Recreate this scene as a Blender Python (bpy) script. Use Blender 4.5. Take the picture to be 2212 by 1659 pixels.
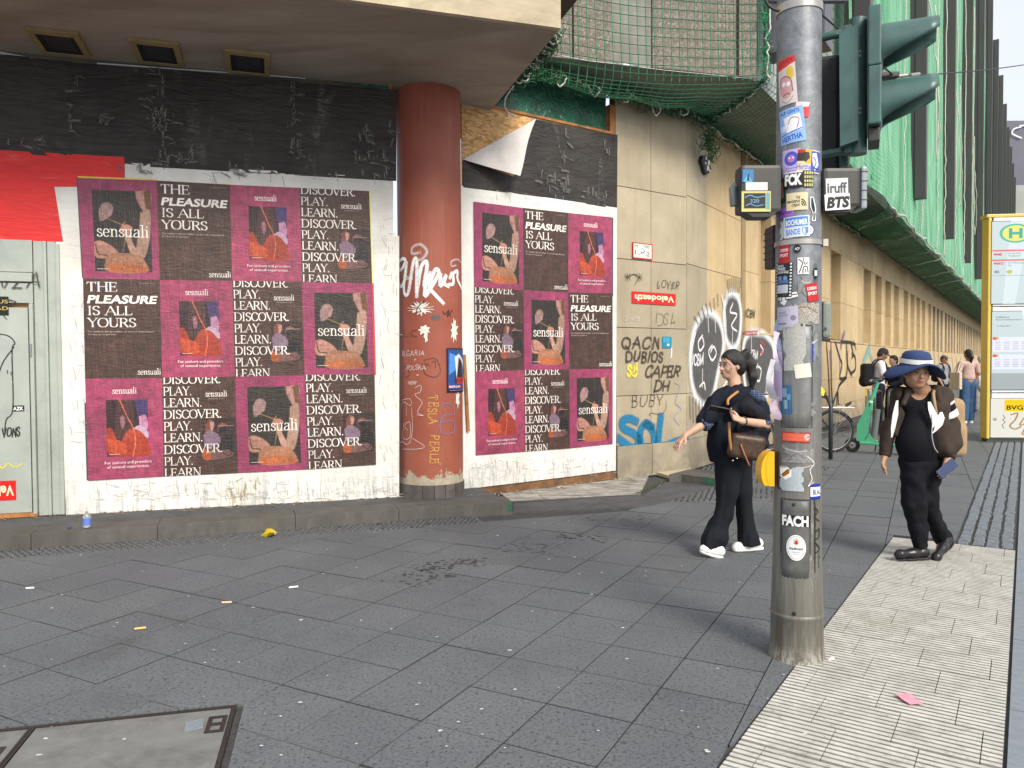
import bpy, bmesh, math, random
import numpy as np
from mathutils import Vector, Matrix, Euler, noise
R = math.radians
random.seed(7); rng = np.random.default_rng(7)
for o in list(bpy.data.objects): bpy.data.objects.remove(o)
scene = bpy.context.scene
col = scene.collection
F, CX, CY = 1661.0, 1106.0, 829.5          # photograph measured on a 2212 x 1659 grid
cam = bpy.data.objects.new('camera', bpy.data.cameras.new('camera')); col.objects.link(cam)
CAMP = Vector((0, 0, 1.5))
CAMR = (Matrix.Rotation(R(90 - 1.535), 3, 'X') @ Matrix.Rotation(R(-0.35), 3, 'Z'))
cam.matrix_world = Matrix.Translation(CAMP) @ CAMR.to_4x4()
cam.data.sensor_width = 36; cam.data.lens = F / 2212 * 36
cam.data.clip_start = 0.05; cam.data.clip_end = 900
scene.camera = cam
world = bpy.data.worlds.new('World'); scene.world = world; world.use_nodes = True
SUN_EL, SUN_ROT = R(38), R(152)            # sun high behind the camera's right shoulder, veiled
wt = world.node_tree; wt.nodes.clear()
wo = wt.nodes.new('ShaderNodeOutputWorld'); wb = wt.nodes.new('ShaderNodeBackground'); ws = wt.nodes.new('ShaderNodeTexSky')
ws.sky_type = 'NISHITA'; ws.sun_disc = False; ws.sun_elevation = SUN_EL; ws.sun_rotation = SUN_ROT
ws.air_density = 1.0; ws.dust_density = 4.0; ws.ozone_density = 1.0
whs = wt.nodes.new('ShaderNodeHueSaturation'); whs.inputs['Saturation'].default_value = 0.6
wt.links.new(ws.outputs[0], whs.inputs['Color']); wb.inputs[1].default_value = 0.115
wmx = wt.nodes.new('ShaderNodeMix'); wmx.data_type = 'RGBA'; wmx.inputs[0].default_value = .7; wmx.inputs[7].default_value = (6.0, 6.3, 6.9, 1)   # bright veil of high cloud
wt.links.new(whs.outputs[0], wmx.inputs[6]); wt.links.new(wmx.outputs[2], wb.inputs[0])
wt.links.new(wb.outputs[0], wo.inputs[0])
sun = bpy.data.objects.new('sun', bpy.data.lights.new('sun', 'SUN')); col.objects.link(sun)
sun.data.energy = 2.3; sun.data.angle = R(20); sun.data.color = (1.0, 0.92, 0.80)
sd = Vector((math.sin(SUN_ROT) * math.cos(SUN_EL), math.cos(SUN_ROT) * math.cos(SUN_EL), math.sin(SUN_EL)))
sun.rotation_euler = sd.to_track_quat('Z', 'Y').to_euler(); sun.location = (0, -5, 20)
vs = scene.view_settings; vs.view_transform = 'Standard'; vs.look = 'None'; vs.gamma = 1; vs.exposure = 0.68
try: vs.use_curve_mapping = False
except Exception: pass
scene.cycles.max_bounces = 6; scene.cycles.transparent_max_bounces = 16
scene.cycles.use_denoising = True
def ray(px, py): return (CAMR @ Vector(((px - CX) / F, (CY - py) / F, -1))).normalized()
def on_z(px, py, z=0.0):
 d = ray(px, py); t = (z - CAMP.z) / d.z; return CAMP + d * t
def on_y(px, py, y):
 d = ray(px, py); return CAMP + d * ((y - CAMP.y) / d.y)
class Wall:
 """a vertical plane through (x0,y0) running along angle a; u along it, z up, off towards the street"""
 def __init__(s, x0, y0, a):
  s.p = Vector((x0, y0, 0)); s.a = a; s.d = Vector((math.cos(a), math.sin(a), 0)); s.n = Vector((math.sin(a), -math.cos(a), 0))
 def uz(s, px, py, off=0.0):
  d = ray(px, py); t = ((s.p + s.n * off - CAMP).dot(s.n)) / d.dot(s.n); q = CAMP + d * t
  return (q - s.p).dot(s.d), q.z
 def pt(s, u, z, off=0.0): return s.p + s.d * u + s.n * off + Vector((0, 0, z))
def tag(o, label=None, cat=None, group=None, kind=None):
 if label: o['label'] = label
 if cat: o['category'] = cat
 if group: o['group'] = group
 if kind: o['kind'] = kind
 return o
def thing(name, label, cat, loc=(0, 0, 0), group=None, rotz=0):
 o = bpy.data.objects.new(name, None); o.empty_display_size = 0.1; col.objects.link(o)
 o.location = loc; o.rotation_euler = (0, 0, rotz); return tag(o, label, cat, group)
def mesh_obj(name, me, mat=None, parent=None):
 o = bpy.data.objects.new(name, me); col.objects.link(o)
 if mat is not None:
  for m_ in (mat if isinstance(mat, (list, tuple)) else [mat]): me.materials.append(m_)
 if parent is not None: o.parent = parent
 return o
def wloc(parent):
 """vertices are given in world space: move them into the parent's space"""
 m = Matrix.Identity(4); p = parent
 while p is not None:
  m = (Matrix.Translation(p.location) @ p.rotation_euler.to_matrix().to_4x4()) @ m; p = p.parent
 return m.inverted()
def build(name, verts, faces, mat=None, parent=None, smooth=False, uvs=None, cols=None, midx=None):
 if parent is not None:
  mi = wloc(parent); verts = [mi @ Vector(v) for v in verts]
 me = bpy.data.meshes.new(name); me.from_pydata([tuple(v) for v in verts], [], [tuple(f) for f in faces])
 if uvs is not None:
  ul = me.uv_layers.new(name='UVMap')
  for l in me.loops: ul.data[l.index].uv = uvs[l.vertex_index]
 if cols is not None:
  ca = me.color_attributes.new('Col', 'FLOAT_COLOR', 'POINT')
  for i, c in enumerate(cols): ca.data[i].color = c
 if midx is not None:
  for i, k in enumerate(midx): me.polygons[i].material_index = k
 if smooth: me.polygons.foreach_set('use_smooth', [True] * len(me.polygons))
 me.update()
 return mesh_obj(name, me, mat, parent)
class G:
 """collects simple shapes for ONE mesh"""
 def __init__(s): s.v = []; s.f = []
 def add(s, v, f):
  n = len(s.v); s.v += [Vector(p) for p in v]; s.f += [tuple(i + n for i in q) for q in f]; return s
 def box(s, c, size, rz=0, m=None):
  hx, hy, hz = [k / 2 for k in size]; M = Matrix.Rotation(rz, 4, 'Z') if m is None else m
  vs_ = [Vector(c) + (M.to_3x3() @ Vector((x, y, z))) for x in (-hx, hx) for y in (-hy, hy) for z in (-hz, hz)]
  return s.add(vs_, [(0, 1, 3, 2), (4, 6, 7, 5), (0, 4, 5, 1), (2, 3, 7, 6), (0, 2, 6, 4), (1, 5, 7, 3)])
 def bbox(s, c, size, rz=0, b=0.01, m=None):
  """box with chamfered edges"""
  bm = bmesh.new(); bmesh.ops.create_cube(bm, size=1)
  for v in bm.verts: v.co = Vector((v.co.x * size[0], v.co.y * size[1], v.co.z * size[2]))
  bmesh.ops.bevel(bm, geom=bm.edges[:], offset=b, segments=2, profile=0.6, affect='EDGES')
  M = Matrix.Rotation(rz, 3, 'Z') if m is None else m.to_3x3()
  bm.verts.index_update()
  s.add([Vector(c) + M @ v.co for v in bm.verts], [[v.index for v in f.verts] for f in bm.faces]); bm.free(); return s
 def prism(s, pts, dz):
  """extrude a planar outline (list of 3d points) by vector dz"""
  n = len(pts); dz = Vector(dz)
  v = [Vector(p) for p in pts] + [Vector(p) + dz for p in pts]
  return s.add(v, [tuple(range(n))[::-1], tuple(range(n, 2 * n))] + [(i, (i + 1) % n, n + (i + 1) % n, n + i) for i in range(n)])
 def tube(s, pts, r, seg=8, cap=True, closed=False):
  pts = [Vector(p) for p in pts]; n = len(pts); rr = r if isinstance(r, (list, tuple)) else [r] * n
  vs_ = []; prev = None
  for i, p in enumerate(pts):
   if closed: t = pts[(i + 1) % n] - pts[i - 1]
   else: t = (pts[min(i + 1, n - 1)] - pts[max(i - 1, 0)])
   t.normalize()
   if prev is None:
    a = Vector((0, 0, 1)) if abs(t.z) < 0.9 else Vector((1, 0, 0)); x = t.cross(a).normalized()
   else: x = (prev - t * prev.dot(t)).normalized()
   prev = x; y = t.cross(x)
   vs_ += [p + (x * math.cos(2 * math.pi * k / seg) + y * math.sin(2 * math.pi * k / seg)) * rr[i] for k in range(seg)]
  fs = []
  for i in range(n if closed else n - 1):
   j = (i + 1) % n
   fs += [(i * seg + k, i * seg + (k + 1) % seg, j * seg + (k + 1) % seg, j * seg + k) for k in range(seg)]
  if cap and not closed: fs += [tuple(range(seg))[::-1], tuple((n - 1) * seg + k for k in range(seg))]
  return s.add(vs_, fs)
 def lathe(s, prof, c=(0, 0, 0), seg=24, m=None, arc=(0, 2 * math.pi)):
  full = abs(arc[1] - arc[0] - 2 * math.pi) < 1e-6; k = seg if full else seg + 1; vs_ = []; M = m.to_3x3() if m is not None else Matrix.Identity(3)
  for r, z in prof:
   for i in range(k):
    a = arc[0] + (arc[1] - arc[0]) * i / seg; vs_.append(Vector(c) + M @ Vector((r * math.cos(a), r * math.sin(a), z)))
  fs = []
  for j in range(len(prof) - 1):
   for i in range(seg):
    i2 = (i + 1) % k if full else i + 1
    fs.append((j * k + i, j * k + i2, (j + 1) * k + i2, (j + 1) * k + i))
  return s.add(vs_, fs)
 def ball(s, c, r, seg=12, rings=8, m=None):
  rr = r if isinstance(r, (list, tuple)) else (r, r, r); M = m.to_3x3() if m is not None else Matrix.Identity(3)
  v = []; f = []
  for j in range(rings + 1):
   t = math.pi * j / rings
   for i in range(seg):
    a = 2 * math.pi * i / seg
    v.append(Vector(c) + M @ Vector((rr[0] * math.sin(t) * math.cos(a), rr[1] * math.sin(t) * math.sin(a), rr[2] * math.cos(t))))
  for j in range(rings):
   for i in range(seg): f.append((j * seg + i, j * seg + (i + 1) % seg, (j + 1) * seg + (i + 1) % seg, (j + 1) * seg + i))
  return s.add(v, f)
 def build(s, name, mat, parent=None, smooth=False): return build(name, s.v, s.f, mat, parent, smooth)
def autosmooth(o, ang=35):
 me = o.data; me.polygons.foreach_set('use_smooth', [True] * len(me.polygons))
 bm = bmesh.new(); bm.from_mesh(me); a = R(ang)
 for e in bm.edges:
  if len(e.link_faces) == 2 and e.calc_face_angle(0) > a: e.smooth = False
 bm.to_mesh(me); bm.free(); return o
def nt(name):
 m = bpy.data.materials.new(name); m.use_nodes = True; t = m.node_tree; b = t.nodes['Principled BSDF']; return m, t, b
def N(t, typ, **kw):
 n = t.nodes.new(typ)
 for k, v in kw.items():
  if k.startswith('i_'): n.inputs[k[2:].replace('_', ' ')].default_value = v
  else: setattr(n, k, v)
 return n
def coords(t, scale=(1, 1, 1), kind='Object'):
 c = t.nodes.new('ShaderNodeTexCoord'); mp = t.nodes.new('ShaderNodeMapping'); mp.inputs['Scale'].default_value = scale
 if kind == 'World':
  g = t.nodes.new('ShaderNodeNewGeometry'); t.links.new(g.outputs['Position'], mp.inputs[0])
 else: t.links.new(c.outputs[kind], mp.inputs[0])
 return mp.outputs[0]
def noise_n(t, vec, scale, detail=4, rough=0.6, dist=0.0):
 n = N(t, 'ShaderNodeTexNoise'); n.inputs['Scale'].default_value = scale; n.inputs['Detail'].default_value = detail
 n.inputs['Roughness'].default_value = rough; n.inputs['Distortion'].default_value = dist
 t.links.new(vec, n.inputs['Vector']); return n.outputs['Fac']
def ramp(t, fac, stops):
 r = t.nodes.new('ShaderNodeValToRGB'); e = r.color_ramp.elements
 while len(e) < len(stops): e.new(0.5)
 for i, (p, c) in enumerate(stops):
  e[i].position = p; e[i].color = (c, c, c, 1) if isinstance(c, (int, float)) else (*c, 1)
 t.links.new(fac, r.inputs[0]); return r.outputs[0]
def mix(t, fac, a, b, mode='MIX'):
 m = t.nodes.new('ShaderNodeMix'); m.data_type = 'RGBA'; m.blend_type = mode
 for ix, v in ((0, fac), (6, a), (7, b)):
  s_ = m.inputs[ix]
  if isinstance(v, (int, float)): s_.default_value = v if ix == 0 else (v, v, v, 1)
  elif isinstance(v, tuple): s_.default_value = (*v, 1)
  else: t.links.new(v, s_)
 return m.outputs[2]
def bump(t, b, h, strength=0.3, dist=0.01):
 n = t.nodes.new('ShaderNodeBump'); n.inputs['Strength'].default_value = strength; n.inputs['Distance'].default_value = dist
 t.links.new(h, n.inputs['Height']); t.links.new(n.outputs[0], b.inputs['Normal']); return n
def mat(name, c, rough=0.7, metal=0.0, var=0.15, scale=6.0, bmp=0.15, dirt=None, dscale=2.0, stretch=(1, 1, 1), world=False, thr=(0.5, 0.7), rnd=0.0, spec=0.5, fine=60, bdist=0.01):
 """general painted / stone surface: two octaves of tone, optional dirt patches, fine bump, per-object tone shift"""
 m, t, b = nt(name); v = coords(t, stretch, 'World' if world else 'Object')
 n1 = noise_n(t, v, scale, 6, 0.65)
 lo = tuple(k * (1 - var) for k in c); hi = tuple(min(1, k * (1 + var)) for k in c)
 o = ramp(t, n1, [(0.3, lo), (0.7, hi)])
 if dirt is not None:
  n2 = noise_n(t, v, dscale, 8, 0.7, 0.4); o = mix(t, ramp(t, n2, [(thr[0], 0.0), (thr[1], 1.0)]), o, dirt)
 if rnd:
  oi = t.nodes.new('ShaderNodeObjectInfo'); hs = t.nodes.new('ShaderNodeHueSaturation')
  ma = N(t, 'ShaderNodeMath', operation='MULTIPLY_ADD'); t.links.new(oi.outputs['Random'], ma.inputs[0]); ma.inputs[1].default_value = 2 * rnd; ma.inputs[2].default_value = 1 - rnd
  t.links.new(ma.outputs[0], hs.inputs['Value']); t.links.new(o, hs.inputs['Color']); o = hs.outputs[0]
 t.links.new(o, b.inputs['Base Color']); b.inputs['Roughness'].default_value = rough; b.inputs['Metallic'].default_value = metal
 b.inputs['Specular IOR Level'].default_value = spec
 if bmp: bump(t, b, noise_n(t, v, fine, 5, 0.7), bmp, bdist)
 return m
_plain = {}
def plain(c, rough=0.6, metal=0.0, name=None):
 k = (tuple(round(x, 3) for x in c), rough, metal)
 if k not in _plain: _plain[k] = mat(name or 'paint_%d' % len(_plain), c, rough, metal, var=0.08, scale=25, bmp=0.05)
 return _plain[k]
def srgb(h):
 h = h.lstrip('#'); r = [int(h[i:i + 2], 16) / 255 for i in (0, 2, 4)]
 return tuple(((x + 0.055) / 1.055) ** 2.4 if x > 0.04045 else x / 12.92 for x in r)
SK = {
 'A': (.82, [('t', [(.02, 0), (.4, 1)]), ('T', [(.4, 1), (.8, 0)]), ('t', [(.15, .36), (.66, .36)])], [(.03, 0), (.79, 0)]),
 'B': (.68, [('T', [(.12, 0), (.12, 1)]), ('c', [(.12, .98), (.4, .98), (.57, .88), (.55, .62), (.35, .53), (.12, .53)]), ('c', [(.35, .53), (.6, .45), (.65, .2), (.5, .03), (.12, .02)])], [(.08, 0), (.08, 1)]),
 'C': (.74, [('c', [(.68, .78), (.62, .93), (.42, 1), (.2, .92), (.07, .7), (.06, .35), (.2, .08), (.43, 0), (.62, .07), (.7, .24)])], []),
 'D': (.84, [('T', [(.12, 0), (.12, 1)]), ('c', [(.12, .98), (.42, .98), (.68, .85), (.78, .52), (.68, .16), (.42, .02), (.12, .02)])], [(.08, 0), (.08, 1)]),
 'E': (.64, [('T', [(.12, 0), (.12, 1)]), ('t', [(.12, .98), (.55, .98)]), ('t', [(.12, .52), (.46, .52)]), ('t', [(.12, .02), (.58, .02)]), ('t', [(.55, .98), (.56, .82)]), ('t', [(.58, .02), (.61, .22)]), ('t', [(.46, .42), (.46, .62)])], [(.08, 0), (.08, 1)]),
 'F': (.6, [('T', [(.12, 0), (.12, 1)]), ('t', [(.12, .98), (.55, .98)]), ('t', [(.12, .52), (.46, .52)])], [(.1, 0)]),
 'G': (.78, [('c', [(.68, .78), (.58, .95), (.38, 1), (.18, .9), (.06, .65), (.06, .33), (.2, .07), (.43, 0), (.66, .1), (.66, .42)]), ('t', [(.45, .42), (.7, .42)])], []),
 'H': (.86, [('T', [(.13, 0), (.13, 1)]), ('T', [(.72, 0), (.72, 1)]), ('t', [(.13, .52), (.72, .52)])], [(.13, 0), (.13, 1), (.72, 0), (.72, 1)]),
 'I': (.34, [('T', [(.16, 0), (.16, 1)])], [(.16, 0), (.16, 1)]),
 'J': (.45, [('c', [(.3, 1), (.3, .3), (.24, .05), (.05, .02)])], [(.3, 1)]),
 'K': (.76, [('T', [(.12, 0), (.12, 1)]), ('t', [(.62, 1), (.14, .46)]), ('T', [(.3, .62), (.7, 0)])], [(.12, 0), (.12, 1), (.62, 1), (.7, 0)]),
 'L': (.62, [('T', [(.12, 0), (.12, 1)]), ('t', [(.12, .02), (.56, .02)]), ('t', [(.56, .02), (.59, .24)])], [(.12, 0), (.12, 1)]),
 'M': (.98, [('t', [(.12, 0), (.14, 1)]), ('T', [(.14, 1), (.47, .08)]), ('t', [(.47, .08), (.8, 1)]), ('T', [(.82, 1), (.84, 0)])], [(.12, 0), (.1, 1), (.84, 0), (.86, 1)]),
 'N': (.86, [('t', [(.13, 0), (.13, 1)]), ('T', [(.13, 1), (.72, 0)]), ('t', [(.72, 0), (.72, 1)])], [(.13, 0), (.1, 1), (.72, 1)]),
 'O': (.84, [('c', [(.42, 1), (.18, .92), (.05, .65), (.05, .35), (.18, .08), (.42, 0), (.66, .08), (.78, .35), (.78, .65), (.66, .92), (.42, 1)])], []),
 'P': (.64, [('T', [(.12, 0), (.12, 1)]), ('c', [(.12, .98), (.4, .98), (.58, .86), (.58, .6), (.4, .47), (.12, .47)])], [(.12, 0), (.08, 1)]),
 'Q': (.84, [('c', [(.42, 1), (.18, .92), (.05, .65), (.05, .35), (.18, .08), (.42, 0), (.66, .08), (.78, .35), (.78, .65), (.66, .92), (.42, 1)]), ('T', [(.45, .2), (.82, -.12)])], []),
 'R': (.74, [('T', [(.12, 0), (.12, 1)]), ('c', [(.12, .98), (.4, .98), (.57, .86), (.56, .62), (.38, .5), (.12, .5)]), ('T', [(.36, .5), (.68, 0)])], [(.12, 0), (.08, 1), (.7, 0)]),
 'S': (.58, [('c', [(.5, .8), (.44, .95), (.28, 1), (.1, .9), (.08, .68), (.28, .54), (.48, .4), (.5, .16), (.34, .01), (.15, .04), (.06, .22)])], []),
 'T': (.72, [('T', [(.35, 0), (.35, 1)]), ('t', [(.03, .98), (.67, .98)]), ('t', [(.03, .98), (.02, .8)]), ('t', [(.67, .98), (.68, .8)])], [(.35, 0)]),
 'U': (.82, [('T', [(.13, 1), (.13, .35)]), ('c', [(.13, .35), (.18, .1), (.4, 0), (.62, .1), (.68, .35)]), ('t', [(.68, .35), (.68, 1)])], [(.13, 1), (.68, 1)]),
 'V': (.8, [('T', [(.04, 1), (.4, 0)]), ('t', [(.4, 0), (.76, 1)])], [(.05, 1), (.75, 1)]),
 'W': (1.1, [('T', [(.04, 1), (.32, 0)]), ('t', [(.32, 0), (.54, .9)]), ('T', [(.54, .9), (.78, 0)]), ('t', [(.78, 0), (1.04, 1)])], [(.05, 1), (1.03, 1)]),
 'X': (.76, [('T', [(.06, 1), (.7, 0)]), ('t', [(.68, 1), (.05, 0)])], [(.06, 1), (.7, 0), (.68, 1), (.05, 0)]),
 'Y': (.76, [('T', [(.04, 1), (.38, .48)]), ('t', [(.72, 1), (.38, .48)]), ('T', [(.38, .48), (.38, 0)])], [(.06, 1), (.7, 1), (.38, 0)]),
 'Z': (.68, [('t', [(.05, .98), (.6, .98)]), ('T', [(.6, .98), (.05, .02)]), ('t', [(.05, .02), (.63, .02)])], []),
 '.': (.3, [('T', [(.1, .0), (.1, .1)])], []), '+': (.6, [('t', [(.3, .2), (.3, .8)]), ('t', [(.05, .5), (.55, .5)])], []), '=': (.6, [('t', [(.05, .4), (.5, .4)]), ('t', [(.05, .6), (.5, .6)])], []),
 's': (.42, [('c', [(.34, .5), (.28, .62), (.16, .64), (.06, .52), (.1, .4), (.24, .31), (.36, .2), (.33, .05), (.18, -.01), (.06, .06), (.04, .16)])], []),
 'e': (.5, [('c', [(.06, .34), (.42, .36), (.38, .56), (.23, .65), (.09, .55), (.04, .32), (.1, .08), (.25, -.01), (.42, .1)])], []),
 'n': (.6, [('T', [(.12, 0), (.12, .62)]), ('c', [(.12, .45), (.22, .6), (.34, .63), (.44, .53), (.45, .35), (.45, 0)])], [(.12, 0), (.06, .62), (.45, 0)]),
 'u': (.6, [('c', [(.1, .62), (.1, .2), (.16, .03), (.28, 0), (.42, .14)]), ('T', [(.44, .62), (.44, 0)])], [(.06, .62), (.4, .62), (.5, 0)]),
 'a': (.52, [('c', [(.07, .52), (.18, .64), (.32, .62), (.4, .5), (.4, .05), (.5, .02)]), ('c', [(.4, .38), (.2, .34), (.06, .22), (.07, .05), (.2, -.01), (.4, .12)])], []),
 'l': (.3, [('T', [(.13, 0), (.13, 1.02)])], [(.13, 0), (.06, 1.02)]), 'i': (.3, [('T', [(.13, 0), (.13, .62)]), ('T', [(.13, .82), (.13, .92)])], [(.13, 0), (.06, .62)]),
 ' ': (.35, [], []),
}
def crom(pts, n=5):
 p = [Vector(q if len(q) == 3 else (q[0], q[1], 0)) for q in pts]
 if len(p) < 3: return p
 out = []; P_ = [p[0] * 2 - p[1]] + p + [p[-1] * 2 - p[-2]]
 for i in range(1, len(P_) - 2):
  a, b, c, d = P_[i - 1:i + 3]
  for k in range(n):
   t = k / n; out.append(0.5 * ((2 * b) + (c - a) * t + (2 * a - 5 * b + 4 * c - d) * t * t + (3 * b - a - 3 * c + d) * t ** 3))
 out.append(p[-1]); return out
def glyph_strokes(text, track=0.04):
 """centre lines of a word: list of (kind, points) in units of cap height, plus total width"""
 x = 0; out = []; ser = []
 for ch in text:
  if ch not in SK: ch = ch.upper() if ch.upper() in SK else ' '
  w, st, se = SK[ch]
  for k, pts in st:
   q = [(x + a, b) for a, b in pts]; out.append((k, [(v.x, v.y) for v in crom(q)] if k == 'c' else q))
  ser += [(x + a, b) for a, b in se]; x += w + track
 return out, ser, x
class Canvas:
 def __init__(s, w, h, c=(1, 1, 1)): s.w, s.h = w, h; s.a = np.ones((h, w, 3)) * np.array(c); s.al = np.ones((h, w))
 def mask(s, pts):
  P_ = np.array([(p[0] * s.w, p[1] * s.h) for p in pts]); m = np.zeros((s.h, s.w), bool)
  x0 = max(0, int(P_[:, 0].min()) - 1); x1 = min(s.w, int(P_[:, 0].max()) + 2)
  if x1 <= x0: return m
  X = np.arange(x0, x1) + .5
  for i in range(len(P_)):
   (ax, ay), (bx, by) = P_[i], P_[(i + 1) % len(P_)]
   if ay == by: continue
   if ay > by: ax, ay, bx, by = bx, by, ax, ay
   r0, r1 = max(0, math.ceil(ay - .5)), min(s.h, math.ceil(by - .5))
   if r1 <= r0: continue
   Y = np.arange(r0, r1) + .5; xi = ax + (Y - ay) * (bx - ax) / (by - ay)
   m[r0:r1, x0:x1] ^= X[None, :] < xi[:, None]
  return m
 def put(s, m, c, k=1.0):
  c = np.array(c); s.a[m] = s.a[m] * (1 - k) + c * k; s.al[m] = 1
 def poly(s, pts, c, k=1.0, smooth=False):
  if smooth: q = crom(list(pts) + [pts[0]], 6); pts = [(v.x, v.y) for v in q[:-1]]
  s.put(s.mask(pts), c, k)
 def rect(s, x0, y0, x1, y1, c, k=1.0): s.poly([(x0, y0), (x1, y0), (x1, y1), (x0, y1)], c, k)
 def ell(s, cx, cy, rx, ry, c, k=1.0, rot=0):
  s.poly([(cx + rx * math.cos(a) * math.cos(rot) - ry * math.sin(a) * math.sin(rot), cy + rx * math.cos(a) * math.sin(rot) + ry * math.sin(a) * math.cos(rot)) for a in [2 * math.pi * i / 28 for i in range(28)]], c, k)
 def line(s, pts, wid, c, k=1.0, smooth=False):
  """wid in fractions of the canvas width"""
  if smooth: pts = [(v.x, v.y) for v in crom(pts, 6)]
  ar = s.w / s.h
  m = np.zeros((s.h, s.w), bool)
  for (ax, ay), (bx, by) in zip(pts[:-1], pts[1:]):
   dx, dy = (bx - ax), (by - ay) / ar; L = math.hypot(dx, dy) or 1e-6; nx, ny = -dy / L * wid / 2, dx / L * wid / 2 * ar
   ex, ey = dx / L * wid * .3, dy / L * wid * .3 * ar
   m |= s.mask([(ax + nx - ex, ay + ny - ey), (bx + nx + ex, by + ny + ey), (bx - nx + ex, by - ny + ey), (ax - nx - ex, ay - ny - ey)])
  s.put(m, c, k)
 def serif(s, text, x, y, hgt, c, wmax=None, anchor='l', thick=.13):
  """seriffed capitals drawn with a broad nib; hgt in fractions of the canvas height, baseline y"""
  st, ser, W = glyph_strokes(text); ar = s.w / s.h; sx = hgt / ar
  if wmax: sx = wmax / W
  ox = x if anchor == 'l' else (x - W * sx / 2 if anchor == 'c' else x - W * sx)
  m = np.zeros((s.h, s.w), bool)
  for k, pts in st:
   for (ax, ay), (bx, by) in zip(pts[:-1], pts[1:]):
    L = math.hypot(bx - ax, by - ay) or 1e-6
    w = thick if k == 'T' else (thick * .42 if k == 't' else thick * (.36 + .64 * abs(by - ay) / L))
    nx, ny = -(by - ay) / L * w / 2, (bx - ax) / L * w / 2; ex, ey = (bx - ax) / L * .015, (by - ay) / L * .015
    m |= s.mask([(ox + (p[0]) * sx, y - p[1] * hgt) for p in ((ax + nx - ex, ay + ny - ey), (bx + nx + ex, by + ny + ey), (bx - nx + ex, by - ny + ey), (ax - nx - ex, ay - ny - ey))])
  for (ax, ay) in ser:
   m |= s.mask([(ox + (ax + p) * sx, y - (ay + q) * hgt) for p, q in ((-.13, -.02), (.13, -.02), (.13, .025), (-.13, .025))])
  s.put(m, c)
 def sans(s, text, x, y, hgt, c, wmax=None, anchor='l', bold=0.0, shear=0.0, rot=0.0):
  tris, W = text_tris(text, bold); ar = s.w / s.h; sx = hgt / ar
  if wmax: sx = wmax / W
  ox = 0 if anchor == 'l' else (-W / 2 if anchor == 'c' else -W); m = np.zeros((s.h, s.w), bool); cr, sr = math.cos(rot), math.sin(rot)
  for tr in tris:
   q = []
   for a, b in tr:
    a2 = a + ox + b * shear; u, v = a2 * sx, b * hgt / ar  # width units
    q.append((x + u * cr - v * sr, y - (u * sr + v * cr) * ar))
   m |= s.mask(q)
  s.put(m, c)
 def blur(s, x0, y0, x1, y1, n=2):
  sl = (slice(int(y0 * s.h), int(y1 * s.h)), slice(int(x0 * s.w), int(x1 * s.w))); a = s.a[sl]
  for _ in range(n):
   for ax in (0, 1):
    p = np.pad(a, [(2, 2) if i == ax else (0, 0) for i in range(3)], 'edge'); m_ = a.shape[ax]; a = sum(np.take(p, range(k, k + m_), ax) for k in range(5)) / 5
  g_ = np.random.default_rng(7).normal(0, 1, (a.shape[0] // 14 + 2, a.shape[1] // 10 + 2, 1)); g_ = np.kron(g_, np.ones((14, 10, 1)))[:a.shape[0], :a.shape[1]]; g_ = (g_ + np.roll(g_, 5, 0) + np.roll(g_, 5, 1) + np.roll(g_, -5, 0)) / 4
  s.a[sl] = np.clip(a * (1 + .07 * g_), 0, 1)
 def grain(s, amt=.06, seed=1):
  g = np.random.default_rng(seed); s.a += g.normal(0, amt, (s.h, s.w, 1)) * .5; return s
 def image(s, name):
  im = bpy.data.images.new(name, s.w, s.h, alpha=True); px = np.ones((s.h, s.w, 4), np.float32)
  px[..., :3] = np.clip(s.a, 0, 1)[::-1]; px[..., 3] = s.al[::-1]; im.pixels.foreach_set(px.ravel()); im.update(); im.pack(); return im
_tc = {}
def text_mesh(text, bold=0.0):
 k = (text, bold)
 if k not in _tc:
  cu = bpy.data.curves.new('t', 'FONT'); cu.body = text; cu.size = 1.0; cu.offset = bold; cu.resolution_u = 3; cu.fill_mode = 'BOTH'
  ob = bpy.data.objects.new('t', cu); col.objects.link(ob); dg = bpy.context.evaluated_depsgraph_get(); me = ob.evaluated_get(dg).to_mesh()
  vs_ = [(v.co.x / .73, v.co.y / .73) for v in me.vertices]; fs = [tuple(p.vertices) for p in me.polygons]
  ob.evaluated_get(dg).to_mesh_clear(); bpy.data.objects.remove(ob); bpy.data.curves.remove(cu)
  x0 = min((v[0] for v in vs_), default=0); vs_ = [(a - x0, b) for a, b in vs_]; _tc[k] = (vs_, fs, max((v[0] for v in vs_), default=1))
 return _tc[k]
def text_tris(text, bold=0.0):
 v, f, W = text_mesh(text, bold); return [[v[i] for i in q] for q in f], W
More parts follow.
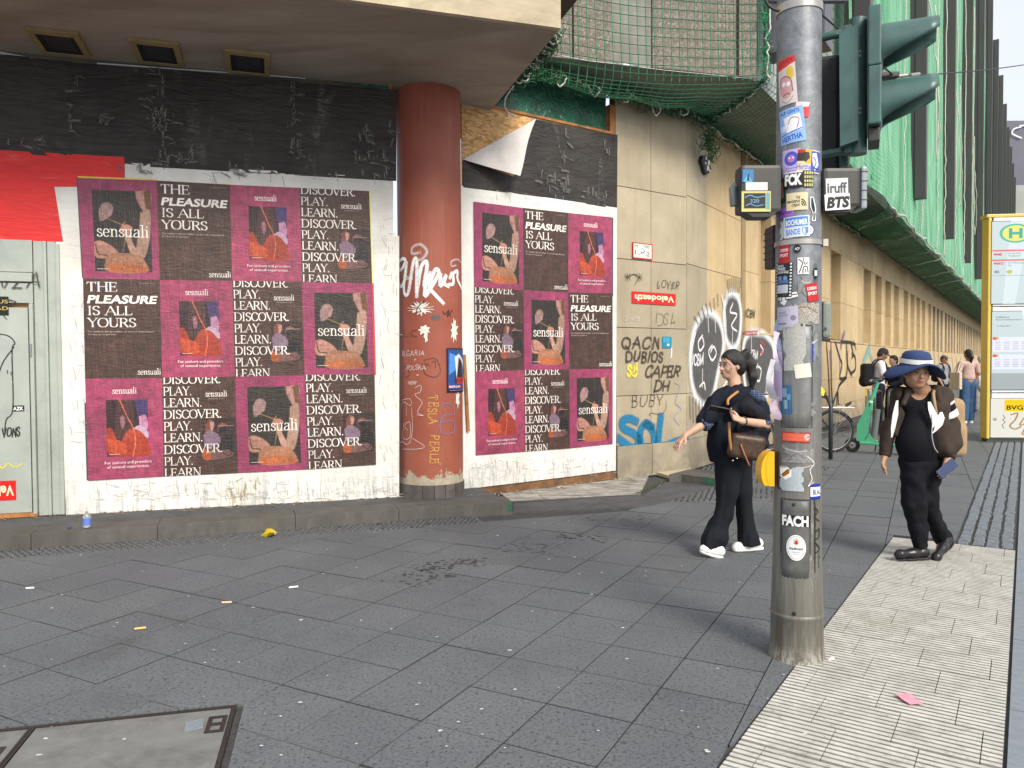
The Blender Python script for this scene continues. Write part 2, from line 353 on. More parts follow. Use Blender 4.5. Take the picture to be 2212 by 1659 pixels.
def print_mat(name, img, rough=0.55, wrinkle=0.25, fade=0.12, streak=(26, 26, 3)):
 m, t, b = nt(name); uv = t.nodes.new('ShaderNodeUVMap'); im = t.nodes.new('ShaderNodeTexImage'); im.image = img; im.extension = 'EXTEND'
 t.links.new(uv.outputs[0], im.inputs[0])
 w = coords(t, (1, 1, 1), 'World'); v2 = coords(t, streak, 'World')
 n1 = noise_n(t, v2, 1.6, 6, .75, .3); n2 = noise_n(t, w, 2.2, 5, .6)
 c = mix(t, ramp(t, n1, [(.52, 0.0), (.80, fade * 1.3)]), im.outputs[0], (.48, .38, .34))
 if fade > 0:
  c = mix(t, ramp(t, n2, [(.42, 0.0), (.75, .4)]), c, (.03, .025, .02))
  for sc_, st_ in (((2, 2, 16), 1.7), ((15, 15, 2.2), 1.5)):
   cr = noise_n(t, coords(t, sc_, 'World'), st_, 3, .55, 1.3); c = mix(t, ramp(t, cr, [(.483, 0.0), (.495, .55), (.507, 0.0)]), c, mix(t, .6, c, (.02, .01, .015)))  # shade of paper creases painted into the print as thin dark lines
 t.links.new(c, b.inputs['Base Color']); b.inputs['Roughness'].default_value = rough
 if wrinkle:
  v3 = coords(t, (3.5, 3.5, 14), 'World'); h = mix(t, .5, noise_n(t, v3, 2.6, 4, .6, 1.2), noise_n(t, v2, 2.4, 3, .6)); bump(t, b, h, wrinkle, .03)
 return m
def sheet(name, wall, quad, mat_, off, parent=None, nx=6, ny=8, amp=0.004, seed=0, thick=0.0, curl=None):
 """paper pasted on a wall: quad = 4 (u,z) corners tl,tr,br,bl"""
 (a, b, c, d) = [Vector((q[0], q[1], 0)) for q in quad]; v = []; uv = []
 for j in range(ny + 1):
  for i in range(nx + 1):
   s_, t_ = i / nx, j / ny; q = (a * (1 - s_) + b * s_) * (1 - t_) + (d * (1 - s_) + c * s_) * t_
   k = noise.noise(Vector((q.x * 4 + seed * 3.1, q.y * 9, seed))) * amp
   if i in (0, nx) or j in (0, ny): k = abs(k) * .5
   o_ = off + k + amp
   if curl: o_ += curl(s_, t_)
   v.append(wall.pt(q.x, q.y, o_)); uv.append((s_, 1 - t_))
 f = [(j * (nx + 1) + i, (j + 1) * (nx + 1) + i, (j + 1) * (nx + 1) + i + 1, j * (nx + 1) + i + 1) for j in range(ny) for i in range(nx)]
 return build(name, v, f, mat_, parent, True, uvs=uv)
_paint = {}
def paint_mat(c, rough=.6, soft=True):
 k = (tuple(round(x, 3) for x in c), soft)
 if k not in _paint:
  m, t, b = nt('sprayed_paint_%d' % len(_paint)); b.inputs['Base Color'].default_value = (*c, 1); b.inputs['Roughness'].default_value = rough
  at = N(t, 'ShaderNodeAttribute', attribute_name='Col'); w = coords(t, (1, 1, 1), 'World'); n = noise_n(t, w, 45, 3, .7)
  mm = N(t, 'ShaderNodeMath', operation='MULTIPLY'); t.links.new(at.outputs['Fac'], mm.inputs[0]); t.links.new(ramp(t, n, [(.25, .35), (.5, 1.0)]), mm.inputs[1])
  t.links.new(mm.outputs[0], b.inputs['Alpha']); _paint[k] = m
 return _paint[k]
def ribbon(strokes, place, mat_, name='graffiti', parent=None, label=None, wid=0.02, soft=.35, wv=0):
 """strokes: list of 2d polylines (u,z); place(u,z)->point"""
 v, f, c = [], [], []
 for si, st in enumerate(strokes):
  w = wid
  if isinstance(st, tuple) and len(st) == 2 and isinstance(st[1], float): st, w = st
  if len(st) < 2: continue
  P_ = [Vector((p[0], p[1])) for p in st]; n0 = len(v)
  for i, p in enumerate(P_):
   t_ = (P_[min(i + 1, len(P_) - 1)] - P_[max(i - 1, 0)])
   if t_.length < 1e-9: t_ = Vector((1, 0))
   t_.normalize(); nn = Vector((-t_.y, t_.x)); e = p + (t_ * (w * .4) * (-1 if i == 0 else (1 if i == len(P_) - 1 else 0)))
   ww = w * (1 + wv * math.sin(i * 1.7 + si))
   for k, al in ((-.5, 0), (-.5 + soft * .5, 1), (.5 - soft * .5, 1), (.5, 0)):
    q = e + nn * (k * ww); v.append(place(q.x, q.y)); a_ = al * (0.6 if i in (0, len(P_) - 1) else 1); c.append((a_, a_, a_, 1))
  for i in range(len(P_) - 1):
   for k in range(3): f.append((n0 + i * 4 + k, n0 + (i + 1) * 4 + k, n0 + (i + 1) * 4 + k + 1, n0 + i * 4 + k + 1))
 if not v: return None
 o = build(name, v, f, mat_, parent, cols=c)
 if label: o['label'] = label
 return o
def hand(text, u, z, h, sx=1.0, slant=0.1, jit=.03, seed=0, down=False):
 """handwritten word as strokes; (u,z) = lower left, h = letter height"""
 st, _, W = glyph_strokes(text, .12); r = random.Random(seed); out = []
 for k, pts in st:
  q = pts if k == 'c' else [(pts[0][0] + (pts[-1][0] - pts[0][0]) * i / 5, pts[0][1] + (pts[-1][1] - pts[0][1]) * i / 5) for i in range(6)]
  L_ = random.Random(int(q[0][0] / .85) * 7 + seed); ls, lt, ly = L_.uniform(.9, 1.1), L_.uniform(-.1, .1), L_.uniform(-.07, .07); x0_ = q[0][0]; w1, w2 = r.uniform(0, 6), r.uniform(.01, .035)
  a, b = r.uniform(-jit, jit), r.uniform(-jit, jit); q = [(x0_ + (x - x0_) * ls + a + (slant + lt) * y + w2 * math.sin(3.3 * y + w1), y * ls + ly + b + w2 * math.sin(4.1 * x + w1)) for x, y in q]
  if down: out.append([(u + y * h, z - x * h * sx) for x, y in q])
  else: out.append([(u + x * h * sx, z + y * h) for x, y in q])
 return out
_a, _b = on_z(143, 1110, .12), on_z(862, 1072, .12); WL = Wall(_a.x, _a.y, math.atan2(_b.y - _a.y, _b.x - _a.x))
_a, _b = on_z(1008, 1055, .11), on_z(1330, 1015, .13); WP = Wall(_a.x, _a.y, math.atan2(_b.y - _a.y, _b.x - _a.x))
CORN = WP.pt(3.544, 0); WF = Wall(CORN.x, CORN.y, R(56))
_o2 = on_z(1647, 179, 5.0); _o1 = on_z(1191, 132, 5.0)
WO = Wall(_o2.x, _o2.y, R(55.6)); WB = Wall(_o1.x, _o1.y, math.atan2(_o2.y - _o1.y, _o2.x - _o1.x)); WBL = (_o2 - _o1).length
SD, SN = Vector((math.cos(R(56.2)), math.sin(R(56.2)), 0)), Vector((math.sin(R(56.2)), -math.cos(R(56.2)), 0))   # along / across the tactile strip
S0 = on_z(1720, 1438, 0)
def strip(a, c, z=0): return S0 + SD * a + SN * c + Vector((0, 0, z))
M_slab = None
def slab_mat():
 m, t, b = nt('dark_granite_slab'); w = coords(t, (1, 1, 1), 'World')
 base = ramp(t, noise_n(t, w, 1.1, 5, .6), [(.3, (.107, .117, .128)), (.7, (.140, .150, .158))])
 oi = t.nodes.new('ShaderNodeObjectInfo'); hs = t.nodes.new('ShaderNodeHueSaturation'); ma = N(t, 'ShaderNodeMath', operation='MULTIPLY_ADD')
 t.links.new(oi.outputs['Random'], ma.inputs[0]); ma.inputs[1].default_value = .11; ma.inputs[2].default_value = .945; t.links.new(ma.outputs[0], hs.inputs['Value']); t.links.new(base, hs.inputs['Color'])
 sp = ramp(t, noise_n(t, w, 62, 3, .85), [(.37, .3), (.46, 1.0), (.62, 1.0), (.72, 1.75)])
 c = mix(t, 1.0, hs.outputs[0], sp, 'MULTIPLY')
 c = mix(t, ramp(t, noise_n(t, w, .8, 6, .7, .5), [(.55, 0.0), (.75, .5)]), c, (.055, .053, .055))
 v = t.nodes.new('ShaderNodeTexVoronoi'); v.inputs['Scale'].default_value = 3.1; t.links.new(w, v.inputs['Vector'])
 c = mix(t, ramp(t, v.outputs['Distance'], [(.03, .55), (.05, 0.0)]), c, (.04, .04, .04))           # old gum
 v2 = t.nodes.new('ShaderNodeTexVoronoi'); v2.inputs['Scale'].default_value = 4.3; t.links.new(w, v2.inputs['Vector'])
 c = mix(t, ramp(t, v2.outputs['Distance'], [(.025, .5), (.04, 0.0)]), c, (.19, .19, .19))
 c = mix(t, ramp(t, noise_n(t, w, .45, 3, .5), [(.6, 0.0), (.72, .35)]), c, (.12, .11, .15))
 t.links.new(c, b.inputs['Base Color']); b.inputs['Roughness'].default_value = .72; b.inputs['Specular IOR Level'].default_value = .35
 bump(t, b, noise_n(t, w, 130, 3, .7), .35, .004); return m
M_slab = slab_mat()
M_joint = mat('joint_dirt', (.055, .055, .055), .95, var=.4, scale=30, world=True)
M_cobble = mat('small_cobble', (.085, .088, .092), .7, var=.35, scale=14, world=True, bmp=.5, fine=40)
M_cobble_lt = mat('pale_cobble', (.15, .17, .195), .6, var=.3, scale=14, world=True, bmp=.5, fine=40)
M_kerb = mat('kerb_granite', (.095, .09, .08), .8, var=.25, scale=9, world=True, dirt=(.06, .055, .045), dscale=1.5, fine=120, stretch=(1, 1, .4))
M_step = mat('step_top', (.075, .077, .08), .8, var=.3, scale=5, world=True, dirt=(.045, .042, .04), dscale=2.2)
M_road = mat('road_asphalt', (.05, .052, .055), .9, var=.25, scale=40, world=True)
M_edge = mat('pale_edge_granite', (.20, .225, .255), .7, var=.12, scale=20, world=True, fine=150)
def tactile_mat():
 m, t, b = nt('ribbed_pale_tile'); w = coords(t, (1, 1, 1), 'World')
 c = ramp(t, noise_n(t, w, 6, 6, .7), [(.3, (.42, .41, .37)), (.7, (.62, .60, .56))])
 c = mix(t, ramp(t, noise_n(t, w, 1.7, 7, .75, .5), [(.5, 0.0), (.72, .6)]), c, (.20, .18, .14))
 c = mix(t, ramp(t, noise_n(t, w, 22, 5, .8), [(.56, 0.0), (.68, .65)]), c, (.14, .13, .115))
 v = t.nodes.new('ShaderNodeTexVoronoi'); v.inputs['Scale'].default_value = 9; t.links.new(w, v.inputs['Vector'])
 c = mix(t, ramp(t, v.outputs['Distance'], [(.04, .55), (.08, 0.0)]), c, (.13, .125, .12))
 t.links.new(c, b.inputs['Base Color']); b.inputs['Roughness'].default_value = .8; bump(t, b, noise_n(t, w, 60, 4, .7), .25, .004); return m
M_tact = tactile_mat(); M_groove = mat('groove_dark', (.17, .165, .145), .9, var=.4, scale=12, world=True)  # groove faces coloured darker than the rib tops
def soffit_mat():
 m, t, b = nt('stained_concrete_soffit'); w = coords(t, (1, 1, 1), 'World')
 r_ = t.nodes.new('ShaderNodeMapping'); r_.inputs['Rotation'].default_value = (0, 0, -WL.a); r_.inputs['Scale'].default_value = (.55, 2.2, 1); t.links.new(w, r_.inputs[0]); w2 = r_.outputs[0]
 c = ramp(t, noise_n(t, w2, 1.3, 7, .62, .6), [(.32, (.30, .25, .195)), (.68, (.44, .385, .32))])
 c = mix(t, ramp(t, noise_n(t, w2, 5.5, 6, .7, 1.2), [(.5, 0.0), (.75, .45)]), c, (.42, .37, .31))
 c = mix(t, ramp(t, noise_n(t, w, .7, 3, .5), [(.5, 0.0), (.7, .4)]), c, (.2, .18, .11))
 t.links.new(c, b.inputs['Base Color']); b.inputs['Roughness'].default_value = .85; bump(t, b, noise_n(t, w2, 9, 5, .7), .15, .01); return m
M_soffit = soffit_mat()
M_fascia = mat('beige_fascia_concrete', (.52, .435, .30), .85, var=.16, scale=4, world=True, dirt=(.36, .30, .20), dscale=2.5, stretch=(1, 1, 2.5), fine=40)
def paper_black_mat():
 m, t, b = nt('black_pasted_paper'); w = coords(t, (1, 1, 1), 'World'); v = coords(t, (2.2, 2.2, 9), 'World')
 c = ramp(t, noise_n(t, w, 1.4, 4, .6), [(.35, (.017, .014, .012)), (.65, (.042, .036, .03))])
 vor = t.nodes.new('ShaderNodeTexVoronoi'); vor.inputs['Scale'].default_value = 2.3; vor.feature = 'F1'; t.links.new(v, vor.inputs['Vector'])
 c = mix(t, ramp(t, noise_n(t, v, .9, 2, .5), [(.55, 0.0), (.57, .55)]), c, (.02, .012, .012))
 s1 = coords(t, (1.3, 1.3, .35), 'World')
 msk = mix(t, 1.0, ramp(t, noise_n(t, s1, 2.0, 3, .6, .8), [(.56, 0.0), (.68, 1.0)]), ramp(t, noise_n(t, coords(t, (3, 3, 22), 'World'), 3, 6, .85, 1), [(.48, 0.0), (.62, 1.0)]), 'MULTIPLY')
 c = mix(t, mix(t, 1.0, msk, .8, 'MULTIPLY'), c, (.34, .32, .29))
 t.links.new(c, b.inputs['Base Color']); b.inputs['Roughness'].default_value = .55
 h = mix(t, .4, noise_n(t, v, 1.6, 5, .65, 1.6), noise_n(t, coords(t, (1, 1, 5), 'World'), 3, 3, .5, 1.5)); bump(t, b, h, .65, .035); return m
M_black = paper_black_mat()
def paper_white_mat():
 m, t, b = nt('white_pasted_paper'); w = coords(t, (1, 1, 1), 'World'); v = coords(t, (9, 9, .9), 'World')
 c = ramp(t, noise_n(t, w, 2.5, 5, .6), [(.35, (.64, .63, .58)), (.65, (.80, .79, .75))])
 sx = t.nodes.new('ShaderNodeSeparateXYZ'); t.links.new(w, sx.inputs[0])
 low = ramp(t, sx.outputs['Z'], [(.12, 1.0), (.62, 0.0)])         # dirt splashed up from the pavement
 mm = mix(t, 1.0, ramp(t, noise_n(t, v, 2.6, 6, .75, .3), [(.50, 0.0), (.62, 1.0)]), low, 'MULTIPLY')
 c = mix(t, mix(t, 1.0, mm, .75, 'MULTIPLY'), c, (.30, .31, .34))
 c = mix(t, ramp(t, noise_n(t, coords(t, (14, 14, 2), 'World'), 2.2, 6, .85, 1.5), [(.66, 0.0), (.74, .3)]), c, (.42, .42, .42))
 c = mix(t, mix(t, 1.0, mix(t, 1.0, low, ramp(t, noise_n(t, w, 14, 6, .8), [(.5, 0.0), (.6, 1.0)]), 'MULTIPLY'), .5, 'MULTIPLY'), c, (.38, .36, .33))
 t.links.new(c, b.inputs['Base Color']); b.inputs['Roughness'].default_value = .7
 bump(t, b, noise_n(t, coords(t, (3, 3, 12), 'World'), 2.0, 4, .6, 1.5), .25, .02); return m
M_white = paper_white_mat()
M_red = mat('red_pasted_paper', (.74, .022, .022), .5, var=.10, scale=3, world=True, dirt=(.85, .16, .13), dscale=2.2, thr=(.58, .75), bmp=.5, fine=7, stretch=(1.4, 1.4, 6), bdist=.02)
M_green_tarp = mat('green_plastic_sheet', (.012, .10, .055), .28, var=.5, scale=3.5, world=True, bmp=.9, fine=4, bdist=.06)
def osb_mat():
 m, t, b = nt('strand_board'); w = coords(t, (9, 9, 26), 'World'); v = t.nodes.new('ShaderNodeTexVoronoi'); v.inputs['Scale'].default_value = 2.2; v.inputs['Randomness'].default_value = 1
 d = noise_n(t, coords(t, (1, 1, 1), 'World'), 6, 3, .5); md = t.nodes.new('ShaderNodeVectorMath'); md.operation = 'ADD'; t.links.new(w, md.inputs[0]); t.links.new(d, md.inputs[1]); t.links.new(md.outputs[0], v.inputs['Vector'])
 s_ = t.nodes.new('ShaderNodeSeparateColor'); t.links.new(v.outputs['Color'], s_.inputs[0])
 c = ramp(t, s_.outputs[0], [(.0, (.38, .19, .05)), (.5, (.58, .33, .12)), (1., (.72, .47, .22))])
 c = mix(t, ramp(t, noise_n(t, coords(t, (1, 1, 1), 'World'), 40, 3, .7), [(.6, 0.0), (.72, .6)]), c, (.2, .09, .03))
 t.links.new(c, b.inputs['Base Color']); b.inputs['Roughness'].default_value = .7; bump(t, b, s_.outputs[0], .3, .01); return m
M_osb = osb_mat()
M_wood = mat('orange_timber', (.36, .15, .045), .75, var=.3, scale=8, world=True, dirt=(.12, .07, .04), dscale=5)
M_redcol = None
def redcol_mat():
 m, t, b = nt('red_painted_plaster'); w = coords(t, (1, 1, 1), 'World'); v = coords(t, (14, 14, .8), 'World'); sx = t.nodes.new('ShaderNodeSeparateXYZ'); t.links.new(w, sx.inputs[0])
 c = ramp(t, noise_n(t, w, 1.6, 5, .6), [(.3, (.27, .062, .035)), (.7, (.345, .098, .056))])
 c = mix(t, ramp(t, noise_n(t, v, 1.5, 5, .7), [(.55, 0.0), (.8, .35)]), c, (.5, .24, .17))
 hi = ramp(t, sx.outputs['Z'], [(.35, .0), (.9, .5)])
 q = N(t, 'ShaderNodeMath', operation='MULTIPLY_ADD'); t.links.new(noise_n(t, w, 5.5, 7, .7), q.inputs[0]); q.inputs[1].default_value = -.62; t.links.new(sx.outputs['Z'], q.inputs[2])
 e = ramp(t, q.outputs[0], [(.02, 1.0), (.035, 0.0)])
 c = mix(t, e, c, ramp(t, noise_n(t, w, 8, 5, .7), [(.3, (.30, .26, .18)), (.7, (.52, .46, .34))]))
 f = ramp(t, noise_n(t, w, 7, 8, .85, .6), [(.66, 0.0), (.67, 1.0)]); mz = ramp(t, sx.outputs['Z'], [(.25, 0.0), (.3, .8), (1.9, .8), (2.05, 0.0)])
 c = mix(t, mix(t, 1.0, f, mz, 'MULTIPLY'), c, (.62, .6, .55))
 c = mix(t, mix(t, 1.0, ramp(t, noise_n(t, w, 18, 8, .85, .4), [(.55, 0.0), (.7, .5)]), ramp(t, sx.outputs['Z'], [(.2, 1.0), (1.0, 0.0)]), 'MULTIPLY'), c, (.35, .2, .17))
 t.links.new(c, b.inputs['Base Color']); b.inputs['Roughness'].default_value = .55; bump(t, b, noise_n(t, w, 30, 5, .7), .2, .006); return m
M_redcol = redcol_mat()
def stone_mat(name, lo, hi, stain):
 m, t, b = nt(name); w = coords(t, (1, 1, 1), 'World'); oi = t.nodes.new('ShaderNodeObjectInfo')
 c = ramp(t, noise_n(t, w, 2.4, 6, .65), [(.3, lo), (.7, hi)])
 hs = t.nodes.new('ShaderNodeHueSaturation'); ma = N(t, 'ShaderNodeMath', operation='MULTIPLY_ADD'); t.links.new(oi.outputs['Random'], ma.inputs[0]); ma.inputs[1].default_value = .2; ma.inputs[2].default_value = .9
 t.links.new(ma.outputs[0], hs.inputs['Value']); t.links.new(c, hs.inputs['Color']); c = hs.outputs[0]
 c = mix(t, ramp(t, noise_n(t, coords(t, (5, 5, .5), 'World'), 1.6, 6, .7, .3), [(.5, 0.0), (.78, .45)]), c, stain)
 sx = t.nodes.new('ShaderNodeSeparateXYZ'); t.links.new(w, sx.inputs[0])
 c = mix(t, mix(t, 1.0, ramp(t, sx.outputs['Z'], [(.05, .8), (.9, 0.0)]), ramp(t, noise_n(t, w, 4, 5, .7), [(.35, .3), (.6, 1.0)]), 'MULTIPLY'), c, (.15, .135, .11))
 c = mix(t, ramp(t, noise_n(t, w, 30, 4, .8), [(.62, 0.0), (.72, .3)]), c, (.16, .13, .09))
 t.links.new(c, b.inputs['Base Color']); b.inputs['Roughness'].default_value = .75; bump(t, b, noise_n(t, w, 50, 4, .7), .12, .005); return m
M_stone = stone_mat('beige_stone_cladding', (.34, .285, .195), (.435, .375, .265), (.27, .23, .15))
M_stone2 = stone_mat('warm_stone_cladding', (.49, .36, .19), (.60, .46, .265), (.36, .27, .16))
M_board = mat('brown_window_board', (.33, .27, .19), .75, var=.2, scale=3, world=True, rnd=.15)
M_jamb = mat('grey_stone_reveal', (.30, .25, .18), .75, var=.15, scale=3, world=True, rnd=.1)
M_aggr = None
def aggr_mat():
 m, t, b = nt('exposed_aggregate'); w = coords(t, (1, 1, 1), 'World'); n = noise_n(t, w, 38, 4, .85)
 c = ramp(t, n, [(.3, (.10, .085, .07)), (.5, (.22, .19, .16)), (.66, (.46, .42, .37))]); c = mix(t, ramp(t, noise_n(t, w, 1.8, 5, .6), [(.4, 0.0), (.8, .6)]), c, (.2, .17, .14))
 t.links.new(c, b.inputs['Base Color']); b.inputs['Roughness'].default_value = .85; bump(t, b, n, .7, .012); return m
M_aggr = aggr_mat()
M_conc = mat('grey_block_concrete', (.27, .26, .235), .85, var=.2, scale=3, world=True, dirt=(.2, .19, .16), dscale=1.6, fine=40)
M_dkgap = mat('dark_gap', (.02, .02, .02), .9, world=True)
M_fin = mat('brown_metal_fin', (.075, .066, .068), .45, .3, var=.12, scale=4, world=True, stretch=(1, 1, .2), bmp=.04)
M_zinc = mat('pale_galvanised_sheet', (.40, .44, .40), .45, .25, var=.1, scale=3, world=True, dirt=(.27, .30, .28), dscale=1.7, thr=(.5, .8), bmp=.08, fine=6)
M_steel = mat('dark_steel_edge', (.06, .05, .048), .5, .6, world=True)
M_cover = mat('concrete_filled_cover', (.17, .172, .165), .85, var=.15, scale=9, world=True, dirt=(.11, .11, .105), dscale=5, fine=120)
M_far = mat('far_dark_cladding', (.10, .10, .14), .5, .1, world=True, scale=.3)
ground = build('ground', [(-40, -8, -.145), (220, -8, -.145), (220, 260, -.145), (-40, 260, -.145)], [(0, 1, 2, 3)], M_road); tag(ground, kind='structure')
far = 130
pv = [strip(-9, -45), strip(-9, 1.35), strip(far, 1.35), strip(far, -45)]
g = G(); g.prism([p + Vector((0, 0, -.14)) for p in pv], (0, 0, .125)); pave = g.build('pavement', M_joint); tag(pave, kind='structure')
GA = R(-28.2); GX, GY = Vector((math.cos(GA), math.sin(GA), 0)), Vector((-math.sin(GA), math.cos(GA), 0)); PITCH = .395; GO = Vector((-2.131, 4.124, 0))
_s = bmesh.new()
def slab_mesh(sx, sy, h=.03, ch=.0006, name='slab'):
 x, y = sx / 2, sy / 2; a, b_ = x - ch, y - ch
 v = [(-x, -y, -h), (x, -y, -h), (x, y, -h), (-x, y, -h), (-x, -y, -ch), (x, -y, -ch), (x, y, -ch), (-x, y, -ch), (-a, -b_, 0), (a, -b_, 0), (a, b_, 0), (-a, b_, 0)]
 f = [(8, 9, 10, 11)] + [(i, (i + 1) % 4, 4 + (i + 1) % 4, 4 + i) for i in range(4)] + [(4 + i, 4 + (i + 1) % 4, 8 + (i + 1) % 4, 8 + i) for i in range(4)]
 me = bpy.data.meshes.new(name); me.from_pydata(v, [], f); me.update(); me.materials.append(M_slab); me.materials.append(M_joint)
 for p_ in me.polygons[1:]: p_.material_index = 1
 return me
def clip(poly, p, n):
 """keep the side of the 2d line (p,n) where (q-p).n <= 0"""
 out = []
 for i in range(len(poly)):
  a, b_ = poly[i], poly[(i + 1) % len(poly)]; da, db = (a - p).dot(n), (b_ - p).dot(n)
  if da <= 0: out.append(a)
  if (da < 0) != (db < 0) and abs(da - db) > 1e-9: out.append(a + (b_ - a) * (da / (da - db)))
 return out
def clip_out(poly, lim):
 """area limits: list of (p,n)"""
 for p, n in lim:
  if len(poly) < 3: return []
  poly = clip(poly, p, n)
 return poly
def flat(v): return Vector((v[0], v[1], 0))
K0, K1, K2 = flat(on_z(0, 1190)), flat(on_z(796, 1128)), flat(on_z(1108, 1108.5))
kd = (K2 - K0).normalized(); kn = Vector((-kd.y, kd.x, 0))
KB = .30                                                                 # cobble band in front of the step
H0 = flat(on_z(511, 1525)); hd = Vector((math.cos(R(13.4)), math.sin(R(13.4)), 0)); hn = Vector((-hd.y, hd.x, 0))
FAN0, FAN1 = flat(on_z(1420, 1085)), flat(on_z(1760, 1058))
SL_full = slab_mesh(PITCH - .0055, PITCH - .0055)
lims = [(S0 + SN * -.012, SN), (K0 - kn * KB, kn)]
wn = Vector((-math.sin(WP.a), math.cos(WP.a), 0))
fn = -WF.n
cands = []
for i in range(-16, 110):
 for j in range(-22, 110):
  c = GO + GX * ((i + .5 + (.5 if (j % 7 == 3) else 0) * 0) * PITCH) + GY * ((j + .5) * PITCH)
  if c.y < 1.9 or c.y > 30 or abs(c.x) > .74 * c.y + .6: continue
  beyond = (c - S0).dot(SD) > 3.35
  l2 = [] if not beyond else [(S0 + SN * .45, SN)]
  lim = ([lims[0]] if not beyond else l2)
  if c.x < K2.x + 1.2: lim = lim + [lims[1]]
  else: lim = lim + [(FAN0, Vector((-.12, .993, 0)))] if c.x < 2.6 and (c - CORN).dot(WF.d) < 1 else lim + [(CORN + WF.n * .6, fn)]
  q = [c + GX * (sx * (PITCH - .0055) / 2) + GY * (sy * (PITCH - .0055) / 2) for sx, sy in ((-1, -1), (1, -1), (1, 1), (-1, 1))]
  if beyond and (q[0] - S0).dot(SD) < 3.35 - PITCH: pass
  full = all((p - a).dot(n) <= 1e-6 for p in q for a, n in lim)
  inh = any((p - H0).dot(hd) < .03 and (p - H0).dot(hn) < .03 for p in q)
  if inh:
   a1 = clip(q, H0 + hd * 0, -hd) if all((p - H0).dot(hd) >= 0 for p in q) else None
   pa = clip(q, H0 + hn * .03, -hn)      # part above the top edge
   pb = clip(clip(q, H0 + hd * .03, -hd), H0 + hn * .03, hn)
   for pz in (pa, pb):
    if len(pz) > 2: cands.append((c, pz, False))
   continue
  pz = q if full else clip_out(q, lim)
  if len(pz) < 3: continue
  cands.append((c, pz, full))
cands.sort(key=lambda t_: t_[0].y)
rest = G(); n_ = 0
for c, pz, full in cands:
 if n_ < 290:
  n_ += 1; dz = random.uniform(-.0025, .0015)
  if full:
   o = bpy.data.objects.new('slab', SL_full); col.objects.link(o); o.parent = pave; o.location = (c.x, c.y, dz); o.rotation_euler = (random.uniform(-.002, .002), random.uniform(-.002, .002), GA)
  else:
   ar = sum(pz[k].x * pz[(k + 1) % len(pz)].y - pz[(k + 1) % len(pz)].x * pz[k].y for k in range(len(pz)))
   if ar < 0: pz = pz[::-1]
   if abs(ar) < .004: n_ -= 1; continue
   G().prism([p + Vector((0, 0, -.03)) for p in pz], (0, 0, .03 + dz)).build('slab', M_slab, pave)
 else:
  dz = random.uniform(-.002, .001); k = len(rest.v); rest.add([p + Vector((0, 0, dz)) for p in pz], [tuple(range(len(pz)))])
tag(rest.build('slab_field', M_slab, pave), kind='stuff')
g = G(); ffar = [strip(24, .45), strip(far, .45), strip(far, -32), strip(24, -22)]
def far_slab_mat():
 m, t, b = nt('far_slab_paving'); w = coords(t, (1, 1, 1), 'World'); c = ramp(t, noise_n(t, w, .6, 5, .6), [(.3, (.10, .107, .116)), (.7, (.13, .137, .142))])
 t.links.new(c, b.inputs['Base Color']); b.inputs['Roughness'].default_value = .7; return m
M_farslab = far_slab_mat()
g.prism([p + Vector((0, 0, -.03)) for p in ffar], (0, 0, .027)); tag(g.build('far_paving', M_farslab, pave), kind='stuff')
TW, TD = .30, .30; NR = 8
def tile_mesh(w, d, name='ribbed_tile'):
 v, f = [], []; x = w / 2; k = 0; prof = []
 pr = d / NR
 for r in range(NR):
  y = -d / 2 + r * pr; prof += [(y, -.006), (y + .003, -.006), (y + .008, 0), (y + pr - .005, 0), (y + pr - .001, -.006)]
 prof = [(-d / 2, -.03)] + prof + [(d / 2, -.03)]
 for (y, z) in prof: v += [(-x, y, z), (x, y, z)]
 n = len(prof)
 f = [(2 * i, 2 * i + 1, 2 * i + 3, 2 * i + 2) for i in range(n - 1)] + [tuple(2 * i for i in range(n)), tuple(2 * i + 1 for i in range(n))[::-1]]
 me = bpy.data.meshes.new(name); me.from_pydata(v, [], f); me.update(); me.materials.append(M_tact); me.materials.append(M_groove)
 for i in range(n - 1):
  if prof[i][1] < -.003 or prof[i + 1][1] < -.003: me.polygons[i].material_index = 1
 return me
strip_o = build('tactile_strip', [strip(-9, 0, -.012), strip(-9, .875, -.012), strip(3.34, .875, -.012), strip(3.34, 0, -.012)], [(0, 1, 2, 3)], M_joint); tag(strip_o, kind='structure')
tm = {}
rot = SD.to_track_quat('Y', 'Z').to_euler()
for r in range(-6, 11):
 a = r * TD + .155; 
 if a > 3.3: continue
 off = (-r * .1) % TW; edges = [0] + [e for e in [off + k * TW for k in range(4)] if .03 < e < .845] + [.872]
 for e0, e1 in zip(edges[:-1], edges[1:]):
  w_ = round(e1 - e0 - .004, 3)
  if w_ < .02: continue
  if w_ not in tm: tm[w_] = tile_mesh(w_, TD - .004)
  o = bpy.data.objects.new('ribbed_tile', tm[w_]); col.objects.link(o); o.parent = strip_o; p = strip(a, (e0 + e1) / 2, .004 + random.uniform(-.001, .001)); o.location = p; o.rotation_euler = (0, 0, R(56.2 - 90))
g = G()
for k in range(-5, 60):
 a = k * 1.0; g.prism([strip(a + .004, .885, -.14), strip(a + .996, .885, -.14), strip(a + .996, 1.25, -.14), strip(a + .004, 1.25, -.14)], (0, 0, .142))
tag(g.build('granite_edging', M_edge), kind='structure')
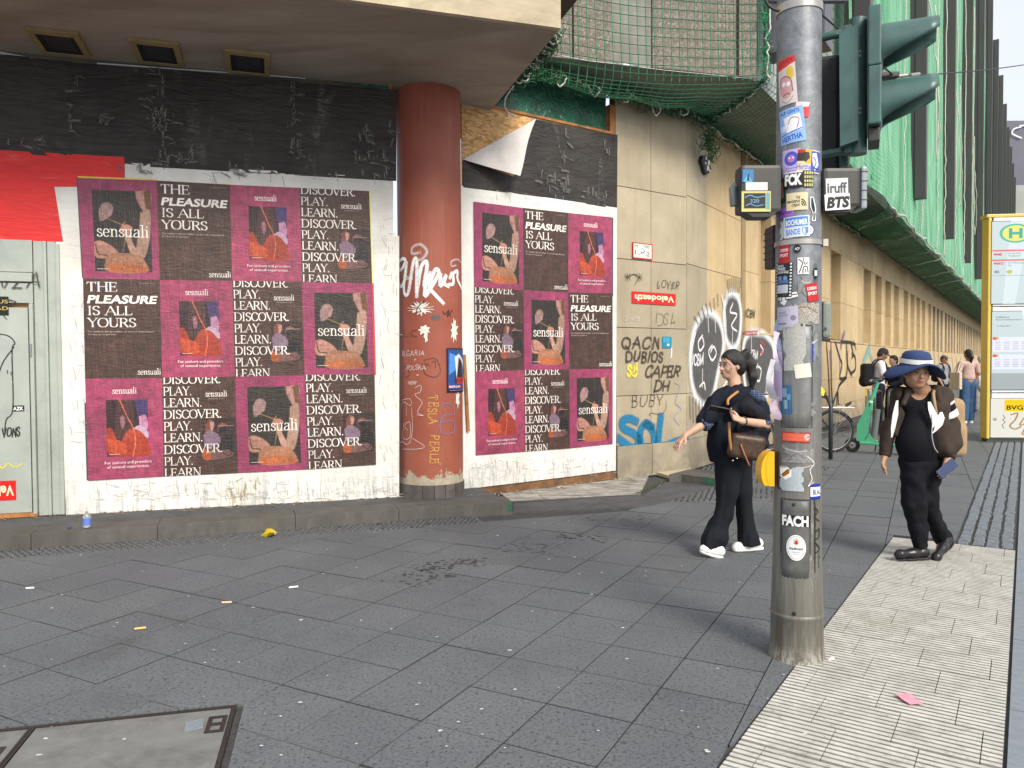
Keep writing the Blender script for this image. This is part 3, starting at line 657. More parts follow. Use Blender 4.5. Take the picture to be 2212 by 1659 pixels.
def cobbles(name, org, dx, dy, nx, ny, s, mat_, parent, inside=None, lift=.004, jit=.16):
 v, f = [], []; r = random.Random(3)
 for i in range(nx):
  for j in range(ny):
   c = org + dx * ((i + .5 + .5 * (j % 2)) * s) + dy * ((j + .5) * s) + Vector((r.uniform(-1, 1), r.uniform(-1, 1), 0)) * s * .06
   if inside and not inside(c): continue
   h = s * .5 * r.uniform(.82, .94); q = []; z = lift + r.uniform(-.004, .003)
   for sx, sy in ((-1, -1), (1, -1), (1, 1), (-1, 1)): q.append(c + dx * (sx * h * r.uniform(1 - jit, 1)) + dy * (sy * h * r.uniform(1 - jit, 1)))
   n = len(v); m_ = sum(q, Vector()) / 4
   v += [p + Vector((0, 0, -.014)) for p in q] + [m_ + (p - m_) * .78 + Vector((0, 0, z)) for p in q]
   f += [(n + 4, n + 5, n + 6, n + 7)] + [(n + k, n + (k + 1) % 4, n + 4 + (k + 1) % 4, n + 4 + k) for k in range(4)]
 return tag(build(name, v, f, mat_, parent), kind='stuff')
cobbles('cobble_band', strip(3.36, .46), SD, SN, 90, 4, .10, M_cobble_lt, pave)
cobbles('cobble_band', strip(12.4, .46), SD, SN, 90, 4, .10, M_cobble_lt, pave)
cobbles('cobble_strip', K0 - kn * KB - kd * 1.2, kd, kn, 100, 6, .052, M_cobble, pave)
def in_fan(c): return (c - FAN0).dot(Vector((-.12, .993, 0))) > .03 and (c - CORN).dot(WF.n) > .05 and c.x > K2.x + .1 and (c - K0).dot(kn) > -KB + .02 and not ((c - K0).dot(kn) > .25 - .18 * max(0, c.x - 1.6) and c.x < 1.75) and c.y < 12 and c.x < 4.5 and (c - CORN).dot(WF.n) < 1.6
cobbles('cobble_fan', FAN0 + Vector((-2.4, -.6, 0)), Vector((math.cos(R(8)), math.sin(R(8)), 0)), Vector((-math.sin(R(8)), math.cos(R(8)), 0)), 110, 70, .065, M_cobble, pave, in_fan)
cov = thing('utility_cover', 'concrete filled steel framed ground cover at the lower left corner of the pavement', 'ground cover', H0)
J0 = H0 - hd * .775
def hp(a, b_, z=0): return H0 + hd * a + hn * b_ + Vector((0, 0, z))
def plate(a0, a1, b0, b1, nm='cover_plate'):
 G().prism([hp(a0, b0, -.03), hp(a1, b0, -.03), hp(a1, b1, -.03), hp(a0, b1, -.03)], (0, 0, .031)).build(nm, M_cover, cov)
plate(-.785, -.02, -1.2, -.02); plate(-1.5, -.815, -1.2, -.02)
for a0, a1, b0, b1 in ((-1.55, .0, -.016, .0), (-.016, .0, -1.25, -.0165), (-.811, -.8015, -1.25, -.0165), (-.7985, -.789, -1.25, -.0165)):
 G().prism([hp(a0, b0, -.03), hp(a1, b0, -.03), hp(a1, b1, -.03), hp(a0, b1, -.03)], (0, 0, .036)).build('steel_edge', M_steel, cov)
for (a, b_) in ((-.055, -.165), (-.87, -.24)):
 g = G(); x0, x1, y0, y1 = a - .045, a + .03, b_ - .075, b_ + .075
 fr = [(x0, y0, x1, y0 + .02), (x0, y1 - .02, x1, y1), (x0, y0 + .0202, x0 + .018, y1 - .0202), (x1 - .018, y0 + .0202, x1, y1 - .0202), (x0 + .0182, b_ - .012, x1 - .0182, b_ + .012)]
 for q in fr: g.prism([hp(q[0], q[1], .0), hp(q[2], q[1], .0), hp(q[2], q[3], .0), hp(q[0], q[3], .0)], (0, 0, .0045))
 g.build('lifting_socket', M_steel, cov)
G().prism([hp(-.18, -.2, .0), hp(-.11, -.185, .0), hp(-.12, -.10, .0), hp(-.19, -.115, .0)], (0, 0, .0035)).build('repair_patch', M_edge, cov)
step = thing('stone_step', 'long low dark granite step under the boarded shop front', 'step', (K2.x, K2.y, 0))
L = (K2 - K0).length; k = 0; a = L
while a > -1.6:
 w_ = .95 if k % 2 else 1.15; a0 = a - w_
 g = G(); g.bbox(tuple(K0 + kd * (a0 + w_ / 2) + kn * .16 + Vector((0, 0, .035))), (w_ - .003, .32, .17), math.atan2(kd.y, kd.x), .004); g.build('kerb_stone', M_kerb, step); a = a0; k += 1
g = G(); q = [K0 - kd * 1.6 + kn * .322, K2 - kd * .05 + kn * .322, WL.pt(3.7, 0, .32) + Vector((.45, 0, 0)), WL.pt(4.0, 0, -.5), WL.pt(-1.8, 0, -.2)]
g.prism([flat(p) for p in q], (0, 0, .112)); g.build('step_surface', M_step, step)
build('green_paint_mark', [K2 + kd * (-.07) - kn * .0025 + Vector((0, 0, .02)), K2 - kd * .004 - kn * .0025 + Vector((0, 0, .02)), K2 - kd * .004 - kn * .0025 + Vector((0, 0, .113)), K2 + kd * (-.055) - kn * .0025 + Vector((0, 0, .113))], [(0, 1, 2, 3)], mat('green_mark', (.03, .11, .06), .8, var=.4, scale=30, world=True), step)
apron = thing('tiled_doorstep', 'worn pale ribbed tiles on the ground before the second boarded opening', 'doorstep', tuple(on_z(1240, 1075)))
A0 = flat(on_z(1109, 1084)); A1 = flat(on_z(1378, 1069)); ad = (A1 - A0).normalized(); an = Vector((-ad.y, ad.x, 0)); M_apr = mat('worn_pale_tile', (.40, .385, .34), .8, var=.2, scale=6, world=True, dirt=(.12, .11, .09), dscale=3.0, thr=(.42, .62), stretch=(1, 4, 1))
for j in range(5):
 for i in range(-1, 7):
  a0 = i * .42 + (.2 if j % 2 else 0) - .05; q = [A0 + ad * (a0 + x) + an * (j * .27 + y) for x, y in ((0, 0), (.414, 0), (.414, .264), (0, .264))]
  q = clip(q, WP.pt(0, 0, .02), -WP.n); q = clip(q, A1 + ad * .02, (ad * .8 - an * .45).normalized()); q = clip(q, A0 - ad * .02, -ad) if j < 2 else q
  if len(q) > 2: G().prism([p + Vector((0, 0, -.02)) for p in q], (0, 0, .032 + random.uniform(-.002, .002))).build('pale_tile', M_apr, apron)
G().prism([A0 + ad * -.02 - an * .05, A1 + ad * .02 - an * .05, A1 + ad * .02 - an * .002, A0 - ad * .02 - an * .002], (0, 0, .008)).build('edge_strip', M_step, apron)
for q in ([(1110, 1088), (1385, 1071), (1440, 1085), (1375, 1098), (1108, 1107)], [(1388, 1071), (1455, 1036), (1545, 1052), (1440, 1085)]):
 P4 = [flat(on_z(*p)) for p in q]; P4 = P4[::-1] if sum(P4[k].x * P4[(k + 1) % len(P4)].y - P4[(k + 1) % len(P4)].x * P4[k].y for k in range(len(P4))) < 0 else P4
 G().prism([p + Vector((0, 0, -.02)) for p in P4], (0, 0, .0265)).build('threshold_slab', M_step, apron)
mv = G(); r_ = random.Random(4)
for k in range(260):
 t_ = r_.random(); p = A1.lerp(flat(on_z(1452, 1035)), t_) + Vector((r_.gauss(0, .012), r_.gauss(0, .012), .01)); h = r_.uniform(.004, .03) * (1.5 - abs(t_ - .35)); d = Vector((r_.uniform(-1, 1), r_.uniform(-1, 1), 1.5)).normalized() * h; s_ = Vector((r_.uniform(-1, 1), r_.uniform(-1, 1), 0)) * .006
 mv.add([p - s_, p + s_, p + d], [(0, 1, 2)])
tag(mv.build('moss_tuft', plain((.06, .10, .02), .8, name='moss'), apron), kind='stuff')
blk = thing('corner_step', 'single stone block step at the foot of the corner with a green painted edge', 'step', tuple(on_z(1545, 1052)))
c0 = flat(on_z(1545, 1052)); e1 = (flat(on_z(1458, 1041)) - c0).normalized(); e2 = (flat(on_z(1610, 1040)) - c0).normalized(); e2 = WF.d
q = [c0, c0 + WF.d * .62, c0 + WF.d * .62 - WF.n * .55, c0 - WF.n * .50 + e1 * .1, c0 + e1 * .48]
G().prism(q if sum(q[k].x * q[(k + 1) % 5].y - q[(k + 1) % 5].x * q[k].y for k in range(5)) > 0 else q[::-1], (0, 0, .105)).build('stone_block', M_kerb, blk)
en = Vector((e1.y, -e1.x, 0)); en = en if en.dot(Vector((0, -1, 0))) > 0 else -en
build('green_paint_mark', [c0 + en * .003 + e1 * .01 + Vector((0, 0, .02)), c0 + en * .003 + e1 * .17 + Vector((0, 0, .03)), c0 + en * .003 + e1 * .17 + Vector((0, 0, .1)), c0 + en * .003 + e1 * .01 + Vector((0, 0, .1))], [(0, 1, 2, 3)], mat('green_mark_b', (.03, .13, .08), .8, var=.4, scale=30, world=True), blk)
lp = [flat(on_z(*p)) for p in ((1400, 1022), (1452, 1036), (1500, 1026), (1484, 1008))]
G().prism(lp if sum(lp[k].x * lp[(k + 1) % 4].y - lp[(k + 1) % 4].x * lp[k].y for k in range(4)) > 0 else lp[::-1], (0, 0, .04)).build('broken_ledge', M_fascia, blk)
ZC = 4.355
cf = on_z(1206, 66, ZC); cf2 = on_z(710, 0, ZC); cb = on_z(1062, 236, ZC); cd = (cf - cf2).normalized(); cbk = (cb - cf).normalized()
can = thing('concrete_canopy', 'large stained concrete canopy slab hanging over the boarded front', 'canopy', (cf.x, cf.y, ZC))
back = cb + cbk * 1.2; q = [flat(cf), flat(back), flat(back - cd * 9), flat(cf - cd * 9)]
SL = []                                                                    # soffit with three lamp openings
lampq = [[(61, 65), (171, 77), (197, 132), (88, 118)], [(280, 87), (385, 100), (395, 148), (302, 140)], [(484, 110), (580, 120), (581, 168), (494, 162)]]
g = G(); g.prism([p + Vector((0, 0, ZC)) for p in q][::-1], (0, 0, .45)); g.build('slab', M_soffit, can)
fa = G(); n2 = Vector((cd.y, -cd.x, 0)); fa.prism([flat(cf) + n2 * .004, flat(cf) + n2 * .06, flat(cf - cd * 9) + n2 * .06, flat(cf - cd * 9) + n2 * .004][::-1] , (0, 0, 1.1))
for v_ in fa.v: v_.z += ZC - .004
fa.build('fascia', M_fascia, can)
M_tan = mat('tan_lamp_frame', (.33, .25, .12), .8, var=.2, scale=8, world=True)
M_lens = mat('dark_lamp_glass', (.05, .052, .058), .35, var=.2, scale=6, world=True)
ld = cd; ln = Vector((-cd.y, cd.x, 0))
for i, lq in enumerate(lampq):
 P4 = [on_z(*p, ZC - .03) for p in lq]; c = sum(P4, Vector()) / 4; 
 c = flat(c) + ln * -.02; hx, hy = .20, .27
 fr = G()
 for x0, x1, y0, y1 in ((-hx, hx, -hy, -hy + .075), (-hx, hx, hy - .05, hy), (-hx, -hx + .05, -hy + .0755, hy - .0505), (hx - .05, hx, -hy + .0755, hy - .0505)):
  fr.prism([c + ld * x + ln * y + Vector((0, 0, ZC - .03)) for x, y in ((x0, y0), (x1, y0), (x1, y1), (x0, y1))], (0, 0, .028))
 f_ = fr.build('lamp_housing', M_tan, can)
 pn = G(); pn.prism([c + ld * x + ln * y + Vector((0, 0, ZC - .012)) for x, y in ((-hx + .06, -hy + .085), (hx - .06, -hy + .085), (hx - .06, hy - .06), (-hx + .06, hy - .06))], (0, 0, .01)); pn.build('lamp_glass', M_lens, f_)
 dk = G()
 for x0, x1, y0, y1 in ((-hx + .0505, hx - .0505, -hy + .076, -hy + .11), (-hx + .0505, hx - .0505, hy - .08, hy - .051), (-hx + .0505, -hx + .085, -hy + .1105, hy - .0805), (hx - .085, hx - .0505, -hy + .1105, hy - .0805)):
  dk.prism([c + ld * x + ln * y + Vector((0, 0, ZC - .022)) for x, y in ((x0, y0), (x1, y0), (x1, y1), (x0, y1))], (0, 0, .02))
 dk.build('inner_frame', M_dkgap, f_)
u1, u0 = on_z(1247, 0, 4.9), on_z(1208, 48, 4.9); ud = (u1 - u0).normalized()
up = thing('upper_balcony_slab', 'dark underside of the next slab above the canopy end', 'balcony slab', tuple(u0))
q = [flat(u0) - ud * 1.5, flat(u0) + ud * .62, flat(u0) + ud * .62 - cd * 9, flat(u0) - ud * 1.5 - cd * 9]
if sum(q[k].x * q[(k + 1) % 4].y - q[(k + 1) % 4].x * q[k].y for k in range(4)) < 0: q = q[::-1]
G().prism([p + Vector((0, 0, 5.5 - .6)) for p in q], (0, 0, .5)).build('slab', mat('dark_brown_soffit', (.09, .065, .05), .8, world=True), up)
wl = thing('boarded_front', 'long boarded shop front pasted with black, white and red paper left of the red column', 'boarded wall', WL.pt(1.5, 0))
G().prism([flat(WL.pt(-2.5, 0, -.02)), flat(WL.pt(3.04, 0, -.02)), flat(WL.pt(3.04, 0, -.08)), flat(WL.pt(-2.5, 0, -.08))], (0, 0, ZC - .05)).build('backing_board', M_osb, wl)
def wquad(W_, *pp): return [W_.uz(*p) for p in pp]
seams = [-90, 62, 152, 325, 493, 645, 853]
topy = lambda x: 115 + x * (190 - 115) / 850 + 3; boty = lambda x: (325 + (x) * .058 if x < 270 else 352 + (x - 270) * .058) + 6
for i, (a, b_) in enumerate(zip(seams[:-1], seams[1:])):
 sheet('black_paper', WL, wquad(WL, (a, topy(a) + (i % 3) * 2), (b_ + 3, topy(b_) + (i % 2) * 2), (b_ + 3, boty(b_)), (a, boty(a))), M_black, .001 + (i % 2) * .003, wl, 10, 16, .008, seed=i)
sheet('red_paper', WL, wquad(WL, (-120, 318), (269, 340), (269, 404), (-120, 404)), M_red, .008, wl, 10, 4, .004, seed=11)
sheet('red_paper', WL, wquad(WL, (-120, 403), (118, 403), (137, 522), (-120, 522)), M_red, .008, wl, 8, 6, .004, seed=12)
wsh = [[(270, 352), (372, 357), (372, 520), (270, 520)], [(372, 359), (470, 363), (470, 520), (372, 520)], [(470, 364), (652, 372), (652, 520), (470, 520)], [(652, 373), (849, 386), (849, 520), (652, 520)]]
for i, q in enumerate(wsh): sheet('white_paper', WL, wquad(WL, *q), M_white, .006 + .002 * (i % 2), wl, 4, 4, .003, seed=20 + i)
for i, (a, b_) in enumerate(((119, 300), (300, 520), (520, 700), (700, 862))):
 yt = 412 if a == 119 else 519; lx = lambda x, y: x + (24 * (y - 412) / 698 if x < 130 else 10 * (y - 412) / 698)
 bt = lambda x: 1110 - (x - 143) * 38 / 719 + 1
 sheet('white_paper', WL, wquad(WL, (a, yt), (b_, 510 if a > 119 else 512), (min(862, b_ + (10 if b_ < 862 else 0)), bt(b_)), (a + (24 if a == 119 else 10), bt(a))), M_white, .0035 + .002 * (i % 2), wl, 6, 12, .004, seed=30 + i)
sheet('white_paper', WL, wquad(WL, (117, 403), (300, 405), (300, 530), (121, 530)), M_white, .0055, wl, 4, 4, .003, seed=35)
build('white_strip', [WL.pt(*WL.uz(*p), .004) for p in ((-60, 100), (104, 131), (104, 136), (-60, 116))][::-1], [(0, 1, 2, 3)], plain((.55, .6, .62), .4), wl)
build('green_strip', [WL.pt(*WL.uz(*p), .012) for p in ((706, 172), (836, 184), (836, 194), (706, 176))][::-1], [(0, 1, 2, 3)], M_green_tarp, wl)
build('white_strip', [WL.pt(*WL.uz(*p), .010) for p in ((210, 136), (660, 168), (660, 171), (210, 139))][::-1], [(0, 1, 2, 3)], plain((.6, .62, .62), .4), wl)
G().box(tuple(WL.pt(*WL.uz(842, 191), .03)), (.04, .04, .05), WL.a).build('timber_block', M_wood, wl)
dr = thing('metal_door', 'pale galvanised site door with scribbled tags at the far left', 'door', WL.pt(-.7, .12))
U_r = WL.uz(118, 540)[0]
def wbox(W_, u0, u1, z0, z1, o0, o1, name, m_, par, bev=.0):
 c = W_.pt((u0 + u1) / 2, (z0 + z1) / 2, (o0 + o1) / 2); g = G()
 if bev: g.bbox(tuple(c), (abs(u1 - u0), abs(o1 - o0), abs(z1 - z0)), W_.a, bev)
 else: g.box(tuple(c), (abs(u1 - u0), abs(o1 - o0), abs(z1 - z0)), W_.a)
 return g.build(name, m_, par)
ul = [WL.uz(x, y)[0] for x, y in ((66, 800), (78, 800), (100, 800), (108, 800), (126, 800))]; zt = WL.uz(60, 521)[1]
wbox(WL, -2.2, ul[0], .16, WL.uz(30, 665)[1], .01, .045, 'door_leaf', M_zinc, dr, .004)
wbox(WL, -2.2, ul[1] - .003, WL.uz(40, 655)[1], WL.uz(40, 612)[1], .01, .035, 'lintel_panel', M_zinc, dr, .003)
wbox(WL, -2.2, ul[1] - .003, WL.uz(40, 612)[1] + .012, WL.uz(40, 590)[1], .01, .055, 'lintel_rail', M_zinc, dr, .004)
wbox(WL, -2.2, ul[1] - .003, WL.uz(40, 590)[1] + .008, WL.uz(40, 519)[1], .01, .03, 'lintel_panel', M_zinc, dr, .003)
wbox(WL, ul[0] + .012, ul[1], .14, WL.uz(40, 655)[1] - .004, .005, .06, 'hinge_post', M_zinc, dr, .006)
wbox(WL, ul[1] + .003, ul[2], .12, zt, .0, .02, 'corrugated_panel', M_zinc, dr, .003)
wbox(WL, ul[2] + .002, ul[3], .12, zt, .0, .045, 'corrugated_rib', M_zinc, dr, .008)
wbox(WL, ul[3] + .002, ul[4], .12, zt, .0, .02, 'corrugated_panel', M_zinc, dr, .003)
wbox(WL, ul[4] + .002, ul[4] + .035, .12, zt - .02, .0, .04, 'corrugated_rib', M_zinc, dr, .006)
wbox(WL, -2.2, ul[1], .118, .158, .0, .05, 'timber_sill', M_wood, dr)
for (x, y) in ((69, 757), (84, 1180)):
 u_, z_ = WL.uz(x, y); g = G(); g.tube([WL.pt(u_ + .01, z_ - .06, .06), WL.pt(u_ + .01, z_ + .06, .06)], .009, 8); g.build('hinge', plain((.35, .37, .36), .3, .8), dr)
cfp = on_z(933, 1076, .12); CR = .338; cc = flat(cfp) + flat(cfp).normalized() * CR
colm = thing('red_column', 'round red painted column covered in tags between the two boarded fronts', 'column', (cc.x, cc.y, .11))
g = G(); prof = [(CR, .25), (CR, 1.2), (CR, 2.4), (CR, 3.4), (CR, ZC + .01)]; g.lathe(prof, cc, 48); g.build('shaft', M_redcol, colm, True)
M_tile = mat('dark_foot_tile', (.11, .095, .085), .6, var=.35, scale=7, world=True, rnd=.25, dirt=(.05, .045, .04), dscale=5)
for k in range(18):
 a0, a1 = 2 * math.pi * k / 18 + .008, 2 * math.pi * (k + 1) / 18 - .008
 v = []
 for r in (CR - .05, CR + .012):
  for z in (.108, .25): v += [cc + Vector((r * math.cos(a), r * math.sin(a), z)) for a in (a0, (a0 + a1) / 2, a1)]
 build('foot_tile', v, [(6, 7, 10, 9), (7, 8, 11, 10), (9, 10, 4, 3), (10, 11, 5, 4), (0, 6, 9, 3), (8, 2, 5, 11)], M_tile, colm)
def col_place(u, z, off=.003):
 """u = arc length from the side that faces the camera"""
 a = math.atan2(-cc.y, -cc.x) + u / CR; return cc + Vector(((CR + off) * math.cos(a), (CR + off) * math.sin(a), z))
def col_uz(px, py, rad=None, c=None):
 rad = rad or CR; c = c or cc; d = ray(px, py); o = CAMP - c; A_ = d.x ** 2 + d.y ** 2; B_ = 2 * (o.x * d.x + o.y * d.y); C_ = o.x ** 2 + o.y ** 2 - rad ** 2
 D_ = max(0, B_ * B_ - 4 * A_ * C_); t = (-B_ - math.sqrt(D_)) / (2 * A_); p = CAMP + d * t
 a = math.atan2(p.y - c.y, p.x - c.x) - math.atan2(-c.y, -c.x); a = (a + math.pi) % (2 * math.pi) - math.pi
 return a * rad, p.z
wp = thing('boarded_opening', 'second boarded opening with peeling black paper and strand board right of the red column', 'boarded wall', WP.pt(1.1, .1))
ZP = WP.uz(1150, 256)[1]
wbox(WP, -.02, 2.235, .125, ZP + .02, -.03, -.012, 'backing_board', M_osb, wp)
ul_ = WP.uz(1318, 250)[0]
wbox(WP, ul_, 2.235, ZP + .021, 4.75, -.08, .0, 'timber_post', M_wood, wp)
wbox(WP, -.45, ul_ - .002, ZP + .021, ZP + .05, -.05, .005, 'timber_rail', M_wood, wp)
sheet('green_sheet', WP, [(-.45, 4.9), (ul_ - .003, 4.9), (ul_ - .003, ZP + .05), (-.45, ZP + .05)], M_green_tarp, -.12, wp, 16, 8, .04, seed=5)
sheet('clear_sheet', WP, wquad(WP, (998, 205), (1065, 222), (1063, 238), (998, 226)), plain((.45, .5, .55), .3), -.01, wp, 3, 2, .004)
wbox(WP, .15, 2.24, .0, .122, -.05, -.008, 'timber_plank', mat('rotten_plank', (.17, .085, .035), .8, var=.4, scale=6, world=True, dirt=(.05, .035, .025), dscale=4), wp)
for q, s_ in (([(1155, 258), (1207, 268), (1207, 432), (1110, 384)], 1), ([(1205, 268), (1333, 292), (1332, 452), (1205, 431)], 2), ([(1000, 344), (1112, 383), (1209, 431), (1000, 405)], 3)):
 sheet('black_paper', WP, wquad(WP, *q), M_black, .002 + .002 * (s_ % 2), wp, 8, 12, .006, seed=40 + s_)
def flap():
 A, B, C, = WP.uz(998, 345), WP.uz(1155, 258), WP.uz(1110, 386); n = 8; v = []; f = []; idx = {}
 for i in range(n + 1):
  for j in range(n + 1 - i):
   s_, t_ = i / n, j / n; u = A[0] + (B[0] - A[0]) * s_ + (C[0] - A[0]) * t_; z = A[1] + (B[1] - A[1]) * s_ + (C[1] - A[1]) * t_
   o_ = .03 + .42 * (t_ ** 1.1) * (1 - .3 * s_) + .02 * math.sin(s_ * 7); cpt = WP.pt(u, z, 0)
   idx[(i, j)] = len(v); v.append(WP.pt(u - .10 * t_, z - .035 * t_, o_ * .6))
 for i in range(n):
  for j in range(n - i):
   f.append((idx[(i, j)], idx[(i + 1, j)], idx[(i, j + 1)]))
   if i + j < n - 1: f.append((idx[(i + 1, j)], idx[(i + 1, j + 1)], idx[(i, j + 1)]))
 o = build('peeled_flap', v, f, mat('paper_back', (.62, .59, .57), .75, var=.12, scale=5, world=True, bmp=.3, fine=9, bdist=.02), wp, True); return o
flap()
for i, q in enumerate([[(994, 401), (1072, 411), (1072, 600), (994, 600)], [(1072, 412), (1208, 431), (1208, 600), (1072, 600)], [(1208, 431), (1332, 449), (1331, 600), (1208, 600)], [(994, 599), (1110, 599), (1115, 1043), (1000, 1057)], [(1110, 599), (1230, 599), (1232, 1029), (1115, 1043)], [(1230, 599), (1331, 599), (1329, 1016), (1232, 1029)]]):
 sheet('white_paper', WP, wquad(WP, *q), M_white, .004 + .002 * (i % 2), wp, 5, 8, .004, seed=50 + i)
sw = thing('stone_corner_wall', 'beige stone clad wall with tags between the boarded opening and the corner', 'wall', WP.pt(2.9, 0))
TH = .05
wbox(WP, 2.243, 3.5, -.1, 4.95, -.12, -.022, 'core', M_dkgap, sw)
us = [2.243, 2.866, 3.544]; zs = [.0, .43, 1.072, 1.953, 2.83, 3.75, 4.95]
for i in range(2):
 for j in range(len(zs) - 1):
  o0 = -.02; o1 = 0.0 + random.uniform(-.002, .002) - .004; ex = 0 if j else .02
  wbox(WP, us[i] + .004, us[i + 1] - .004 + (ex * (i == 1)), zs[j] + .004, zs[j + 1] - .004, o0, o1 + ex, 'stone_panel', M_stone, sw, .003)
fc = thing('long_facade', 'long warm stone facade with deep narrow boarded windows running away to the right', 'building facade', WF.pt(3, 0))
ZT = 4.95
wbox(WF, .0, 150, -.1, ZT, -.75, -.5, 'core', M_board, fc)
WIN = [(3.35, 4.1), (6.3, 7.2), (9.02, 10.25)]
mods = []
for m in range(16):
 b0 = 13.33 + 8.25 * m
 for k in range(4): mods.append((b0 + k * 1.92, b0 + k * 1.92 + 1.30))
wins = WIN + mods
zsill, zhead = 1.97, 4.13
far_g = {'p': G(), 's': G()}
def fbox(u0, u1, z0, z1, o0, o1, name, m_, bev=.003):
 if u0 < 22.5: return wbox(WF, u0, u1, z0, z1, o0, o1, name, m_, fc, bev)
 far_g['p'].box(tuple(WF.pt((u0 + u1) / 2, (z0 + z1) / 2, (o0 + o1) / 2)), (u1 - u0, o1 - o0, z1 - z0), WF.a)
seamu = [.0, .80, 1.58, 2.36]; u = 2.62
while u < 148: seamu.append(u); u += .82 if u < 22 else 2.06
for a, b_ in zip(seamu[:-1], seamu[1:]):
 if abs(a - 2.36) < .01: continue
 rows = [.0, .43, 1.072, zsill - .006] if b_ < 22.6 else [.0, 1.0, zsill - .006]
 for z0, z1 in zip(rows[:-1], rows[1:]): fbox(a + .004, b_ - .004, z0 + .003, z1 - .003, -.45, random.uniform(-.004, 0) + (.015 if z0 == 0 else 0), 'stone_panel', M_stone if b_ < 2.7 else M_stone2)
 if b_ > 2.7: fbox(a + .004, b_ - .004, zhead + .004, ZT, -.45, random.uniform(-.004, 0), 'stone_panel', M_stone2)
for a, b_ in zip(seamu[:3], seamu[1:4]):
 for z0, z1 in ((1.953, 2.85), (2.85, 3.78), (3.78, ZT)): fbox(a + .004, b_ - .004, z0 + .004, z1 - .004, -.45, random.uniform(-.004, 0), 'stone_panel', M_stone2 if a > .5 else M_stone)
wbox(WF, 2.365, 2.615, 0, ZT, -.45, -.06, 'recessed_joint', M_jamb, fc); G().tube([WF.pt(2.49, .1, -.03), WF.pt(2.49, ZT, -.03)], .025, 8).build('drain_pipe', plain((.28, .22, .13), .5), fc)
prev = 2.625
for (a, b_) in wins:
 if a - prev > 1.4:
  nn = max(1, round((a - prev) / .82)); st_ = (a - prev) / nn
  for k in range(nn):
   for z0, z1 in ((zsill, 2.95), (2.95, zhead)): fbox(prev + k * st_ + .003, prev + (k + 1) * st_ - .003, z0 + .004, z1 - .002, -.45, -.001 * (k % 3), 'stone_panel', M_stone2)
 else:
  for z0, z1 in ((zsill, 3.0), (3.0, zhead)): fbox(prev + .002, a - .002, z0 + .004, z1 - .002, -.45, -.002, 'stone_pier', M_jamb if False else M_stone2)
 if a < 30:
  w_ = wbox(WF, a, b_, zsill, zhead, -.49, -.44, 'window', M_board, fc)
  wbox(WF, a + .002, a + .05, zsill + .002, zhead - .002, -.14, .012, 'frame_edge', M_stone2, w_)
  wbox(WF, a + .052, b_ - .052, zsill + .002, zsill + .04, -.44, .012, 'sill', M_stone2, w_)
  wbox(WF, a + .052, b_ - .052, 2.98, 3.0, -.435, -.42, 'glazing_bar', M_dkgap, w_)
 else:
  far_g['s'].box(tuple(WF.pt(b_ - .03, (zsill + zhead) / 2, -.225)), (.05, .43, zhead - zsill - .01), WF.a)
 prev = b_
tag(far_g['p'].build('distant_stone_panels', M_stone2, fc), kind='stuff'); tag(far_g['s'].build('distant_window_reveals', M_board, fc), kind='stuff')
ob = thing('overhanging_block', 'overhanging exposed aggregate concrete block at the corner behind the green net', 'building', WB.pt(1.4, 5.0))
def bb(u0, u1, z0, z1, o0, o1, name, m_, bev=.01): wbox(WB, u0, u1, z0, z1, o0, o1, name, m_, ob, bev)
px2u = lambda x, y: WB.uz(x, y)[0]
b1_, b2_, b3_, b4_ = px2u(1240, 100), px2u(1322, 100), px2u(1412, 100), px2u(1592, 100)
bb(-2.5, WBL - .05, 5.02, 9, -.9, -.09, 'block', M_conc, .03)
bb(b1_ - 2.0, b1_ - .01, 5.06, 9, -.088, -.03, 'aggregate_panel', M_aggr)
bb(b1_ + .01, b2_, 5.06, 9, -.088, -.03, 'aggregate_panel', M_aggr)
bb(b3_, b4_, 5.06, 9, -.088, -.03, 'aggregate_panel', M_aggr)
bb(b4_ + .05, WBL - .06, 5.06, 9, -.088, -.03, 'aggregate_panel', M_aggr)
bb(b2_ + .004, b3_ - .004, 5.06, 9, -.088, -.055, 'smooth_band', M_conc)
sof = [WB.pt(-1.2, 5.02, -.02), WB.pt(WBL - .02, 5.02, -.02), WF.pt(.1, ZT + .0, -.1), WP.pt(1.0, ZT + .0, -.1), WP.pt(-.6, ZT, -.1)]
build('sloping_soffit', sof + [p + Vector((0, 0, .3)) for p in sof], [(0, 1, 2, 3, 4)], M_conc, ob)
uf = thing('upper_facade', 'tall netted upper storeys above the long facade with brown metal fins', 'building', WO.pt(10, 5))
ZR = 23.4
wbox(WO, .02, 150, 5.05, ZR, -.6, -.14, 'wall', mat('grey_upper_wall', (.42, .46, .44), .8, var=.2, scale=.6, world=True), uf)
so2 = [WO.pt(0, 5.05, -.1), WO.pt(150, 5.05, -.1), WF.pt(150, ZT, -.3), WF.pt(-.2, ZT, -.3)]
build('soffit', so2, [(0, 1, 2, 3)], M_conc, uf)
for k in range(-1, 14):
 u_ = 12.7 + 8.0 * k; z0 = 5.72
 w_ = wbox(WO, u_, u_ + .28, z0, 23.4, .02, .45, 'fin', M_fin, uf, .01)
 wbox(WO, u_ - .012, u_ - .001, z0 + .02, 23.35, .17, .19, 'fin_seam', M_dkgap, w_)
wbox(WO, .02, .4, 5.35, 23.4, .0, .74, 'corner_fin', mat('blue_grey_fin', (.105, .105, .125), .45, .2, world=True), uf, .01)
fb = thing('far_dark_building', 'distant dark clad building at the far right edge of the street', 'building', (60, 82, 0))
pa, pb = on_y(2148, 268, 95), on_y(2400, 238, 95)
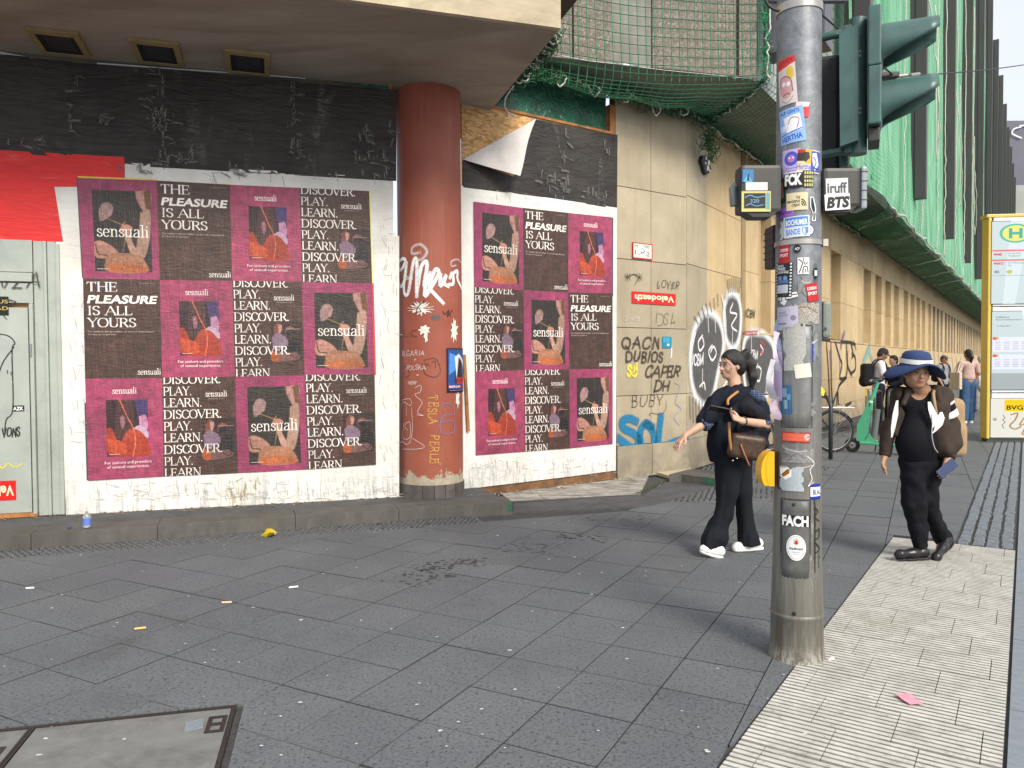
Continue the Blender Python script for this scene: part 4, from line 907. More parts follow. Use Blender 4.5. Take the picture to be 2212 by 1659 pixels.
G().prism([Vector((pa.x, 95, 0)), Vector((pa.x + 60, 95, 0)), Vector((pa.x + 60, 120, 0)), Vector((pa.x, 120, 0))], (0, 0, pa.z + .4)).build('wall', M_far, fb)
pc = on_y(2188, 400, 94); G().prism([Vector((pc.x, 94, 0)), Vector((pc.x + 40, 94, 0)), Vector((pc.x + 40, 94.9, 0)), Vector((pc.x, 94.9, 0))], (0, 0, pc.z)).build('concrete_front', mat('far_concrete', (.33, .34, .33), .8, world=True, scale=.4), fb)
sg = []
for q in ([(2164, 301), (2174, 287), (2180, 277)], [(2205, 274), (2190, 279), (2186, 288), (2196, 294), (2206, 298)], [(2203, 272), (2230, 269)]):
 sg.append([(on_y(*p, 94.8).x, on_y(*p, 94.8).z) for p in q])
ribbon([[(v.x, v.y) for v in crom(s_)] for s_ in sg], lambda u, z: Vector((u, 94.75, z)), plain((.75, .78, .8), .5), 'sign_lettering', fb, wid=.16)
M_net = plain((.075, .30, .15), .6, name='green_net_cord'); M_netd = plain((.03, .17, .08), .7, name='green_net_cord_dark'); M_rope = mat('white_rope', (.55, .53, .46), .8, var=.3, scale=30, world=True)
def net(strands, name, m_, parent, r=.0042):
 v, f = [], []
 for st in strands:
  P_ = [Vector(p) for p in st]; n0 = len(v); n = len(P_)
  for i, p in enumerate(P_):
   t_ = (P_[min(i + 1, n - 1)] - P_[max(i - 1, 0)]).normalized(); a = Vector((0, 0, 1)) if abs(t_.z) < .9 else Vector((1, 0, 0)); x = t_.cross(a).normalized(); y = t_.cross(x)
   v += [p + x * r, p - x * r * .5 + y * r * .87, p - x * r * .5 - y * r * .87]
  for i in range(n - 1):
   for k in range(3): f.append((n0 + i * 3 + k, n0 + i * 3 + (k + 1) % 3, n0 + i * 3 + 3 + (k + 1) % 3, n0 + i * 3 + 3 + k))
 return tag(build(name, v, f, m_, parent), kind='stuff')
n1 = thing('corner_safety_net', 'green safety net with coarse mesh draped over the corner block and laced with white rope', 'safety net', WB.pt(1.4, 5.0))
def net1(s, t):
 """s 0..1 along the block, t 0 at top .. 1 at the wall head"""
 u = -1.1 + s * (WBL + 1.1); wave = .03 * math.sin(s * 19 + 1) + .03 * math.sin(s * 7)
 if t < .68:
  k = t / .68; z = 8.0 - k * 2.95; sag = .05 * math.sin(math.pi * min(1, s * 1.15)); return WB.pt(u + .03 * math.sin(k * 6) * (1 - s), z - .16 * math.sin(math.pi * s) * k, .03 + .05 * k * k + wave * .4 + sag * k)
 k = (t - .68) / .32; e = net1_edge(s); a = WB.pt(u, 5.02 - .16 * math.sin(math.pi * s), .08); b_ = e
 p = a.lerp(b_, k); p.z -= .16 * math.sin(math.pi * k) * (.4 + .6 * math.sin(math.pi * s)); return p
def net1_edge(s):
 if s < .85:
  q = on_z(1072 + (1487 - 1072) * s / .85, 205 + (246 - 205) * (s / .85), 4.8); return WP.pt(-.05 + 3.5 * s / .85, 4.86 + .03 * math.sin(s * 25), .12)
 k = (s - .85) / .15; return WP.pt(3.45, 4.85, .12).lerp(WF.pt(.3, 4.85, .16), k)
strs = []
NS, NT = 36, 40
for i in range(NS + 1): strs.append([net1(i / NS, j / 44) for j in range(45)])
for j in range(NT + 1): strs.append([net1(i / 40, j / NT) for i in range(41)])
net(strs, 'net_mesh', M_net, n1, .0062)
n2_ = thing('facade_safety_net', 'pale green safety net wrapping the upper storeys along the street', 'safety net', WO.pt(20, 5.0))
def net2(u, t):
 if t < .55: k = t / .55; return WO.pt(u, 9.5 - k * 4.5, .02 + .06 * k + .05 * math.sin(u * 3) * k * k)
 k = (t - .55) / .45; a = WO.pt(u, 5.0, .08 + .05 * math.sin(u * 3)); b_ = WF.pt(u + .1, 4.86, .12 + .03 * math.sin(u * 9)); p = a.lerp(b_, k); p.z -= (.14 + .06 * math.sin(u * 2.2)) * math.sin(math.pi * k); return p
strs = []
for i in range(0, 131): strs.append([net2(.05 + i * .1, j / 30) for j in range(31)])
for j in range(0, 46): strs.append([net2(.05 + i * .35, j / 45) for i in range(38)])
net(strs, 'net_mesh', M_netd, n2_, .0042)
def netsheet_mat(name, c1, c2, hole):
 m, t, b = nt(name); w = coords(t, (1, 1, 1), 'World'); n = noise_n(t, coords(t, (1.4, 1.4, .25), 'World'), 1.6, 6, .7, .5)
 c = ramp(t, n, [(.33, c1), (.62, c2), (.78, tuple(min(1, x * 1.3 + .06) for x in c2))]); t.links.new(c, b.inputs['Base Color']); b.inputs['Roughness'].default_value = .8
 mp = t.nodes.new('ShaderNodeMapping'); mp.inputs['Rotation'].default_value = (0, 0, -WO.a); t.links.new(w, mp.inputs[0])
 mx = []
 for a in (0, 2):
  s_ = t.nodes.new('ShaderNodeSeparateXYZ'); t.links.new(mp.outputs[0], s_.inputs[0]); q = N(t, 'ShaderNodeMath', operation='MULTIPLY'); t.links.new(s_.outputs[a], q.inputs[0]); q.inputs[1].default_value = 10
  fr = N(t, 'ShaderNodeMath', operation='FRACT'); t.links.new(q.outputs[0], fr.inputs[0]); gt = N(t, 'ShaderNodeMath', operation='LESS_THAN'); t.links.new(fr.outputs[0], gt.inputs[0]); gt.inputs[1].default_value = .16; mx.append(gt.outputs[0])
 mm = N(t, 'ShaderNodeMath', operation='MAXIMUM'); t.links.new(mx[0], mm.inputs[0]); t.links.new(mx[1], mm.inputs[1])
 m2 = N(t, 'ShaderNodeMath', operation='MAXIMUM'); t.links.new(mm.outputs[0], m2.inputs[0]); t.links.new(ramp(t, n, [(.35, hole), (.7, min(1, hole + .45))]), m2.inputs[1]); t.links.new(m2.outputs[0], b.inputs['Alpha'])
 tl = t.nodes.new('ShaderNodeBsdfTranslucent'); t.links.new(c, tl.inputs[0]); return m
M_ns = netsheet_mat('pale_green_net', (.075, .37, .18), (.24, .52, .34), .5); M_ns_shade = netsheet_mat('shaded_green_net', (.02, .13, .06), (.05, .2, .10), .35)  # second copy is the net's underside, its shade put into the green
v, f, uvn = [], [], 0
us_ = [4.5 + i * .5 for i in range(60)] + [34.5 + i * 2 for i in range(58)]
prof = [(23.3, .03), (18, .08), (13, .05), (9, .09), (7, .12), (6, .15), (5.3, .17), (5.0, .14)]
for i, u in enumerate(us_):
 for j, (z, o_) in enumerate(prof):
  bl = .05 * math.sin(u * 1.3 + j * .4) + .02 * math.sin(u * 4.1)
  sagz = -.10 * abs(math.sin(u * math.pi / 4 + .5)) if j >= 6 else 0
  v.append(WO.pt(u, z + sagz, max(.01, o_ + bl * (.6 if j < 4 else 1))))
npf = len(prof)
f = [(i * npf + j, (i + 1) * npf + j, (i + 1) * npf + j + 1, i * npf + j + 1) for i in range(len(us_) - 1) for j in range(npf - 1)]
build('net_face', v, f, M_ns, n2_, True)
v2 = []; us2 = [9 + i * .5 for i in range(50)] + [34 + i * 2 for i in range(58)]
for i, u in enumerate(us2):
 for j in range(6):
  k = j / 5; a = WO.pt(u, 5.0 - .10 * abs(math.sin(u * math.pi / 4 + .5)), .12); b_ = WF.pt(u + .1, 4.84, .22); p = a.lerp(b_, k); p.z -= (.12 + .07 * math.sin(u * 1.57)) * math.sin(math.pi * k); v2.append(p)
build('net_soffit', v2, [(i * 6 + j, i * 6 + j + 1, (i + 1) * 6 + j + 1, (i + 1) * 6 + j) for i in range(len(us2) - 1) for j in range(5)], M_ns_shade, n2_, True)
def rope(pts, r, m_, parent, name='rope', wob=.012, n=8, seed=1):
 q = crom([tuple(p) for p in pts], n); rr = random.Random(seed); q = [p + Vector((rr.uniform(-wob, wob), rr.uniform(-wob, wob), rr.uniform(-wob, wob))) for p in q]
 return G().tube(crom([tuple(p) for p in q], 3), r, 6).build(name, m_, parent, True)
def tangle(path, rad, n, m_, parent, seed=1, r=.0045, name='bunched_net'):
 rr = random.Random(seed); st = []; P_ = crom([tuple(p) for p in path], 12)
 for k in range(n):
  c = P_[int(rr.random() * (len(P_) - 1))]; pts = []; p = c + Vector((rr.gauss(0, rad * .5), rr.gauss(0, rad * .5), rr.gauss(0, rad * .6)))
  ph = rr.uniform(0, 6); R_ = rr.uniform(.3, 1) * rad; ax = Vector((rr.gauss(0, 1), rr.gauss(0, 1), rr.gauss(0, 1))).normalized(); x = ax.orthogonal().normalized(); y = ax.cross(x)
  for i in range(9): a = ph + i * .75; pts.append(p + (x * math.cos(a) + y * math.sin(a)) * R_ * (1 - .03 * i))
  st.append(pts)
 return net(st, name, m_, parent, r)
edge = [net1_edge(i / 24) + Vector((0, 0, -.04)) + WP.n * .05 for i in range(25)]
M_tg = plain((.008, .085, .028), .6, name='bunched_green')
tangle(edge, .075, 420, M_tg, n1, 3); rope(edge, .012, M_rope, n1, wob=.028, n=3, seed=5)
for k in range(7): c = edge[1 + k * 3 if 1 + k * 3 < 24 else 23]; rope([c + Vector((0, 0, -.02)), c + Vector((.05, -.04, -.11 - .02 * (k % 3))), c + Vector((.12, -.02, -.02)), c + Vector((.02, 0, .06))], .009, M_rope, n1, wob=.01, n=4, seed=30 + k)
jl = [on_z(1207, 78, 4.55), on_z(1185, 105, 4.55), on_z(1150, 150, 4.5), on_z(1105, 190, 4.45), on_z(1073, 222, 4.42)]
jl = [Vector((p.x, p.y + .5, p.z + .2)) for p in jl]
tangle(jl, .07, 200, M_tg, n1, 8)
coil = []
for i, p in enumerate(crom([tuple(p) for p in jl], 14)): a = i * 1.15; coil.append(p + Vector((.06 * math.cos(a), -.02, .05 * math.sin(a))))
G().tube(coil, .011, 5).build('rope', M_rope, n1, True)
e0 = net1_edge(0); rope([WP.pt(*WP.uz(1072, 205), .35), WP.pt(*WP.uz(1060, 228), .3), WP.pt(*WP.uz(1066, 250), .25), WP.pt(*WP.uz(1098, 262), .15)], .010, M_rope, n1, wob=.002)
cv = [WB.pt(WBL, z, .06) for z in (8, 7, 6.2, 5.6, 5.2, 5.0)] ; tangle(cv, .05, 160, plain((.03, .3, .14), .6), n1, 9); rope([p + Vector((.02, -.03, 0)) for p in cv], .010, M_rope, n1, wob=.03, n=5, seed=8)
cv2 = [net1(1, .68 + .32 * k / 6) for k in range(7)]; tangle(cv2, .05, 140, M_tg, n1, 10); rope([p - Vector((0, 0, .03)) for p in cv2], .010, M_rope, n1, wob=.02, seed=9)
ed2 = [WF.pt(.3 + i * .8, 4.83, .16) for i in range(16)]; tangle(ed2, .065, 420, M_tg, n2_, 12); rope([p + Vector((0, 0, -.03)) for p in ed2], .012, M_rope, n2_, wob=.03, n=3, seed=13)
kn_ = WF.pt(.25, 4.72, .2); tangle([kn_, kn_ + Vector((.02, 0, -.22)), kn_ + Vector((.08, 0, -.4))], .09, 70, M_tg, n2_, 15)
ed3 = [WF.pt(12 + i * 3, 4.83, .2) for i in range(18)]; rope([p for p in ed3], .018, M_tg, n2_, wob=.05, n=8, seed=14, name='edge_cord')
lo2 = [WO.pt(9 + i * 1.5, 5.0 - .12 * abs(math.sin((9 + i * 1.5) * math.pi / 4 + .5)), .2) for i in range(50)]; rope(lo2, .02, M_rope, n2_, wob=.03, n=4, seed=16)
for k, u in enumerate((10.5, 13.8, 17.6, 19.9, 24, 28, 32.5)):
 rope([WO.pt(u + .06 * math.sin(z * 2), z, .24) for z in (18, 14, 11, 9, 7.5, 6.3, 5.0)], .010 + .0003 * u, M_rope, n2_, wob=.02, n=6, seed=20 + k)
 rope([WO.pt(u, 4.95, .2), WO.pt(u - .1, 4.82, -.4), WF.pt(u + .3, 4.8, .3)], .012 + .0004 * u, M_rope, n2_, wob=.02, n=6, seed=40 + k)
for k, u in enumerate((14.5, 22.5, 30.6)):
 rope([WO.pt(u, 11.5, .3), WO.pt(u + .5, 9.6, .45), WO.pt(u + 1.3, 8.2, .45), WO.pt(u + 1.7, 7.6, .35), WO.pt(u + 1.8, 12, .3)], .016, M_rope, n2_, wob=.03, n=6, seed=60 + k)
tb = [on_y(*p, WB.pt(.5, 0).y - .12 + (p[0] - 1200) / 470 * .7) for p in ((1200, 118), (1268, 131), (1330, 138), (1420, 150), (1520, 160), (1640, 172))]
G().tube(crom([tuple(p) for p in tb], 4), .006, 5).build('steel_wire', plain((.5, .52, .55), .35, .7), n1, True)
G().tube([tb[2], tb[2].lerp(tb[3], .55)], .02, 8).build('turnbuckle', plain((.6, .62, .65), .3, .8), n1, True)
MAG, BRN, PHO, WHT = (.585, .22, .37), (.28, .19, .16), (.17, .145, .125), (.97, .95, .92)
def blotch(c, seed, amt=.05, colr=(.35, .1, .35)):
 g_ = np.random.default_rng(seed); n = g_.normal(0, 1, (c.h // 24 + 2, c.w // 24 + 2)); n = np.kron(n, np.ones((24, 24)))[:c.h, :c.w]
 for _ in range(2): n = (n + np.roll(n, 9, 0) + np.roll(n, 9, 1) + np.roll(n, -9, 0) + np.roll(n, -9, 1)) / 5
 c.a *= (1 + amt * n[..., None]); c.grain(.05, seed); return c
def figure_rope(c, x0, y0, x1, y1):
 """plain stand-in for the studio photograph: one figure seen from the side, hands working on a cord"""
 X = lambda x: x0 + (x1 - x0) * x; Y = lambda y: y0 + (y1 - y0) * y; S = lambda q: [(X(a), Y(b)) for a, b in q]
 c.rect(x0, y0, x1, y1, PHO)
 for k in range(9): c.line(S([(.08 * k + .1, 0), (.08 * k + .16, .6)]), .006, (.23, .20, .15), .5)
 c.poly(S([(.10, .25), (.17, .16), (.28, .15), (.35, .2), (.33, .29), (.27, .33), (.12, .38)]), (.62, .49, .48), 1, True)
 c.poly(S([(.74, 0), (1, 0), (1, .2), (.9, .26), (.82, .19), (.76, .1)]), (.68, .5, .46), 1, True)
 c.poly(S([(.88, 0), (1, 0), (1, .3), (.93, .22)]), (.42, .28, .18), 1, True)
 c.poly(S([(.82, .26), (.97, .22), (1, .35), (.97, .6), (.87, .82), (.72, .78), (.78, .5)]), (.66, .52, .45), 1, True)
 c.poly(S([(.48, .44), (.58, .43), (.66, .62), (.74, .74), (.66, .82), (.55, .62)]), (.70, .54, .47), 1, True)
 c.poly(S([(.45, .47), (.5, .42), (.62, .42), (.68, .47), (.6, .5), (.5, .52)]), (.75, .52, .44), 1, True)
 c.line(S([(.22, .34), (.5, .42), (.55, .38)]), .012, (.72, .58, .4)); c.line(S([(.52, .5), (.54, .6), (.5, .75)]), .01, (.66, .55, .35))
 c.poly(S([(.0, .64), (.1, .62), (.3, .68), (.42, .78), (.34, .82), (.1, .84), (.0, .8)]), (.70, .50, .43), 1, True)
 c.line(S([(.02, .66), (.06, .78), (.2, .80), (.28, .84)]), .014, (.2, .13, .11), 1, True)
 c.poly(S([(.18, .84), (.32, .77), (.7, .78), (.84, .83), (.9, 1.0), (.22, 1.0)]), (.64, .44, .33), 1, True)
 c.poly(S([(.2, .92), (.5, .90), (.86, .93), (.9, 1.0), (.22, 1.0)]), (.72, .36, .16), .7, True)
 c.blur(x0, y0, x1, y1, 2); c.rect(X(.03), Y(.965), X(.25), Y(.972), (.8, .8, .8))
def poster_a():
 c = Canvas(420, 560, MAG); blotch(c, 1, .07); figure_rope(c, .165, .115, .905, .925); c.serif('sensuali', .205, .575, .118, WHT, wmax=.68, thick=.10); return c.grain(.03, 3).image('print_a')
def poster_b():
 c = Canvas(420, 560, BRN); blotch(c, 2, .10); c.serif('THE', .045, .125, .092, WHT, wmax=.40, thick=.13)
 c.sans('PLEASURE', .045, .242, .080, WHT, wmax=.90, bold=.035, shear=.16)
 c.serif('IS ALL', .05, .362, .088, WHT, wmax=.585); c.serif('YOURS', .05, .482, .088, WHT, wmax=.63)
 c.sans('For seekers and providers of sensual experiences.', .05, .535, .017, (.8, .76, .74), wmax=.86); c.sans('Online or in person.', .05, .565, .017, (.8, .76, .74), wmax=.36)
 c.sans('sensuali.com', .72, .045, .017, (.6, .55, .52), wmax=.22); c.serif('sensuali', .68, .965, .060, WHT, wmax=.31, thick=.11); return c.image('print_b')
def poster_c():
 c = Canvas(420, 560, (.62, .24, .37)); blotch(c, 4, .08); c.serif('sensuali', .345, .152, .062, WHT, wmax=.32, thick=.11)
 x0, y0, x1, y1 = .255, .215, .80, .775; X = lambda x: x0 + (x1 - x0) * x; Y = lambda y: y0 + (y1 - y0) * y; S = lambda q: [(X(a), Y(b)) for a, b in q]
 c.rect(x0, y0, x1, y1, (.20, .11, .13)); c.poly(S([(.68, 0), (1, 0), (1, .5), (.78, .4)]), (.26, .2, .40)); c.poly(S([(.78, .3), (.95, .28), (1, .5), (.9, .6), (.8, .5)]), (.72, .5, .62), 1, True); c.poly(S([(.32, .3), (.42, .28), (.44, .45), (.36, .5)]), (.6, .4, .5), 1, True)
 c.poly(S([(0, .5), (.12, .5), (.3, .75), (.5, .55), (.7, .5), (.95, .55), (1, .75), (1, 1), (.2, 1), (0, .9)]), (.64, .22, .13), 1, True); c.poly(S([(0, .68), (.3, .72), (.5, .85), (.4, .97), (.1, .92)]), (.76, .30, .16), 1, True)
 c.poly(S([(.62, .52), (.8, .46), (1, .58), (.98, .7), (.8, .56)]), (.74, .62, .72), 1, True); c.poly(S([(.45, .72), (.7, .66), (.85, .9), (.5, .97)]), (.62, .2, .14), .6, True)
 for k in range(12): c.line(S([(.28 + .03 * k, 0), (.18 + .045 * k, .7)]), .006, (.75, .45, .35), .55)
 c.line(S([(.33, 0), (.5, .3), (.66, .55), (.68, .8), (.62, 1)]), .014, (.9, .45, .3), 1, True); c.blur(x0, y0, x1, y1, 1); c.rect(X(.05), Y(.955), X(.3), Y(.965), (.85, .75, .75))
 c.sans('For seekers and providers', .53, .850, .030, WHT, wmax=.62, anchor='c'); c.sans('of sensual experiences.', .53, .893, .030, WHT, wmax=.56, anchor='c'); return c.grain(.03, 5).image('print_c')
def poster_d():
 c = Canvas(420, 560, BRN); blotch(c, 6, .10)
 x0, y0, x1, y1 = .52, .42, .98, .85; X = lambda x: x0 + (x1 - x0) * x; Y = lambda y: y0 + (y1 - y0) * y; S = lambda q: [(X(a), Y(b)) for a, b in q]
 c.rect(X(.02), y0, x1, y1, (.21, .14, .13)); c.poly(S([(.12, .14), (.25, .02), (.35, .12), (.3, .34), (.12, .36)]), (.45, .25, .2), 1, True); c.poly(S([(.24, .08), (.36, .1), (.36, .22), (.28, .3)]), (.75, .55, .5), 1, True)
 c.poly(S([(.04, .4), (.2, .3), (.42, .36), (.56, .5), (.52, .62), (.34, .7), (.1, .7)]), (.50, .41, .48), 1, True); c.poly(S([(.46, .2), (.6, .12), (.78, .2), (.72, .32), (.5, .34)]), (.48, .3, .28), 1, True)
 c.poly(S([(.48, .24), (.72, .2), (.78, .3), (.55, .38)]), (.1, .09, .1), 1, True); c.poly(S([(.55, .5), (.8, .42), (.95, .6), (.9, .86), (.6, .86)]), (.10, .10, .10), 1, True); c.line(S([(.5, .2), (.95, .2)]), .006, (.7, .65, .6))
 c.poly(S([(.02, .72), (.5, .78), (.8, .78), (.92, .9), (.7, .98), (.04, .98)]), (.45, .31, .3), 1, True); c.poly(S([(.02, .75), (.2, .78), (.25, .98), (.03, .98)]), (.65, .32, .16), 1, True); c.line(S([(.6, .84), (.8, .92), (.9, .8)]), .01, (.12, .08, .08), 1, True); c.blur(x0, y0, x1, y1, 1)
 y = .062
 for wd in ('DISCOVER.', 'PLAY.', 'LEARN.', 'DISCOVER.', 'PLAY.', 'LEARN.', 'DISCOVER.', 'PLAY.', 'LEARN.'):
  c.serif(wd, .012, y, .086, WHT, wmax={'D': .80, 'P': .395, 'L': .535}[wd[0]]); y += .1185
 c.serif('sensuali', .585, .20, .060, WHT, wmax=.30, thick=.11); c.sans('sensuali.com', .62, .228, .018, (.62, .56, .53), wmax=.22); return c.image('print_d')
PM = {k: print_mat('poster_print_' + k, f_(), .45, .35, .11) for k, f_ in (('a', poster_a), ('b', poster_b), ('c', poster_c), ('d', poster_d))}
LX = [[(169, 385), (340, 391), (496.6, 400), (647.7, 406.7), (797, 413.7)], [(180.5, 602), (345.6, 605), (501.8, 607), (652, 609), (803.5, 611.7)], [(185, 818), (351, 816), (508, 813.6), (658, 810), (808.8, 808.6)], [(192, 1037.6), (354.6, 1028.6), (514.6, 1021), (665, 1013), (812, 1003)]]
RX = [[(1021, 436), (1128, 449.6), (1225.3, 460.4), (1320, 470)], [(1022.5, 620.5), (1129.3, 627), (1225.3, 632), (1321, 634.4)], [(1024.4, 802.4), (1130.5, 799.3), (1227.7, 797.6), (1321.3, 796.4)], [(1026, 983.6), (1131.7, 975), (1229, 968), (1321.3, 958.9)]]
LOOK = {'a': 'magenta figure photo poster', 'b': 'brown THE PLEASURE poster', 'c': 'magenta orange photo poster', 'd': 'brown DISCOVER PLAY poster'}
roww = ['top', 'middle', 'bottom']; ordn = ['first', 'second', 'third', 'fourth']
for W_, GX_, rows, side, n_ in ((WL, LX, ['abcd', 'bcda', 'cdad'], 'left board', 4), (WP, RX, ['abc', 'dab', 'cda'], 'board right of the column', 3)):
 for r in range(3):
  for k in range(n_):
   ty = rows[r][k]; q = [W_.uz(*p) for p in (GX_[r][k], GX_[r][k + 1], GX_[r + 1][k + 1], GX_[r + 1][k])]
   o = sheet('poster', W_, q, PM[ty], .015 + .001 * ((r + k) % 2), None, 10, 14, .0035, seed=r * 7 + k + n_ * 10)
   tag(o, '%s, %s row, %s from left, %s' % (LOOK[ty], roww[r], ordn[k], side), 'poster', 'posters pasted on the boards')
for W_, q, c_ in ((WL, [(168, 381), (340, 388), (340, 392), (169, 386)], (.75, .5, .05)), (WL, [(345, 391), (500, 399), (500, 402), (345, 394)], (.7, .55, .1)), (WL, [(796, 412), (800.5, 416), (806, 612), (802, 612)], (.75, .72, .25)), (WL, [(803, 612), (807, 612), (812, 810), (808, 809)], (.7, .05, .04)), (WL, [(183, 870), (189, 870), (192, 1037), (188, 1036)], (.05, .07, .07)), (WP, [(1319, 470), (1323, 471), (1323, 640), (1320, 636)], (.05, .05, .06)), (WL, [(166, 384), (170, 384), (181, 600), (178, 600)], (.09, .05, .09))):
 pr_ = wl if W_ is WL else wp
 sheet('older_poster_edge', W_, [W_.uz(*p) for p in q], plain(c_, .5), .013, pr_, 2, 6, .001)
M_paste = mat('dried_paste', (.42, .40, .36), .7, var=.4, scale=30, world=True)
def smear(W_, px, py, n, sx, sy, seed, parent, c=paint_mat((.16, .15, .135))):
 rr = random.Random(seed); st = []; n = max(1, n // 2)
 u, z = W_.uz(px, py)
 for k in range(n):
  a, b_ = u + rr.gauss(0, sx), z + rr.gauss(0, sy); l_ = rr.uniform(.015, .10); an = rr.choice([rr.gauss(-.25, .2), rr.gauss(1.5, .12)])
  st.append(([(a, b_), (a + l_ * math.cos(an) * .5, b_ + l_ * math.sin(an) * .5 + .004), (a + l_ * math.cos(an), b_ + l_ * math.sin(an))], rr.uniform(.008, .05)))
 ribbon(st, lambda u, z: W_.pt(u, z, .026), c, 'paste_smear', parent, soft=1.0)['kind'] = 'stuff'
for a in ((330, 200, 30, .05, .12, 1), (345, 290, 46, .06, .14, 2), (372, 345, 26, .10, .03, 3), (155, 290, 16, .02, .09, 4), (160, 190, 14, .05, .04, 5), (225, 255, 14, .05, .03, 6), (635, 240, 40, .03, .2, 7), (640, 330, 30, .05, .07, 8), (800, 350, 40, .12, .06, 9), (790, 300, 16, .06, .05, 10), (500, 385, 1, .0, .0, 11), (520, 395, 14, .07, .03, 12), (840, 300, 10, .02, .05, 13), (60, 315, 18, .1, .02, 14), (300, 375, 14, .08, .01, 15)): smear(WL, a[0], min(a[1], 370), *a[2:], wl)
for a in ((1215, 330, 34, .04, .16, 21), (1200, 400, 30, .12, .05, 22), (1305, 330, 10, .03, .03, 23), (1260, 420, 14, .1, .02, 24), (1180, 385, 20, .08, .05, 25)): smear(WP, *a, wp)
def marks(W_, box, n, seed, parent, off=.014, vert=.8, c=(.42, .42, .43), wd=.005):
 rr = random.Random(seed); st = []; (x0, y0, x1, y1) = box
 for k in range(n):
  u, z = W_.uz(rr.uniform(x0, x1), rr.uniform(y0, y1)); l_ = rr.uniform(.02, .12)
  an = rr.gauss(-1.45, .15) if rr.random() < vert else rr.gauss(0, .2)
  st.append(([(u, z), (u + l_ * .5 * math.cos(an) + rr.gauss(0, .004), z + l_ * .5 * math.sin(an)), (u + l_ * math.cos(an), z + l_ * math.sin(an))], rr.uniform(wd * .5, wd * 1.6)))
 ribbon(st, lambda u, z: W_.pt(u, z, off), paint_mat(c), 'brush_mark', parent)['kind'] = 'stuff'
marks(WL, (200, 1030, 860, 1065), 150, 31, wl); marks(WL, (820, 470, 856, 980), 60, 32, wl); marks(WL, (150, 620, 185, 1000), 46, 33, wl); marks(WL, (290, 360, 840, 388), 24, 34, wl); marks(WL, (200, 1060, 860, 1080), 90, 35, wl, vert=.1, c=(.5, .46, .4)); marks(WL, (480, 1030, 560, 1075), 30, 36, wl, c=(.5, .45, .32), wd=.012)
marks(WP, (1015, 985, 1325, 1015), 110, 37, wp); marks(WP, (1020, 410, 1325, 445), 16, 38, wp); marks(WP, (1015, 1000, 1325, 1035), 40, 39, wp, vert=.1)
def pl(W_, off=.004): return lambda u, z: W_.pt(u, z, off)
def px_strokes(W_, lst, n=5):
 out = []
 for st in lst:
  q = [W_.uz(*p) for p in st]; out.append([(v.x, v.y) for v in crom(q, n)] if len(q) > 2 else q)
 return out
BLK, WH, BLU, YEL = paint_mat((.02, .018, .018)), paint_mat((.82, .82, .82)), paint_mat((.01, .17, .33)), paint_mat((.7, .6, .06))
BRT = paint_mat((.075, .055, .038))
cq = lambda lst: [[(1309.5 + .2988 * x, 566.3 + .2988 * y) for x, y in s_] for s_ in lst]
def wt_(lst, mat_, wid, name, label, W_=WP, par=sw, off=.006, soft=.35, n=5): return ribbon(px_strokes(W_, lst, n), pl(W_, off), mat_, name, par, label, wid, soft)
wt_(cq([[(215, 1150), (165, 1130), (115, 1150), (125, 1200), (200, 1240), (235, 1290), (190, 1345), (90, 1275)], [(330, 1190), (285, 1165), (245, 1230), (260, 1340), (310, 1370), (345, 1310), (335, 1220), (290, 1170)], [(395, 1115), (385, 1200), (375, 1330), (400, 1355), (470, 1310), (580, 1270)]]), BLU, .13, 'graffiti', 'blue sprayed letters SOL')
wt_(cq([[(215, 1440), (290, 1400), (370, 1410), (450, 1440)], [(200, 1465), (300, 1440), (460, 1470)], [(240, 1420), (430, 1430)], [(420, 1440), (425, 1500)]]), paint_mat((.02, .2, .36)), .10, 'graffiti', 'blurred blue spray patch near the ground', soft=1.0)
T_ = lambda text, x, y, h, sx=1.0, sl=.15, W_=WP, seed=0, **k: [[(W_.uz(*p)) for p in []]] and None
def word(text, px, py, hpx, mat_, wid, label, W_=WP, par=sw, sx=1.0, slant=.15, seed=0, off=.006, jit=.05, soft=.35):
 u, z = W_.uz(px, py); h = abs(W_.uz(px, py - hpx)[1] - z); return ribbon(hand(text, u, z, h, sx, slant, jit, seed), pl(W_, off), mat_, 'graffiti', par, label, wid, soft)
word('QACN', 1341, 752, 24, BRT, .034, 'brown marker tag QACN', sx=1.35, seed=3); word('DUBIOS', 1350, 782, 23, BRT, .034, 'brown marker tag DUBIOS', sx=1.05, seed=4); word('CAPER', 1392, 816, 24, BRT, .034, 'brown marker tag CAPER', sx=1.1, seed=5, slant=.25)
word('DH', 1411, 846, 22, BRT, .034, 'brown marker letters DH', sx=1.2, seed=6); word('BUBY', 1362, 880, 27, BLK, .011, 'thin black tag BUBY', sx=1.1, seed=7); word('SU', 1353, 812, 24, YEL, .045, 'yellow dripping letters', sx=.9, seed=8)
word('DSL', 1416, 700, 26, BLK, .007, 'thin black scribble tag', sx=1.0, seed=9, jit=.1); word('LOVER', 1418, 621, 16, BLK, .010, 'black spiky marker tag', sx=1.05, seed=10, jit=.12); word('SIMB', 1349, 692, 9, paint_mat((.6, .6, .6)), .006, 'faint white tag', sx=1.6)
wt_(cq([[(130, 105), (175, 110)], [(152, 80), (150, 140)], [(135, 85), (170, 130)], [(170, 85), (135, 130)], [(215, 105), (260, 110)], [(238, 80), (236, 140)], [(220, 85), (255, 130)], [(258, 85), (220, 130)], [(165, 100), (195, 88), (222, 98)], [(235, 110), (205, 165)]]), BLK, .013, 'graffiti', 'two black star scribbles')
wt_(cq([[(320, 1110), (310, 1100), (330, 1090), (390, 1100), (430, 1060), (430, 1000)]]), BLK, .008, 'graffiti', 'black swirl under the thin tag')
